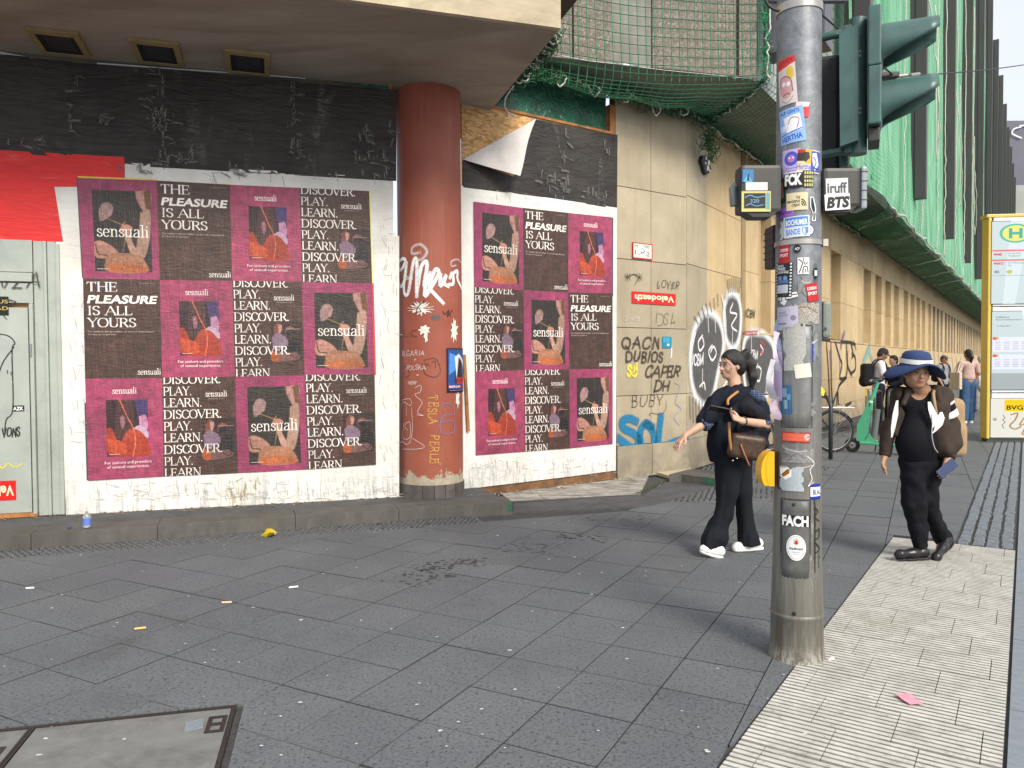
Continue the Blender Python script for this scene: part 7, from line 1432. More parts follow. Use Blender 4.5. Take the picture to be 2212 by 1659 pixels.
c.line([(.26, .42), (.30, .5), (.25, .55), (.31, .6), (.24, .68), (.28, .76)], .012, (.1, .1, .1)); c.line([(.78, .1), (.9, .05), (.95, .2), (.8, .25), (.93, .33), (.8, .45), (.95, .55)], .018, (.05, .05, .08)); c.line([(.85, .02), (.88, .6)], .016, (.05, .05, .08)); c.rect(.06, .5, .13, .57, (.6, .58, .48))
bp(c, 2139, 860, 2246, 946, 'service_door', 'white service door with yellow BVG square and tags')
def wheel(c, r, ax, parent, name='wheel', tyre=.022, M_t=None, spokes=18, rimc=(.35, .36, .38), tcol=(.02, .02, .02)):
 """c centre, ax axle direction; tyre part with rim, spokes and hub below it"""
 ax = Vector(ax).normalized(); x = ax.orthogonal().normalized() if abs(ax.z) > .9 else Vector((0, 0, 1)); y = ax.cross(x).normalized()
 pts = [c + (x * math.cos(a) + y * math.sin(a)) * (r - tyre) for a in [2 * math.pi * k / 36 for k in range(36)]]
 t = G().tube(pts, tyre, 8, closed=True).build(name, plain(tcol, .8), parent, True)
 pts = [c + (x * math.cos(a) + y * math.sin(a)) * (r - 2.1 * tyre) for a in [2 * math.pi * k / 36 for k in range(36)]]; G().tube(pts, .009, 6, closed=True).build('rim', plain(rimc, .3, .7), t, True)
 g = G()
 for k in range(spokes): a = 2 * math.pi * k / spokes; d = x * math.cos(a + .25 * (k % 2)) + y * math.sin(a + .25 * (k % 2)); e = x * math.cos(a) + y * math.sin(a); g.tube([c + d * .02 + ax * (.02 if k % 2 else -.02), c + e * (r - 2.2 * tyre)], .0016, 4)
 tag(g.build('spokes', plain((.4, .4, .42), .3, .8), t), kind='stuff'); G().tube([c - ax * .045, c + ax * .045], .022, 10).build('hub', plain((.25, .25, .27), .3, .8), t); return t
def bike(loc, ang, label, frame=(.03, .03, .035), fender=None, rack=True):
 """ang: heading in the ground plane; loc: where the rear wheel touches the ground"""
 h = Vector((math.cos(ang), math.sin(ang), 0)); s_ = Vector((-h.y, h.x, 0)); U = Vector((0, 0, 1)); R0 = .345; o = Vector(loc)
 t = thing('bicycle', label, 'bicycle', tuple(o)); P = lambda f_, u_, w_=0: o + h * f_ + U * u_ + s_ * w_; rw, fw_, bb_, st_, hd_, hdt = P(0, R0), P(1.05, R0), P(.43, .28), P(.28, .80), P(.86, .62), P(.83, .92)
 wheel(rw, R0, s_, t); wheel(fw_, R0, s_, t)
 g = G(); [g.tube(q, .016, 8) for q in ([bb_, st_], [bb_, hd_], [st_.lerp(bb_, .15), hdt.lerp(hd_, .3)], [hd_, hdt])]; [g.tube(q, .009, 6) for q in ([rw + s_ * .05, bb_ + s_ * .04], [rw - s_ * .05, bb_ - s_ * .04], [rw + s_ * .05, st_.lerp(bb_, .2)], [rw - s_ * .05, st_.lerp(bb_, .2)])]; g.build('frame', plain(frame, .35, .2), t)
 g = G(); [g.tube([hd_ + s_ * w_, fw_ + s_ * w_], .011, 6) for w_ in (.05, -.05)]; g.tube([hd_ + s_ * -.055, hd_ + s_ * .055], .014, 6); g.build('fork', plain(frame, .35, .2), t)
 G().tube([st_, P(.25, .95)], .012, 8).build('seat_post', plain((.4, .4, .42), .3, .8), t); G().ball(tuple(P(.24, .98)), (.13, .07, .04), 12, 8, Matrix.Rotation(ang, 4, 'Z')).build('saddle', plain((.02, .02, .02), .6), t, True)
 G().tube(crom([tuple(p) for p in (P(.74, 1.05, .28), P(.80, 1.08, .22), P(.86, 1.06, .05), P(.86, 1.06, -.05), P(.80, 1.08, -.22), P(.74, 1.05, -.28))], 4), .011, 8).build('handlebar', plain((.3, .3, .32), .3, .7), t, True); G().tube([hdt, P(.86, 1.06)], .013, 8).build('stem', plain((.3, .3, .32), .3, .7), t)
 g = G(); g.lathe([(.085, -.004), (.092, 0), (.085, .004), (.02, .004), (.02, -.004)], tuple(bb_ + s_ * .05), 20, (s_.to_track_quat('Z', 'Y').to_matrix().to_4x4())); g.tube([bb_ + s_ * .07, bb_ + s_ * .07 + h * .1 - U * .13], .01, 6); g.tube([bb_ - s_ * .07, bb_ - s_ * .07 - h * .1 + U * .13], .01, 6); g.build('crank', plain((.1, .1, .11), .3, .7), t)
 if fender:
  for cw_, a0, a1 in ((rw, .15, 2.7), (fw_, .5, 2.6)):
   v, f = [], []
   for i in range(17):
    a = a0 + (a1 - a0) * i / 16
    for w_, dr in ((-.035, -.012), (0, .0), (.035, -.012)): v.append(cw_ + (h * math.cos(a) + U * math.sin(a)) * (R0 + .02 + dr) + s_ * w_)
   f = [(i * 3 + k, i * 3 + k + 1, i * 3 + 4 + k, i * 3 + 3 + k) for i in range(16) for k in range(2)]; build('mudguard', v, f, plain(fender, .3), t, True)
 if rack:
  g = G(); z = .74; pts = [P(-.32, z, .06), P(.18, z, .06), P(.18, z, -.06), P(-.32, z, -.06), P(-.38, z + .03, 0)]; g.tube(pts, .006, 6, closed=True); [g.tube([P(-.3 + .07 * k, z, .06), P(-.3 + .07 * k, z, -.06)], .004, 4) for k in range(7)]; [g.tube([P(-.1, z, w_), P(0, R0, w_)], .005, 5) for w_ in (.07, -.07)]; [g.tube([P(-.28, z, w_), P(0, R0, w_)], .005, 5) for w_ in (.07, -.07)]; g.build('luggage_rack', plain((.35, .36, .38), .3, .8), t)
 G().tube([P(.1, .3, .06), P(.02, .02, .16)], .008, 6).build('kickstand', plain((.2, .2, .2), .4, .6), t); return t
b1 = on_z(1585, 1037); bike(b1 , R(50), 'black bicycle against the facade partly hidden behind the walking woman', rack=True)
b2_ = on_z(1799, 977); bike(b2_, R(178), 'bicycle with dark blue mudguards and silver rack right behind the mast', (.03, .05, .07), (.015, .055, .10))
sc0 = on_z(1848, 977); sc1 = on_z(1975, 985); sh = (flat(sc1) - flat(sc0)).normalized(); ss = Vector((-sh.y, sh.x, 0)); U = Vector((0, 0, 1)); so = flat(sc0)
scn = thing('rental_scooter', 'mint green rental kick scooter parked behind the woman in the hat', 'scooter', tuple(so)); S_ = lambda f_, u_, w_=0: so + sh * f_ + U * u_ + ss * w_
M_mint = mat('mint_green_paint', (.09, .42, .23), .35, world=True, scale=4, var=.08, bmp=.02); M_dkb = plain((.02, .022, .025), .45)
wheel(S_(-.05, .12), .12, ss, scn, tyre=.03, spokes=6); wheel(S_(1.02, .11), .11, ss, scn, tyre=.03, spokes=6)
autosmooth(G().prism([S_(.02, .20, -.035), S_(.13, .17, -.035), S_(.19, .30, -.035), S_(.26, .82, -.035), S_(.20, .84, -.035), S_(.03, .45, -.035)], ss * .07).build('front_shell', M_mint, scn)); autosmooth(G().tube([S_(.21, .80), S_(.34, 1.16)], [.032, .026], 14).build('stem', M_mint, scn))
G().tube([S_(.225, .83), S_(.235, .86)], .034, 14).build('stem_ring', plain((.5, .9, .65), .3), scn); G().tube([S_(.21, .76), S_(.224, .82)], .036, 14).build('stem_joint', M_dkb, scn)
o = G().bbox(tuple(S_(.55, .165)), (.95, .17, .055), math.atan2(sh.y, sh.x), .02).build('deck', M_mint, scn); G().bbox(tuple(S_(.60, .197)), (.6, .14, .006), math.atan2(sh.y, sh.x), .002).build('deck_mat', M_dkb, scn)
autosmooth(G().prism([S_(.13, .17, -.05), S_(.35, .19, -.05), S_(.30, .22, -.05), S_(.22, .32, -.05)], ss * .10).build('shell_foot', M_mint, scn))
autosmooth(G().tube([S_(.27, .19), S_(.33, .72)], .05, 14).build('battery_case', plain((.12, .14, .13), .4), scn))
G().tube(crom([tuple(S_(.30, 1.19, .26)), tuple(S_(.35, 1.2, .1)), tuple(S_(.35, 1.2, -.1)), tuple(S_(.30, 1.19, -.26))], 4), .015, 8).build('handlebar', M_dkb, scn, True); G().bbox(tuple(S_(.31, 1.22)), (.10, .12, .04), math.atan2(sh.y, sh.x), .01).build('display', M_dkb, scn); [G().tube([S_(.30, 1.19, w_), S_(.29, 1.19, w_ * 1.45)], .02, 8).build('grip', plain((.25, .25, .25), .6), scn) for w_ in (.2, -.2)]
G().bbox(tuple(S_(.16, 1.0, -.02)), (.012, .06, .13), math.atan2(sh.y, sh.x), .002).build('yellow_plate', plain((.75, .5, .02), .4), scn); G().tube([S_(.3, .13, .05), S_(.26, .02, .16)], .01, 6).build('kickstand', M_dkb, scn)
bo = on_z(1876, 925); t = thing('steel_bollard', 'short stainless steel bollard just behind the green scooter', 'bollard', tuple(bo)); G().lathe([(.075, 0), (.075, .84), (.055, .87), (0, .875)], bo, 20).build('post', plain((.42, .44, .45), .25, .9), t, True)
def hoop(px, py, ang, label, w=.7, h=.9, r=.03, Y=None, col_=(.05, .055, .06)):
 p = on_z(px, py) if Y is None else Vector((on_y(px, py, Y).x, Y, 0)); d = Vector((math.cos(ang), math.sin(ang), 0)); t = thing('bicycle_hoop', label, 'bicycle stand', tuple(p)); pts = [p - d * w / 2, p - d * w / 2 + U * (h - .12), p - d * (w / 2 - .12) + U * h, p + d * (w / 2 - .12) + U * h, p + d * w / 2 + U * (h - .12), p + d * w / 2]
 G().tube([pts[0]] + [tuple(v) for v in crom([tuple(q) for q in pts[1:5]], 6)] + [pts[5]], r, 12).build('hoop', plain(col_, .4, .4), t, True); tag(t, group='bicycle hoops along the facade'); return t
hoop(1896, 946, R(56), 'dark bicycle hoop in front of the man in the white shirt', .8); hoop(1774, 988, R(100), 'dark bicycle hoop close behind the right side of the mast', .5, .95, .032); hoop(1925, 937, R(56), 'dark bicycle hoop half hidden behind the woman in the hat', .8)
def at(px, py, z=0): p = on_z(px, py, z); return p
bt = at(188, 1139, .125); t = thing('plastic_bottle', 'small clear plastic bottle with blue label standing on the step by the white board', 'bottle', tuple(bt)); M_clr, tt, bb2 = nt('clear_plastic'); bb2.inputs['Base Color'].default_value = (.75, .78, .82, 1); bb2.inputs['Transmission Weight'].default_value = .75; bb2.inputs['Roughness'].default_value = .12
G().lathe([(0, 0), (.030, .002), (.032, .01), (.032, .095), (.024, .112), (.013, .122), (.013, .135), (0, .136)], bt, 16).build('body', M_clr, t, True); G().lathe([(.0325, .022), (.0325, .08)], bt, 16).build('label', plain((.12, .2, .62), .4), t, True)
cpz = at(150, 1141, .125); t = thing('bottle_cap', 'small dark blue bottle cap lying on the step left of the bottle', 'bottle cap', tuple(cpz)); G().lathe([(0, .014), (.013, .014), (.015, .011), (.015, 0)], cpz, 14).build('cap', plain((.03, .03, .22), .4), t, True)
yw = at(580, 1155, .0); t = thing('yellow_wrapper', 'crumpled yellow food wrapper on the cobbles below the step', 'litter', tuple(yw)); v = []; rr = random.Random(3)
q = [(562, 1157), (572, 1150), (577, 1139), (590, 1143), (600, 1151), (590, 1156), (575, 1160)]
v = [on_z(x, y, .004 + .03 * rr.random()) for x, y in q] + [on_z(582, 1150, .055)]; build('wrapper', v, [(i, (i + 1) % 7, 7) for i in range(7)], plain((.82, .62, .01), .5), t); build('grey_lining', [on_z(590, 1147, .05), on_z(600, 1151, .01), on_z(594, 1156, .015)], [(0, 1, 2)], plain((.6, .58, .55), .5), t)
pk = [(2181, 1692), (2212, 1692), (2232, 1708), (2250, 1720), (2215, 1720), (2200, 1706)]; pk = [(1700 + (x - 2181) * 0, 0) for x, y in pk]
q = [(1935, 1499), (1968, 1497), (1975, 1507), (1996, 1519), (1967, 1522), (1948, 1510)]; v = [on_z(x, y, .007 + .012 * rr.random()) for x, y in q] + [on_z(1963, 1509, .02)]; t = thing('pink_paper', 'crumpled pink paper scrap on the pale ribbed tiles', 'litter', tuple(v[6])); build('paper', v, [(i, (i + 1) % 6, 6) for i in range(6)], plain((.85, .30, .38), .7), t)
for px, py, l_, a_, c_, lb in ((490, 1301, .06, .1, (.75, .5, .3), 'cigarette end with orange filter on the slabs'), (303, 1357, .06, .35, (.72, .46, .18), 'yellow brown cigarette end left of the middle of the slabs'), (634, 1268, .06, .4, (.8, .8, .78), 'white cigarette end lying near the centre slabs'), (65, 1270, .05, .2, (.75, .75, .73), 'white cigarette end at the far left slabs'), (1720 + 75, 1423, .04, .6, (.85, .85, .83), 'white scrap right beside the foot of the mast')):
 p = on_z(px, py, .009); d = Vector((math.cos(a_), math.sin(a_), 0)) * l_ / 2; t = thing('cigarette_end', lb, 'litter', tuple(p)); G().tube([p - d, p + d], .006, 7).build('paper_tube', plain(c_, .7), t)
v, f = [], []; rr = random.Random(11)
for k in range(150):
 px = rr.uniform(0, 1700) if rr.random() < .8 else rr.uniform(1700, 2150); py = 1120 + (rr.random() ** 1.6) * 520; p = on_z(px, py, .0035); s_ = rr.uniform(.003, .011) * (1 if k % 9 else 1.7); n = len(v); a0 = rr.uniform(0, 6)
 v += [p + Vector((math.cos(a0 + i * 1.26) * s_ * rr.uniform(.5, 1.5), math.sin(a0 + i * 1.26) * s_ * rr.uniform(.4, 1), rr.uniform(0, .002))) for i in range(5)]; f.append(tuple(range(n, n + 5)))
tag(build('pale_crumbs', v, f, plain((.55, .56, .54), .8)), 'pale crumbs and paper specks scattered over the dark slabs', 'litter', kind='stuff')
v, f = [], []
for k in range(380):
 px, py = rr.choice([(930, 1225, 60, 12), (1010, 1210, 45, 8), (1150, 1180, 70, 14), (900, 1250, 60, 14), (1240, 1150, 60, 12), (700, 1130, 300, 8), (1330, 1120, 120, 8)])[:2] if False else (0, 0)
 q = rr.choice([(930, 1228, 45, 9), (1010, 1215, 38, 6), (1150, 1185, 60, 12), (900, 1250, 50, 12), (1240, 1160, 50, 10), (850, 1135, 120, 8), (1330, 1122, 100, 8)]); p = on_z(rr.gauss(q[0], q[2] * .6), rr.gauss(q[1], q[3] * .7), .0025); s_ = rr.uniform(.004, .015); n = len(v); a0 = rr.uniform(0, 6)
 v += [p + Vector((math.cos(a0 + i * 1.05) * s_ * rr.uniform(.5, 1.3) * 1.6, math.sin(a0 + i * 1.05) * s_ * rr.uniform(.5, 1.1), 0)) for i in range(6)]; f.append(tuple(range(n, n + 6)))
tag(build('dark_splashes', v, f, plain((.05, .049, .049), .6)), 'dark dried splashes on the slabs before the red column', 'stain', kind='stuff')
v, f = [], []
for k in range(260):
 t_ = rr.random(); p = WL.pt(rr.uniform(-.6, 3.9), .117, rr.uniform(.01, .25) ** 1.3 * 1.0 + .01); s_ = rr.uniform(.004, .02); n = len(v); a0 = rr.uniform(0, 6); v += [p + Vector((math.cos(a0 + i * 1.26) * s_ * rr.uniform(.5, 1.5), math.sin(a0 + i * 1.26) * s_ * rr.uniform(.4, 1), rr.uniform(0, .01))) for i in range(5)]; f.append(tuple(range(n, n + 5)))
tag(build('leaf_and_paper_crumbs', v, f, plain((.28, .2, .12), .9)), 'brown crumbs and leaf bits along the foot of the boards', 'litter', kind='stuff')
v, f = [], []
for k in range(150):
 p = WP.pt(rr.uniform(.0, 3.4), .03, rr.uniform(.02, .22)); s_ = rr.uniform(.004, .014); n = len(v); a0 = rr.uniform(0, 6); v += [p + Vector((math.cos(a0 + i * 1.26) * s_ * rr.uniform(.5, 1.5), math.sin(a0 + i * 1.26) * s_ * rr.uniform(.4, 1), rr.uniform(0, .01))) for i in range(5)]; f.append(tuple(range(n, n + 5)))
tag(build('doorstep_crumbs', v, f, plain((.5, .48, .42), .9)), 'pale crumbs on the tiled doorstep', 'litter', kind='stuff')
class SDF:
 def __init__(s, res): s.res = res; s.ops = []
 def cone(s, a, b, r1, r2, k=.02, flat=1.0, fa=(0, 1, 0), mode='u'):
  """tapered limb; flat < 1 squashes it along fa"""
  s.ops.append(('c', np.array(a, float), np.array(b, float), r1, r2, k, flat, np.array(fa, float), mode)); return s
 def chain(s, pts, rs, k=.02, **kw):
  for i in range(len(pts) - 1): s.cone(pts[i], pts[i + 1], rs[i], rs[i + 1], k, **kw)
  return s
 def ell(s, c, r, k=.02, rot=None, mode='u'):
  s.ops.append(('e', np.array(c, float), np.array(r, float), np.array(rot if rot is not None else Matrix.Identity(3), float), None, k, 1, None, mode)); return s
 def box(s, c, r, k=.005, rot=None, mode='u', rad=.005):
  s.ops.append(('b', np.array(c, float), np.array(r, float), np.array(rot if rot is not None else Matrix.Identity(3), float), rad, k, 1, None, mode)); return s
 def half(s, p, n, k=.004):
  """cut everything on the side n points to"""
  s.ops.append(('h', np.array(p, float), np.array(n, float) / np.linalg.norm(n), None, None, k, 1, None, 's')); return s
 def _bounds(s):
  lo, hi = np.full(3, 1e9), np.full(3, -1e9)
  for o in s.ops:
   if o[8] != 'u': continue
   if o[0] == 'c': R_ = max(o[3], o[4]); a = np.minimum(o[1], o[2]) - R_; b = np.maximum(o[1], o[2]) + R_
   else: R_ = np.abs(o[3]).dot(np.ones(3)) * 0 + np.linalg.norm(o[2]) if o[0] == 'b' else np.max(o[2]); a = o[1] - R_; b = o[1] + R_
   lo = np.minimum(lo, a); hi = np.maximum(hi, b)
  return lo - .04, hi + .04
 def mesh(s, folds=0, fscale=9, seed=0, fdir=(1, 1, .5), shell=None):
  lo, hi = s._bounds(); h = s.res; n = np.ceil((hi - lo) / h).astype(int) + 1
  D = np.full(n, 1.0); ax = [lo[i] + np.arange(n[i]) * h for i in range(3)]
  def sub(a, b):
   i0 = np.clip(((a - lo) / h).astype(int), 0, n - 1); i1 = np.clip(((b - lo) / h).astype(int) + 2, 1, n); sl = tuple(slice(i0[i], i1[i]) for i in range(3))
   return sl, (ax[0][sl[0]][:, None, None], ax[1][sl[1]][None, :, None], ax[2][sl[2]][None, None, :])
  for o in s.ops:
   ty, k, md = o[0], o[5], o[8]
   if ty == 'h':
    sl = (slice(None),) * 3; X, Y, Z = ax[0][:, None, None], ax[1][None, :, None], ax[2][None, None, :]
    d = -((X - o[1][0]) * o[2][0] + (Y - o[1][1]) * o[2][1] + (Z - o[1][2]) * o[2][2])
    D = np.maximum(D, -d); continue
   m = k * 2 + .03
   if ty == 'c':
    a, b, r1, r2, fl, fa = o[1], o[2], o[3], o[4], o[6], o[7]; R_ = max(r1, r2); sl, (X, Y, Z) = sub(np.minimum(a, b) - R_ - m, np.maximum(a, b) + R_ + m)
    ab = b - a; L2 = max(ab.dot(ab), 1e-9); px, py, pz = X - a[0], Y - a[1], Z - a[2]; t = np.clip((px * ab[0] + py * ab[1] + pz * ab[2]) / L2, 0, 1)
    dx, dy, dz = px - t * ab[0], py - t * ab[1], pz - t * ab[2]; q = dx * dx + dy * dy + dz * dz
    if fl != 1: e = dx * fa[0] + dy * fa[1] + dz * fa[2]; q = q + e * e * (1 / fl ** 2 - 1)
    d = (np.sqrt(q) - (r1 + (r2 - r1) * t)) * (1 if fl == 1 else (fl + 1) / 2)
   elif ty == 'e':
    c, r, Rm = o[1], o[2], o[3]; R_ = np.max(r); sl, (X, Y, Z) = sub(c - R_ - m, c + R_ + m); px, py, pz = X - c[0], Y - c[1], Z - c[2]
    q = [(px * Rm[0][i] + py * Rm[1][i] + pz * Rm[2][i]) / r[i] for i in range(3)]; l_ = np.sqrt(q[0] ** 2 + q[1] ** 2 + q[2] ** 2); l2 = np.sqrt(sum((q[i] / r[i]) ** 2 for i in range(3))) + 1e-9; d = l_ * (l_ - 1) / l2
   else:
    c, r, Rm = o[1], o[2], o[3]; R_ = np.linalg.norm(r); sl, (X, Y, Z) = sub(c - R_ - m, c + R_ + m); px, py, pz = X - c[0], Y - c[1], Z - c[2]
    q = [np.abs(px * Rm[0][i] + py * Rm[1][i] + pz * Rm[2][i]) - (r[i] - o[4]) for i in range(3)]; d = np.sqrt(sum(np.maximum(v, 0) ** 2 for v in q)) + np.minimum(np.maximum(q[0], np.maximum(q[1], q[2])), 0) - o[4]
   A = D[sl]
   if md == 'u': hh = np.clip(.5 + .5 * (A - d) / k, 0, 1); D[sl] = A * (1 - hh) + d * hh - k * hh * (1 - hh)
   else: hh = np.clip(.5 - .5 * (A + d) / k, 0, 1); D[sl] = A * (1 - hh) + (-d) * hh + k * hh * (1 - hh)
  if folds:
   X, Y, Z = ax[0][:, None, None] * fdir[0], ax[1][None, :, None] * fdir[1], ax[2][None, None, :] * fdir[2]; r_ = np.random.default_rng(seed); w = 0
   for i in range(6): f_ = r_.normal(0, 1, 3) * fscale * (1 + .35 * i); w = w + np.sin(X * f_[0] + Y * f_[1] + Z * f_[2] + r_.uniform(0, 6) + .8 * np.sin(X * f_[1] + Z * f_[0])) / (1 + .4 * i)
   D = D + folds * w / 2
  return s._nets(D, lo, h)
 def _nets(s, D, lo, h):
  S = D < 0; nx, ny, nz = D.shape; c = np.zeros((nx - 1, ny - 1, nz - 1), np.int8)
  for i in (0, 1):
   for j in (0, 1):
    for k in (0, 1): c += S[i:nx - 1 + i, j:ny - 1 + j, k:nz - 1 + k]
  act = (c > 0) & (c < 8); I = np.argwhere(act); idx = -np.ones(act.shape, np.int64); idx[act] = np.arange(len(I)); P_ = np.zeros((len(I), 3)); W_ = np.zeros(len(I))
  cn = [(i, j, k) for i in (0, 1) for j in (0, 1) for k in (0, 1)]
  for a in range(8):
   for b in range(a + 1, 8):
    if sum(abs(cn[a][t] - cn[b][t]) for t in range(3)) != 1: continue
    da, db = D[I[:, 0] + cn[a][0], I[:, 1] + cn[a][1], I[:, 2] + cn[a][2]], D[I[:, 0] + cn[b][0], I[:, 1] + cn[b][1], I[:, 2] + cn[b][2]]
    m = (da < 0) != (db < 0); t = np.where(m, da / np.where(m, da - db, 1), 0)
    P_ += np.where(m[:, None], np.array(cn[a])[None] * (1 - t)[:, None] + np.array(cn[b])[None] * t[:, None], 0); W_ += m
  V = (I + P_ / W_[:, None]) * h + lo; Fs = []
  for ax_ in range(3):
   u, v = [(1, 2), (2, 0), (0, 1)][ax_]; sl0 = [slice(None)] * 3; sl1 = [slice(None)] * 3; sl0[ax_] = slice(0, -1); sl1[ax_] = slice(1, None)
   E = S[tuple(sl0)] != S[tuple(sl1)]; q = np.argwhere(E); q = q[(q[:, u] > 0) & (q[:, v] > 0) & (q[:, u] < D.shape[u] - 1) & (q[:, v] < D.shape[v] - 1)]
   def cell(du, dv): r = q.copy(); r[:, u] -= du; r[:, v] -= dv; return idx[r[:, 0], r[:, 1], r[:, 2]]
   f = np.stack([cell(1, 1), cell(0, 1), cell(0, 0), cell(1, 0)], 1); ins = S[q[:, 0], q[:, 1], q[:, 2]]; f[~ins] = f[~ins][:, ::-1]; Fs.append(f[(f >= 0).all(1)])
  return V, np.concatenate(Fs)
 def build(s, name, mat_, parent, smooth_it=2, **kw):
  V, F_ = s.mesh(**kw)
  if smooth_it and len(F_):
   E = np.concatenate([F_[:, [0, 1]], F_[:, [1, 2]], F_[:, [2, 3]], F_[:, [3, 0]]]); E = np.concatenate([E, E[:, ::-1]])
   for _ in range(smooth_it):
    A = np.zeros_like(V); np.add.at(A, E[:, 0], V[E[:, 1]]); n = np.bincount(E[:, 0], minlength=len(V))[:, None]; V = np.where(n > 0, V * .4 + .6 * A / np.maximum(n, 1), V)
  mi = np.array(wloc(parent)); V = V @ mi[:3, :3].T + mi[:3, 3]; me = bpy.data.meshes.new(name); me.vertices.add(len(V)); me.vertices.foreach_set('co', V.ravel())
  me.loops.add(F_.size); me.loops.foreach_set('vertex_index', F_.ravel().astype(np.int32)); me.polygons.add(len(F_)); me.polygons.foreach_set('loop_start', np.arange(0, F_.size, 4, dtype=np.int32)); me.polygons.foreach_set('use_smooth', np.ones(len(F_), bool)); me.update(calc_edges=True); me.validate()
  return mesh_obj(name, me, mat_, parent)
def skin_mat(name, c):
 m, t, b = nt(name); w = coords(t, (1, 1, 1), 'World'); cc_ = ramp(t, noise_n(t, w, 22, 4, .6), [(.3, tuple(x * .9 for x in c)), (.7, tuple(min(1, x * 1.08) for x in c))]); t.links.new(cc_, b.inputs['Base Color']); b.inputs['Roughness'].default_value = .5; b.inputs['Subsurface Weight'].default_value = .12; b.inputs['Subsurface Radius'].default_value = (.02, .008, .004); return m
def cloth(name, c, rough=.85, var=.12, scale=18, bmp=.25): return mat(name, c, rough, var=var, scale=scale, bmp=bmp, fine=220, world=True, spec=.25, bdist=.003)
M_sk1, M_sk2, M_sk3 = skin_mat('fair_skin', (.60, .36, .25)), skin_mat('tan_skin', (.46, .255, .155)), skin_mat('brown_skin', (.36, .19, .12))
M_hair = mat('black_hair', (.012, .010, .010), .42, var=.3, scale=20, world=True, stretch=(8, 8, 1), bmp=.5, fine=60); M_navy = cloth('navy_cloth', (.006, .009, .018)); M_blk = cloth('black_cloth', (.004, .0045, .008)); M_trs = cloth('dark_trouser_cloth', (.007, .009, .013)); M_eye = plain((.02, .015, .012), .2); M_eyew = plain((.45, .40, .37), .3); M_lip = plain((.42, .14, .12), .4); M_brow = plain((.03, .02, .016), .8)
V3 = lambda v: np.array([v[0], v[1], v[2]], float)
def hand(px): pass
def arm_hand(sd, wrist, tip_dir, palm_n, size=1.0, curl=.3, spread=.25, thumb_side=1):
 """palm, four unequal bent fingers and a thumb leaving the palm's side"""
 d = np.array(tip_dir, float); d /= np.linalg.norm(d); n = np.array(palm_n, float); n -= d * n.dot(d); n /= np.linalg.norm(n); s_ = np.cross(d, n) * thumb_side; w = np.array(wrist, float); L = .078 * size
 for q in (-.5, 0, .5): sd.cone(w + s_ * q * .02, w + d * L + s_ * q * .055 * size, .016 * size, .013 * size, .012)
 for i, (q, l_) in enumerate(((.5, .066), (.17, .076), (-.17, .071), (-.5, .055))):
  b = w + d * L + s_ * q * .058 * size; dd = d + s_ * q * spread; dd /= np.linalg.norm(dd); a1, a2 = curl, curl * 2.1
  p1 = b + (dd * math.cos(a1) + n * math.sin(a1)) * l_ * .5 * size; p2 = p1 + (dd * math.cos(a2) + n * math.sin(a2)) * l_ * .5 * size; sd.cone(b, p1, .0095 * size, .0085 * size, .004); sd.cone(p1, p2, .0085 * size, .0068 * size, .004)
 tb = w + d * .022 * size + s_ * .026 * size; t1 = tb + (d * .6 + s_ * .7 + n * .25) * .038 * size; t2 = t1 + (d * .9 + s_ * .25 + n * .3) * .032 * size; sd.cone(tb, t1, .013 * size, .0105 * size, .008); sd.cone(t1, t2, .0105 * size, .008 * size, .004)
def face(par, c, fwd, right, up, sc, parts=True, brows=True):
 """eyes, brows and lips laid into the head; c = head centre, unit vectors of the head"""
 P = lambda r_, u_, f_: Vector(c) + Vector(right) * r_ * sc + Vector(up) * u_ * sc + Vector(fwd) * f_ * sc
 rot = Matrix((Vector(right), Vector(fwd), Vector(up))).transposed().to_4x4()
 for s_ in (-1, 1):
  G().ball(tuple(P(.031 * s_, .004, .083)), (.0135 * sc, .006 * sc, .0062 * sc), 10, 6, rot).build('eye', M_eyew, par, True); G().ball(tuple(P(.031 * s_, .004, .0875)), (.0062 * sc, .004 * sc, .006 * sc), 8, 6, rot).build('iris', M_eye, par, True)
  G().tube([P(.016 * s_, .012, .089), P(.032 * s_, .0155, .0895), P(.047 * s_, .008, .080)], .0022 * sc, 5).build('eyelid', M_brow, par, True)
  if brows: G().tube([P(.014 * s_, .024, .090), P(.030 * s_, .031, .0905), P(.049 * s_, .025, .080)], .0036 * sc, 5).build('eyebrow', M_brow, par, True)
 for u_, h_ in ((-.0515, .0048), (-.0600, .0058)): G().ball(tuple(P(0, u_, .0845)), (.024 * sc, .010 * sc, h_ * sc), 12, 6, rot).build('lip', M_lip, par, True)
 G().ball(tuple(P(0, -.0555, .0865)), (.019 * sc, .010 * sc, .0014 * sc), 10, 5, rot).build('mouth_line', M_eye, par, True)
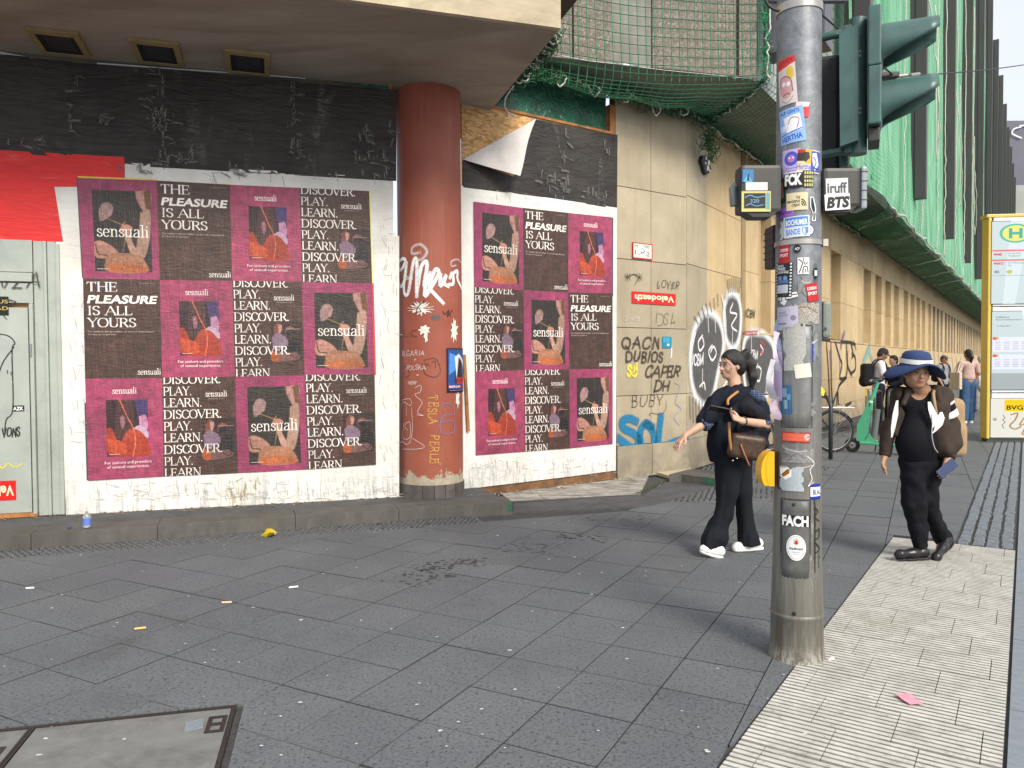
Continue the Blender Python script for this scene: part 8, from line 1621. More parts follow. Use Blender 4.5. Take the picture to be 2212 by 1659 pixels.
def headsdf(sd, c, fwd, right, up, sc=1.0, neck=None, neck_r=.052, cheeks=1.0, ears=True):
 c, f_, r_, u_ = [np.array(v, float) for v in (c, fwd, right, up)]; P = lambda a, b, d: c + r_ * a * sc + u_ * b * sc + f_ * d * sc; rot = np.stack([r_, f_, u_], 1)
 sd.ell(P(0, .032, -.012), (.074 * sc, .094 * sc, .086 * sc), .02, rot); sd.ell(P(0, -.022, .022), (.060 * sc * cheeks, .066 * sc, .076 * sc), .03, rot); sd.ell(P(0, -.082, .050), (.027 * sc * cheeks, .027 * sc, .022 * sc), .028, rot)
 for s_ in (-1, 1): sd.ell(P(.036 * s_ * cheeks, -.024, .055), (.024 * sc, .022 * sc, .024 * sc), .02, rot); sd.ell(P(.030 * s_, .003, .094), (.016 * sc, .010 * sc, .010 * sc), .012, rot, 's')
 sd.ell(P(0, .024, .078), (.045 * sc, .014 * sc, .013 * sc), .014, rot); sd.cone(P(0, .006, .084), P(0, -.026, .102), .0075 * sc, .0115 * sc, .008)
 for s_ in (-1, 1): sd.ell(P(.0115 * s_, -.029, .092), (.0085 * sc, .009 * sc, .007 * sc), .006, rot)
 sd.ell(P(0, -.056, .076), (.024 * sc, .013 * sc, .014 * sc), .012, rot)
 if ears:
  for s_ in (-1, 1): sd.ell(P(.074 * s_, -.004, -.008), (.010 * sc, .018 * sc, .029 * sc), .006, rot)
 if neck is not None: sd.cone(P(0, -.055, -.018), neck, neck_r, neck_r * 1.12, .03)
def shoe(par, heel, toe, up, m_up, m_sole, w=.045, h=.075, name='shoe'):
 """low shoe: upper, sole and laces"""
 h_, t_, u_ = V3(heel), V3(toe), V3(up); d = t_ - h_; L = np.linalg.norm(d); d /= L; s_ = np.cross(d, u_)
 sd = SDF(.0055); sd.chain([h_ + d * .035 + u_ * .05, h_ + d * L * .45 + u_ * .042, h_ + d * (L - .05) + u_ * .03, h_ + d * (L - .03) + u_ * .024], [w * .86, w * .92, w * .82, w * .55], .03); sd.cone(h_ + d * .04 + u_ * .06, h_ + d * .055 + u_ * h * 1.3, w * .8, w * .72, .02); sd.half(h_ + u_ * .014, -u_)
 o = sd.build(name, m_up, par); s2 = SDF(.0055); s2.chain([h_ + d * .032 + u_ * .018, h_ + d * L * .5 + u_ * .016, h_ + d * (L - .045) + u_ * .018], [w * .92, w * .9, w * .95], .02, flat=1); s2.half(h_ + u_ * .024, u_); s2.half(h_ + u_ * .0, -u_); s2.build('sole', m_sole, o)
 return o
Rt = lambda a, ax='Z': np.array(Matrix.Rotation(a, 3, ax))
def J(Y0, px, py, dy=0.0): p = on_y(px, py, Y0 + dy); return V3(p)
YA = 6.02; j = lambda x, y, d=0: J(YA, x, y, d)
wA = thing('person', 'woman in loose navy shirt and wide black trousers walking left holding a phone', 'person', tuple(on_z(1585, 1192)))
b = SDF(.0065); hc = j(1580, 790); fw_ = np.array([-.93, -.36, -.02]); fw_ /= np.linalg.norm(fw_); up_ = np.array([.04, 0, 1.]); up_ /= np.linalg.norm(up_); rt_ = np.cross(fw_, up_)
sh = (j(1590, 846)); headsdf(b, hc, fw_, rt_, up_, .98, neck=j(1588, 838), neck_r=.047)
shR, elR, wrR = j(1545, 866, -.06), j(1524, 914, -.10), j(1480, 941, -.16); shL, elL, wrL = j(1632, 862, .03), j(1653, 917, -.12), j(1602, 909, -.34)
b.cone(j(1590, 872), j(1586, 905), .08, .09, .04, .7); b.cone(j(1586, 900), j(1582, 990), .10, .10, .05, .8); b.cone(shR, shL, .05, .05, .04); b.chain([shR, elR, wrR], [.045, .036, .024], .02); b.chain([shL, elL, wrL], [.045, .037, .026], .02)
hpA, hpB = j(1575, 1006, -.05), j(1594, 1006, .07); knA, knB = j(1567, 1090, -.075), j(1606, 1090, .075); anA, anB = j(1545, 1178, -.10), j(1628, 1168, .08); b.chain([hpA, knA, anA], [.075, .045, .034], .03); b.chain([hpB, knB, anB], [.075, .045, .034], .03)
arm_hand(b, wrR, j(1462, 960, -.18) - wrR, (.5, .2, -.6), .95, .25, .5, 1); arm_hand(b, wrL, j(1572, 896, -.36) - wrL, (0, -.5, .85), .95, .55, .3, 1)
body = b.build('body', M_sk1, wA, 1); face(body, hc, fw_, rt_, up_, .98)
h_ = SDF(.006); hr = [.083, .101, .094]; hrot = np.stack([rt_, fw_, up_], 1); h_.ell(hc + up_ * .034 - fw_ * .014, hr, .02, hrot); h_.ell(hc + up_ * -.02 - fw_ * .05, (.078, .062, .07), .03, hrot); h_.ell(hc - up_ * .040 + fw_ * .078, (.092, .088, .108), .012, hrot, 's'); h_.ell(hc - up_ * .03 + fw_ * .012 - rt_ * .085, (.03, .035, .04), .01, hrot, 's')
h_.ell(j(1610, 764, .03), (.028, .026, .026), .02); h_.chain([j(1612, 762, .03), j(1620, 785, .04), j(1626, 815, .03), j(1624, 842, .02)], [.03, .042, .036, .010], .02); h_.build('hair', M_hair, wA, 1, folds=.004, fscale=60, fdir=(1.2, 1.2, .25))
G().tube(crom([tuple(hc + fw_ * .075 + up_ * .075 + rt_ * .02), tuple(hc + fw_ * .085 + up_ * .04 - rt_ * .045), tuple(hc + fw_ * .06 - rt_ * .07), tuple(hc + fw_ * .05 - rt_ * .074 - up_ * .03)], 5), .0028, 5).build('hair_strand', M_hair, wA, True)
g = SDF(.007); g.cone(j(1568, 860, -.04), j(1610, 856, .06), .085, .085, .06, .9); g.chain([j(1588, 866), j(1580, 905), j(1575, 945), j(1573, 978), j(1571, 990)], [.105, .118, .135, .132, .128], .06, flat=.80); g.cone(j(1557, 925, -.03), j(1559, 975, -.02), .09, .078, .06)
g.cone(j(1587, 836, -.01), j(1589, 856), .058, .085, .02); g.cone(j(1556, 860, -.05), j(1622, 856, .03), .062, .062, .04); g.chain([shR, j(1531, 898, -.09), j(1522, 908, -.10)], [.062, .060, .058], .03); g.chain([shL, shL + (elL - shL) * .5, shL + (elL - shL) * .9], [.066, .062, .058], .03)
g.half(j(1572, 998, 0), (0, 0, -1)); g.cone(j(1584, 822, -.01), j(1586, 836, -.01), .050, .047, .006, mode='s'); g.half(j(1586, 832, 0), (-.25, 0, 1)); g.half(elR + (wrR - elR) * .12, wrR - elR) if False else None
g.build('shirt', M_navy, wA, 1, folds=.011, fscale=14, seed=3, fdir=(1.3, 1.3, .7))
M_plaid = None
def plaid():
 m, t, b_ = nt('blue_plaid'); w = coords(t, (1, 1, 1), 'World'); s_ = t.nodes.new('ShaderNodeSeparateXYZ'); t.links.new(w, s_.inputs[0]); c = (.012, .02, .05)
 for k, (a, f_) in enumerate(((0, 55), (2, 55), (0, 27), (2, 31))): q = N(t, 'ShaderNodeMath', operation='MULTIPLY'); t.links.new(s_.outputs[a], q.inputs[0]); q.inputs[1].default_value = f_; fr = N(t, 'ShaderNodeMath', operation='FRACT'); t.links.new(q.outputs[0], fr.inputs[0]); lt = N(t, 'ShaderNodeMath', operation='LESS_THAN'); t.links.new(fr.outputs[0], lt.inputs[0]); lt.inputs[1].default_value = .3; ml = N(t, 'ShaderNodeMath', operation='MULTIPLY'); t.links.new(lt.outputs[0], ml.inputs[0]); ml.inputs[1].default_value = .55; c = mix(t, ml.outputs[0], c, (.22, .28, .42) if k < 2 else (.03, .05, .12))
 t.links.new(c, b_.inputs['Base Color']); b_.inputs['Roughness'].default_value = .9; return m
M_plaid = plaid(); c_ = SDF(.006); q0 = elR + (shR - elR) * .16; c_.cone(q0, elR + (wrR - elR) * .05, .0645, .060, .005); d_ = (wrR - elR) / np.linalg.norm(wrR - elR); c_.half(q0, shR - elR); c_.half(elR + d_ * .035, d_); c_.build('plaid_cuff', M_plaid, wA, 1)
c_ = SDF(.006); c_.cone(j(1626, 848, -.02), j(1642, 862, -.01), .055, .05, .01); c_.half(j(1636, 858, -.04), (0, 1, .35)); c_.build('plaid_yoke', M_plaid, wA, 1); c_ = SDF(.006); c_.cone(shL + (elL - shL) * .78, elL, .061, .060, .01); c_.half(j(1654, 905, 0), (0, 0, 1)); c_.half(j(1656, 913, 0), (0, 0, -1)); c_.build('plaid_cuff', M_plaid, wA, 1)
g = SDF(.0075); g.cone(j(1574, 985, -.02), j(1592, 988, .05), .112, .112, .05, .85); g.chain([j(1575, 1000, -.05), j(1572, 1060, -.07), j(1563, 1110, -.08), j(1541, 1160, -.10), j(1538, 1182, -.10)], [.105, .080, .066, .074, .088], .025); g.chain([j(1596, 1000, .07), j(1603, 1060, .07), j(1609, 1110, .08), j(1617, 1160, .08), j(1620, 1182, .08)], [.10, .074, .062, .078, .094], .025)
hA = [j(1541, 1180, -.10), np.array([-.30, 0, -1.0])]; g.cone(j(1548, 1160, -.10), j(1531, 1170, -.10), .085, .060, .04); g.half(j(1575, 1177, 0), (-.05, 0, -1)); g.build('trousers', M_trs, wA, 1, folds=.011, fscale=12, seed=5, fdir=(1.8, 1.8, .5))
M_wsh, M_wso = cloth('white_leather', (.80, .80, .79), .5), plain((.82, .82, .80), .5)
shoe(wA, on_y(1560, 1208, YA - .12), on_y(1508, 1189, YA - .16), Vector((.33, -.1, .93)).normalized(), M_wsh, M_wso, .038, .062); shoe(wA, on_y(1648, 1187, YA + .09), on_y(1580, 1190, YA + .02), Vector((0, 0, 1)), M_wsh, M_wso, .038, .062)
g = SDF(.007); g.chain([j(1588, 888, -.17), j(1610, 882, -.16), j(1636, 892, -.10)], [.045, .065, .06], .04); g.chain([j(1608, 922, -.16), j(1628, 935, -.15), j(1640, 950, -.13)], [.05, .075, .05], .04, flat=.7); g.chain([j(1640, 910, -.10), j(1650, 935, -.11), j(1655, 958, -.12)], [.05, .045, .022], .03); g.cone(j(1606, 938, -.19), j(1650, 960, -.16), .035, .028, .03)
g.build('coat_over_arm', cloth('dark_coat_cloth', (.008, .009, .014), .75), wA, 1, folds=.014, fscale=20, seed=9, fdir=(1.2, 1.2, .8))
M_tan2 = plain((.42, .20, .06), .5); G().tube(crom([tuple(j(1594, 846, -.13)), tuple(j(1574, 862, -.21)), tuple(j(1572, 875, -.235))], 5), .011, 6).build('bag_strap', M_tan2, wA, True); G().tube(crom([tuple(j(1575, 912, -.285)), tuple(j(1576, 945, -.29)), tuple(j(1580, 975, -.27))], 5), .011, 6).build('bag_strap', M_tan2, wA, True)
g = SDF(.007); g.box(j(1612, 965, -.24), (.135, .05, .095), .02, Rt(.15, 'Y'), rad=.04); g.build('shoulder_bag', mat('brown_patterned_leather', (.055, .028, .014), .45, var=.7, scale=45, world=True), wA, 1); G().tube(crom([tuple(j(1600, 960, -.30)), tuple(j(1610, 985, -.31)), tuple(j(1619, 1006, -.30))], 5), .005, 6).build('bag_tassel', plain((.45, .16, .08), .5), wA, True)
for p in ((1583, 995), (1592, 990), (1640, 990)): G().ball(tuple(j(*p, -.30)), .007, 8, 6).build('bag_stud', plain((.7, .6, .35), .25, .9), wA, True)
hp_ = j(1552, 884, -.40); G().bbox(tuple(hp_), (.145, .075, .011), 0, .005, Matrix.Rotation(.2, 4, 'Y') @ Matrix.Rotation(-.5, 4, 'X')).build('phone', plain((.012, .012, .014), .2), wA)
wd = (wrL - elL) / np.linalg.norm(wrL - elL); G().tube([tuple(wrL - wd * .025 + np.array((math.cos(a), 0, math.sin(a))) * 0 + np.cross(wd, (0, 0, 1)) * .031 * math.cos(a) + np.array((0, 0, 1)) * .031 * math.sin(a)) for a in [2 * math.pi * k / 14 for k in range(14)]], .006, 6, closed=True).build('bracelet', plain((.10, .09, .07), .3, .7), wA, True)
YB_ = 5.78; j = lambda x, y, d=0: J(YB_, x, y, d)
wB = thing('person', 'woman in wide blue sun hat and open brown jacket walking over the pale tiles', 'person', tuple(on_z(1985, 1212)))
b = SDF(.0065); hc = j(1979, 806, -.04); fw_ = np.array([-.10, -1, -.03]); fw_ /= np.linalg.norm(fw_); up_ = np.array([.03, -.03, 1.]); up_ /= np.linalg.norm(up_); rt_ = np.cross(fw_, up_); sc = 1.03
headsdf(b, hc, fw_, rt_, up_, sc, neck=j(1990, 842, .02), neck_r=.058, cheeks=1.22)
shR, elR, wrR = j(1946, 862, .04), j(1922, 925, .06), j(1911, 986, .02); shL, elL, wrL = j(2036, 862, .04), j(2058, 930, .03), j(2048, 992, -.10)
b.cone(shR, shL, .05, .05, .04); b.cone(j(1992, 884, .03), j(1994, 985, .03), .10, .12, .05, .7); b.chain([shR, elR, wrR], [.048, .04, .027], .02); b.chain([shL, elL, wrL], [.048, .042, .029], .02)
knA, anA, knB, anB = j(1973, 1085, -.05), j(1988, 1180, .0), j(2001, 1072, .0), j(2038, 1166, .145); b.chain([j(1978, 1005), knA, anA], [.08, .05, .035], .03); b.chain([j(2006, 1005), knB, j(2012, 1120, .06), anB], [.08, .05, .045, .035], .03)
arm_hand(b, wrR, j(1906, 1010, -.02) - wrR, (.6, -.3, 0), 1.0, .35, .2, -1); arm_hand(b, wrL, j(2042, 1022, -.14) - wrL, (-.3, .9, 0), 1.08, .45, .25, 1)
body = b.build('body', M_sk2, wB, 1); face(body, hc, fw_, rt_, up_, sc)
h_ = SDF(.006); hrot = np.stack([rt_, fw_, up_], 1); h_.ell(hc + up_ * .025 - fw_ * .022, (.094, .096, .10), .02, hrot); h_.ell(hc - up_ * .05 - fw_ * .045, (.082, .05, .07), .03, hrot); h_.ell(hc - up_ * .055 + fw_ * .085, (.092, .100, .125), .012, hrot, 's'); h_.build('hair', M_hair, wB, 1, folds=.003, fscale=50)
ht = thing('sun_hat', 'wide brimmed blue sun hat with white ribbon worn by the near woman', 'hat', tuple(hc)); bpy.data.objects.remove(ht)
M_hat = mat('blue_straw', (.022, .048, .145), .8, var=.18, scale=60, world=True, stretch=(1, 1, 3), bmp=.5, fine=130); M_hatd = M_hat
tilt = Matrix.Rotation(.03, 3, 'Y') @ Matrix.Rotation(.10, 3, 'X'); HC = Vector(hc) + Vector((.002, .012, .058))
def hp(r_, a, z): return HC + tilt @ Vector((r_ * math.cos(a), r_ * 1.06 * math.sin(a), z))
v, f = [], []; seg = 40; prof = [(.0, .110), (.04, .108), (.072, .101), (.090, .084), (.098, .055), (.104, .012), (.108, .0), (.135, -.012), (.165, -.030), (.195, -.058), (.212, -.082)]
nP = len(prof)
for (r_, z) in prof:
 for i in range(seg): a = 2 * math.pi * i / seg; dr = max(0, r_ - .105) / .107; side = abs(math.cos(a)); fr = max(0, -math.sin(a)); v.append(hp(r_ * (1 - .10 * dr * fr), a, z + dr * (.092 * fr ** 1.3 + .012 * math.sin(3 * a)) - .02 * dr * side))
for jj in range(nP - 1):
 for i in range(seg): f.append((jj * seg + i, jj * seg + (i + 1) % seg, (jj + 1) * seg + (i + 1) % seg, (jj + 1) * seg + i))
hat = build('hat', v, f, M_hat, wB, True); sm = hat.modifiers.new('thickness', 'SOLIDIFY'); sm.thickness = .003
v, f = [], []
for (r_, z) in ((.1125, .018), (.1115, .034), (.1095, .052)):
 for i in range(seg): v.append(hp(r_, 2 * math.pi * i / seg, z + .004 * math.sin(2 * math.pi * i / seg)))
f = [(jj * seg + i, jj * seg + (i + 1) % seg, (jj + 1) * seg + (i + 1) % seg, (jj + 1) * seg + i) for jj in range(2) for i in range(seg)]; build('ribbon', v, f, plain((.74, .73, .70), .7), hat, True)
g = SDF(.007); g.cone(j(1958, 866, .02), j(2026, 866, .02), .075, .075, .05, .9); g.chain([j(1990, 872, .02), j(1988, 915, .0), j(1982, 960, -.03), j(1986, 990, .0)], [.108, .122, .138, .130], .05, flat=.8); g.ell(j(1977, 945, -.05), (.112, .105, .13), .06); g.half(j(1985, 1004), (0, 0, -1)); g.cone(j(1986, 832, -.02), j(1988, 846, -.04), .068, .066, .01, mode='s'); g.build('black_top', M_blk, wB, 2, folds=.003, fscale=10, seed=2)
M_jk = cloth('brown_jacket_cloth', (.042, .030, .024), .8, scale=8)
g = SDF(.007); g.cone(j(1950, 858, .05), j(2034, 858, .05), .085, .085, .05); g.chain([j(1994, 880, .07), j(2000, 950, .10), j(2000, 975, .09)], [.140, .146, .140], .05, flat=.8)
g.chain([j(1945, 868, .04), j(1924, 920, .05), j(1912, 965, .03), j(1911, 974, .02)], [.062, .056, .049, .041], .025); g.chain([j(2032, 868, .02), j(2053, 922, .02), j(2054, 960, -.04), j(2049, 980, -.08)], [.074, .069, .060, .045], .025)
g.cone(j(2024, 880, -.04), j(2036, 965, -.06), .07, .08, .04); g.cone(j(2046, 940, 0), j(2046, 975, -.02), .08, .07, .04)
g.cone(j(1952, 880, -.03), j(1944, 935, -.04), .045, .04, .03)
g.cone(j(1982, 850, -.10), j(1978, 1010, -.20), .115, .150, .02, mode='s'); g.cone(j(1986, 832, -.02), j(1988, 860, -.06), .075, .09, .01, mode='s'); g.half(j(1985, 990), (.0, 0, -1))
g.build('jacket', M_jk, wB, 1, folds=.010, fscale=14, seed=4, fdir=(1.2, 1.2, .9))
g = SDF(.006); g.chain([j(1962, 846, -.02), j(1990, 838, .09), j(2022, 842, .02), j(2030, 868, -.07)], [.026, .034, .036, .026], .02); g.chain([j(1962, 846, -.02), j(1952, 872, -.08)], [.026, .02], .02); g.build('collar', M_jk, wB, 1, folds=.003)
def sband(p0, p1, r_, m_, nm, cutlo, cuthi, ax): g = SDF(.006); g.cone(p0, p1, r_, r_ * .985, .005); g.half(p0 + ax * cutlo, -ax); g.half(p0 + ax * cuthi, ax); g.build(nm, m_, wB, 1)
axs = j(2053, 922, .02) - j(2032, 868, .02); axs /= np.linalg.norm(axs); M_wst = cloth('white_stripe', (.74, .72, .70), .8)
p0 = j(2032, 868, .02); p1 = j(2053, 922, .02)
sband(p0, p1, .087, M_wst, 'white_stripe', .012, .032, axs); sband(p0, p1, .0855, M_blk, 'black_stripe', .034, .078, axs); sband(p0, p1, .087, M_wst, 'white_stripe', .080, .130, axs)
def strip3(pts, wid, name, m_, off=0):
 v = []; 
 for (x, y, d, w_) in pts: c = j(x, y, d); v += [c + np.array((-w_ / 2, 0, 0)), c + np.array((w_ / 2, -.004, 0))]
 build(name, v, [(2 * i, 2 * i + 1, 2 * i + 3, 2 * i + 2) for i in range(len(pts) - 1)], m_, wB, True)
strip3([(2007, 868, -.135, .02), (2012, 885, -.155, .045), (2018, 900, -.165, .055), (2018, 915, -.168, .03), (2014, 924, -.168, .008)], 0, 'white_panel', M_wst); strip3([(2033, 890, -.135, .015), (2032, 903, -.15, .055), (2028, 918, -.158, .05), (2020, 930, -.168, .02), (2014, 936, -.168, .006)], 0, 'white_panel', M_wst)
strip3([(1938, 865, -.05, .015), (1934, 895, -.065, .04), (1929, 925, -.07, .03), (1926, 945, -.06, .008)], 0, 'white_panel', M_wst)
G().tube(crom([tuple(j(*p)) for p in ((2008, 872, -.14), (2014, 905, -.172), (2013, 940, -.18), (2018, 965, -.17), (2026, 978, -.15))], 5), .0035, 5).build('zip', plain((.65, .63, .6), .4, .4), wB, True)
for a_, b_3, r_ in ((wrR + (elR - wrR) * .02, wrR + (elR - wrR) * .22, .042), (wrL + (elL - wrL) * .02, wrL + (elL - wrL) * .25, .046)): g = SDF(.006); g.cone(a_, b_3, r_, r_ * 1.12, .01); d_ = (b_3 - a_) / np.linalg.norm(b_3 - a_); g.half(a_, -d_); g.build('cuff', M_jk, wB, 1, folds=.002, fscale=40)
g = SDF(.0075); g.cone(j(1978, 992, .0), j(2000, 992, .02), .118, .118, .05, .9); g.chain([j(1976, 1010, -.02), j(1973, 1085, -.05), j(1983, 1140, -.02), j(1988, 1176, .0)], [.105, .078, .060, .055], .035); g.chain([j(2006, 1010, .02), j(2000, 1070, .0), j(2012, 1120, .06), j(2036, 1160, .14), j(2040, 1168, .15)], [.100, .078, .066, .056, .052], .035); g.half(j(1988, 1190, 0), (0, 0, -1)); g.build('trousers', M_blk, wB, 1, folds=.009, fscale=14, seed=8, fdir=(1.2, 1.2, 1.0))
M_lf = plain((.012, .012, .014), .3); shoe(wB, on_y(2006, 1209, YB_ - .02), on_y(1931, 1205, YB_ - .08), Vector((0, 0, 1)), M_lf, M_blackp, .038, .05, 'loafer'); shoe(wB, on_y(2056, 1172, YB_ + .14), on_y(2020, 1216, YB_ - .06), Vector((-.55, -.35, .75)).normalized(), M_lf, M_blackp, .038, .05, 'loafer')
G().bbox(tuple(j(2046, 1012, -.175)), (.155, .010, .075), 0, .004, Matrix.Rotation(-.72, 4, 'Y')).build('phone', plain((.06, .08, .16), .25), wB)
g = SDF(.01); g.box(j(2040, 915, .20), (.14, .08, .20), .03, rad=.06); g.box(j(2054, 950, .18), (.10, .08, .13), .03, rad=.05); g.build('backpack', cloth('tan_backpack_cloth', (.36, .25, .14)), wB, 1); G().tube(crom([tuple(j(*p)) for p in ((2018, 842, .03), (2016, 852, -.09), (2019, 875, -.13), (2024, 905, -.12))], 5), .012, 6).build('backpack_strap', plain((.36, .25, .15), .8), wB, True)
def walker(label, px, foot_y, top_y, head_dir, skin_, hairc, topc, legc, pose, hair='short', res=.013, extra=None, shoe_c=(.75, .75, .75), sleeves=.5, group=None, Yov=None):
 """px centre, feet and head rows in the picture; head_dir = facing angle in the ground plane"""
 Y = Yov or on_z(px, foot_y).y; s_ = (on_y(px, top_y, Y).z) / 1.70 if Yov is None else (on_y(px, top_y, Y).z) / 1.70; X0 = on_y(px, 800, Y).x; t = thing('person', label, 'person', (X0, Y, 0)); fx, fy = math.cos(head_dir), math.sin(head_dir); F_, R_ = np.array((fx, fy, 0)), np.array((fy, -fx, 0)); U_ = np.array((0, 0, 1.0)); O = np.array((X0, Y, 0))
 P = lambda r_, f_, u_: O + (R_ * r_ + F_ * f_ + U_ * u_) * s_
 hf = pose.get('look', 0); hd = F_ * math.cos(hf) - U_ * math.sin(hf); hu = U_ * math.cos(hf) + F_ * math.sin(hf); hc = P(0, .02 + .10 * math.sin(hf), 1.585 - .03 * math.sin(hf)); b = SDF(res); headsdf(b, hc, hd, R_, hu, s_, neck=P(0, 0, 1.42), neck_r=.05 * s_)
 hipw = .09; A = pose.get('legs', ((-.02, 0), (.02, 0))); b.cone(P(-.15, 0, 1.38), P(.15, 0, 1.38), .05 * s_, .05 * s_, .03); b.cone(P(0, 0, 1.3), P(0, 0, .95), .12 * s_, .13 * s_, .04, .75, F_); arms = pose['arms']
 for sg, (e, w_) in zip((-1, 1), arms): b.chain([P(sg * .18, 0, 1.38), P(*e), P(*w_)], [.045 * s_, .036 * s_, .026 * s_], .02); arm_hand(b, P(*w_), P(*w_) - P(*e), (0, 0, 1), s_, .3, .2, sg)
 for sg, (kf, af) in zip((-1, 1), A): b.chain([P(sg * hipw, 0, .92), P(sg * hipw, kf, .50), P(sg * hipw, af, .09)], [.08 * s_, .055 * s_, .04 * s_], .03)
 bo_ = b.build('body', skin_, t, 1); 
 if pose.get('face', False): face(bo_, hc, hd, R_, hu, s_)
 g = SDF(res); g.cone(P(-.14, 0, 1.37), P(.14, 0, 1.37), .075 * s_, .075 * s_, .04); g.chain([P(0, 0, 1.32), P(0, 0, 1.12), P(0, 0, pose.get('hem', .92))], [.135 * s_, .135 * s_, .155 * s_], .04, flat=.75, fa=F_)
 for sg, (e, w_) in zip((-1, 1), arms): a0, e0, w0 = P(sg * .18, 0, 1.38), P(*e), P(*w_); pts = [a0, a0 + (e0 - a0) * min(1, sleeves * 1.6)] + ([w0 * .93 + e0 * .07] if sleeves > .9 else []); g.chain(pts, [.07 * s_, .062 * s_, .045 * s_][:len(pts)], .02)
 g.half(P(0, 0, pose.get('hem', .92) - .06), (0, 0, -1)); g.cone(P(0, .02, 1.44), P(0, .03, 1.50), .058 * s_, .06 * s_, .01, mode='s'); g.build('top', topc, t, 1, folds=.005, fscale=9)
 g = SDF(res); wl_ = pose.get('wide', 1.0); g.cone(P(-.06, 0, .93), P(.06, 0, .93), .115 * s_, .115 * s_, .04, .85, F_)
 for sg, (kf, af) in zip((-1, 1), A): g.chain([P(sg * hipw, 0, .88), P(sg * hipw, kf, .50), P(sg * hipw, af, .10)], [.10 * s_, .075 * s_ * wl_, .062 * s_ * wl_], .03)
 g.half(P(0, 0, .06), (0, 0, -1)); g.build('trousers', legc, t, 1, folds=.004, fscale=9)
 for sg, (kf, af) in zip((-1, 1), A): shoe(t, Vector(P(sg * hipw, af - .06, .0)), Vector(P(sg * hipw, af + .20, .0)), Vector((0, 0, 1)), plain(shoe_c, .6), plain(tuple(min(1, x + .1) for x in shoe_c), .6), .045 * s_, .06)
 hr_ = SDF(res * .8); hrot = np.stack([R_, hd, hu], 1)
 if hair == 'cap': pass
 hr_.ell(hc + (hu * .034 - hd * .014) * s_, (.083 * s_, .100 * s_, .093 * s_), .02, hrot); hr_.ell(hc - (hu * .03 + hd * .05) * s_, (.075 * s_, .05 * s_, .06 * s_), .03, hrot); hr_.ell(hc + (-hu * .055 + hd * .085) * s_, (.095 * s_, .09 * s_, .108 * s_), .012, hrot, 's')
 if hair == 'pony': hr_.chain([hc + (hu * .06 - hd * .09) * s_, hc + (-hu * .06 - hd * .12) * s_, hc + (-hu * .22 - hd * .10) * s_], [.03 * s_, .045 * s_, .012 * s_], .02)
 hr_.build('hair' if hair != 'cap' else 'cap', hairc, t, 1)
 if hair == 'cap': G().ball(tuple(hc + (hu * .045 + hd * .12) * s_), (.065 * s_, .075 * s_, .008 * s_), 14, 6, Matrix(hrot.tolist()).to_4x4()).build('cap_peak', hairc, t, True)
 if extra: extra(t, P, s_, F_, R_)
 return t
def packback(c, straps=True, sz=(.15, .10, .22)):
 def f_(t, P, s_, F_, R_):
  g = SDF(.013); rot = np.stack([R_, F_, np.array((0, 0, 1.0))], 1); g.box(P(0, -.22, 1.17), [k * s_ for k in sz], .03, rot, rad=.06); g.ell(P(0, -.27, 1.05), (.12 * s_, .09 * s_, .12 * s_), .04, rot); g.build('backpack', c, t, 1, folds=.004)
  for sg in (-1, 1): G().tube(crom([tuple(P(sg * .10, -.14, 1.34)), tuple(P(sg * .11, 0, 1.47)), tuple(P(sg * .11, .12, 1.33)), tuple(P(sg * .15, .06, 1.08)), tuple(P(sg * .13, -.12, 1.0))], 5), .016 * s_, 6).build('backpack_strap', c, t, True)
 return f_
M_wsh2 = cloth('white_polo_cloth', (.70, .71, .78)); M_dk = cloth('dark_blue_jeans', (.012, .014, .024)); M_pk = cloth('pale_pink_cloth', (.50, .36, .32)); M_jean = cloth('blue_denim', (.045, .10, .20)); M_or = cloth('salmon_cloth', (.75, .28, .16)); M_gr = cloth('grey_cloth', (.26, .26, .27)); M_grh = plain((.42, .40, .38), .8); M_bkp = cloth('black_backpack_cloth', (.012, .013, .015))
def pole_extra(t, P, s_, F_, R_):
 packback(M_bkp)(t, P, s_, F_, R_); G().box(tuple(P(0, .42, 1.22)), (.07 * s_, .14 * s_, .012), math.atan2(F_[1], F_[0])).build('phone', plain((.6, .55, .4), .4), t)
walker('man in white polo shirt and black cap looking down at his phone', 1898, 937, 751, R(-12), M_sk3, plain((.02, .02, .022), .8), M_wsh2, M_dk, {'arms': (((-.22, .02, 1.14), (-.10, .26, 1.20)), ((.22, .04, 1.14), (.08, .30, 1.22))), 'look': .6, 'legs': ((.04, .02), (-.03, -.06)), 'face': False}, 'cap', .011, pole_extra, (.02, .02, .02), .5)
def tote(t, P, s_, F_, R_):
 g = SDF(.012); rot = np.stack([R_, F_, np.array((0, 0, 1.0))], 1); g.box(P(-.33, -.02, .98), (.04 * s_, .17 * s_, .20 * s_), .01, rot, rad=.02); o = g.build('tote_bag', cloth('cream_canvas', (.56, .50, .42)), t, 1); G().box(tuple(P(-.30, -.12, .88)), (.09 * s_, .02, .06 * s_), 0).build('red_print', plain((.6, .05, .08), .6), o)
 for q in (.07, -.07): G().tube(crom([tuple(P(-.33, q, 1.16)), tuple(P(-.26, q * .6, 1.34)), tuple(P(-.17, 0, 1.45)), tuple(P(-.20, -.05, 1.30)), tuple(P(-.31, q, 1.16))], 5), .012 * s_, 6).build('tote_handle', plain((.6, .55, .46), .8), t, True)
 g = SDF(.012); g.cone(P(.30, 0, 1.06), P(.38, -.02, .84), .05 * s_, .15 * s_, .03, .6, F_); g.build('white_bag', cloth('white_bag_cloth', (.60, .62, .66)), t, 1, folds=.01, fscale=12)
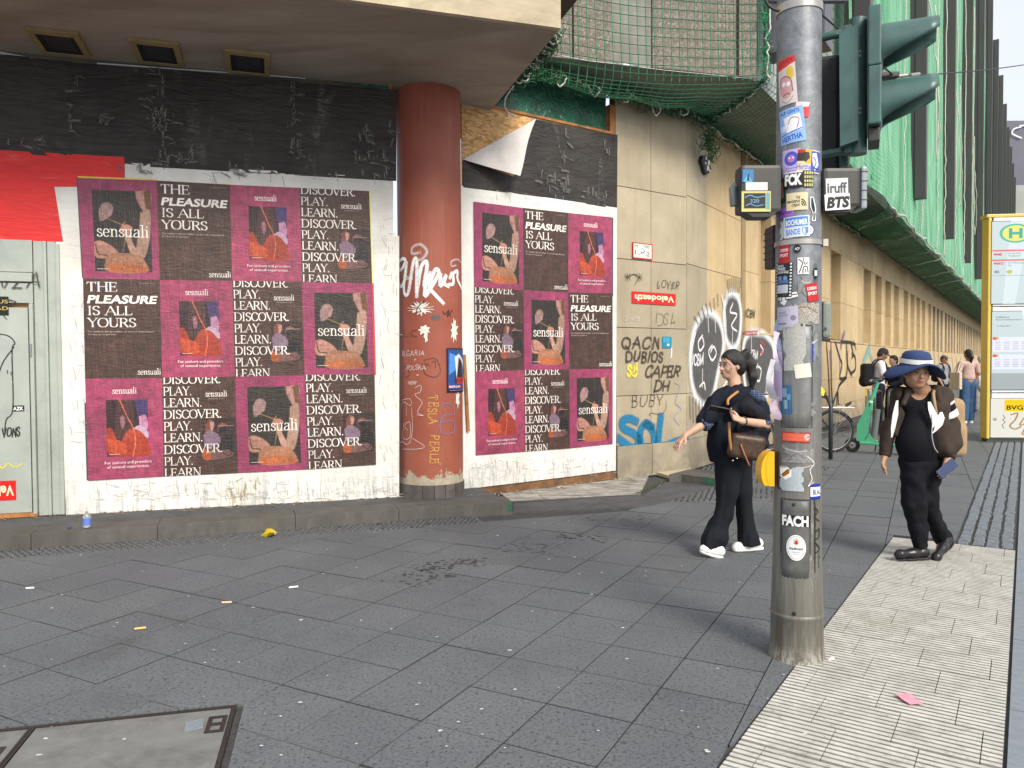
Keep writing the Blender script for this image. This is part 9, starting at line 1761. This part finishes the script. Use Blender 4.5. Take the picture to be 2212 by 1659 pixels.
tb_ = walker('woman with dark ponytail seen from behind in pale pink top and blue jeans', 2092, 914, 755, R(97), M_sk3, M_hair, M_pk, M_jean, {'arms': (((-.26, 0, 1.14), (-.30, .05, .92)), ((.25, .0, 1.15), (.44, .06, .98))), 'legs': ((.02, .0), (.05, .04)), 'wide': 1.35, 'hem': 1.07}, 'pony', .011, tote)
PTp = on_y(2138, 895, 18.2); pk_ = thing('toilet_paper_pack', 'large blue and white toilet paper pack carried by the woman with the ponytail', 'package', (PTp.x, 18.2, PTp.z)); a, b2 = on_y(2122, 835, 18.2), on_y(2150, 892, 18.2)
for i in range(2):
 for k in range(4): G().lathe([(0, 0), (.075, .0), (.08, .01), (.08, .11), (.075, .12), (0, .12)], (a.x + .08 + i * .16, 18.2, b2.z + .02 + k * (a.z - b2.z - .02) / 4), 14).build('roll', mat('blue_white_wrap_%d%d' % (i, k), ((.12, .35, .62), (.62, .68, .74), (.2, .42, .66), (.7, .72, .75))[(i + k) % 4], .3, var=.5, scale=14, world=True), pk_, True)
G().tube(crom([(a.x + .02, 18.2, a.z), (a.x + .04, 18.2, a.z + .12), (a.x + .26, 18.2, a.z + .12), (a.x + .28, 18.2, a.z)], 5), .035, 8).build('wrap_handle', plain((.72, .74, .76), .4), pk_, True)
walker('bearded man in grey shirt and dark cap with black backpack straps walking this way', 2038, 895, 768, R(-70), M_sk2, plain((.05, .045, .05), .8), M_gr, M_dk, {'arms': (((-.24, 0, 1.12), (-.20, .10, .88)), ((.24, 0, 1.12), (.20, .12, .90))), 'face': True}, 'cap', .016, packback(M_bkp), (.05, .05, .05), .5)
walker('grey haired man in salmon shirt walking away beside the ponytail woman', 2118, 890, 768, R(70), M_sk1, M_grh, M_or, M_gr, {'arms': (((-.24, 0, 1.12), (-.26, .05, .9)), ((.24, 0, 1.12), (.26, .05, .9)))}, 'short', .018, None, (.1, .1, .1), .5)
walker('distant man in grey t shirt with a backpack left of the yellow pillar', 2114 + 5, 862, 776, R(-20), M_sk1, plain((.08, .05, .03), .8), M_gr, M_dk, {'arms': (((-.24, 0, 1.12), (-.18, .18, 1.0)), ((.24, 0, 1.12), (.18, .2, 1.0))), 'look': .3}, 'short', .022, packback(M_bkp), (.1, .1, .1), .45)
walker('person in dark clothes mostly hidden behind the blue hat woman', 1931, 935, 768, R(-160), M_sk1, M_hair, M_dk, M_dk, {'arms': (((-.24, .05, 1.12), (-.12, .25, 1.05)), ((.24, .05, 1.12), (.12, .28, 1.05))), 'legs': ((.15, .0), (.05, .1))}, 'short', .014, None, (.6, .6, .6), .95)
for o in bpy.data.objects:
 if o.get('label') in ('dark sprayed hair strokes round the faces', 'distant faded tags', 'white inner lines of the sprayed faces', 'white inner lines of the second face', 'faded turquoise spray', 'faded purple strokes') and o.parent: o['kind'] = 'stuff'
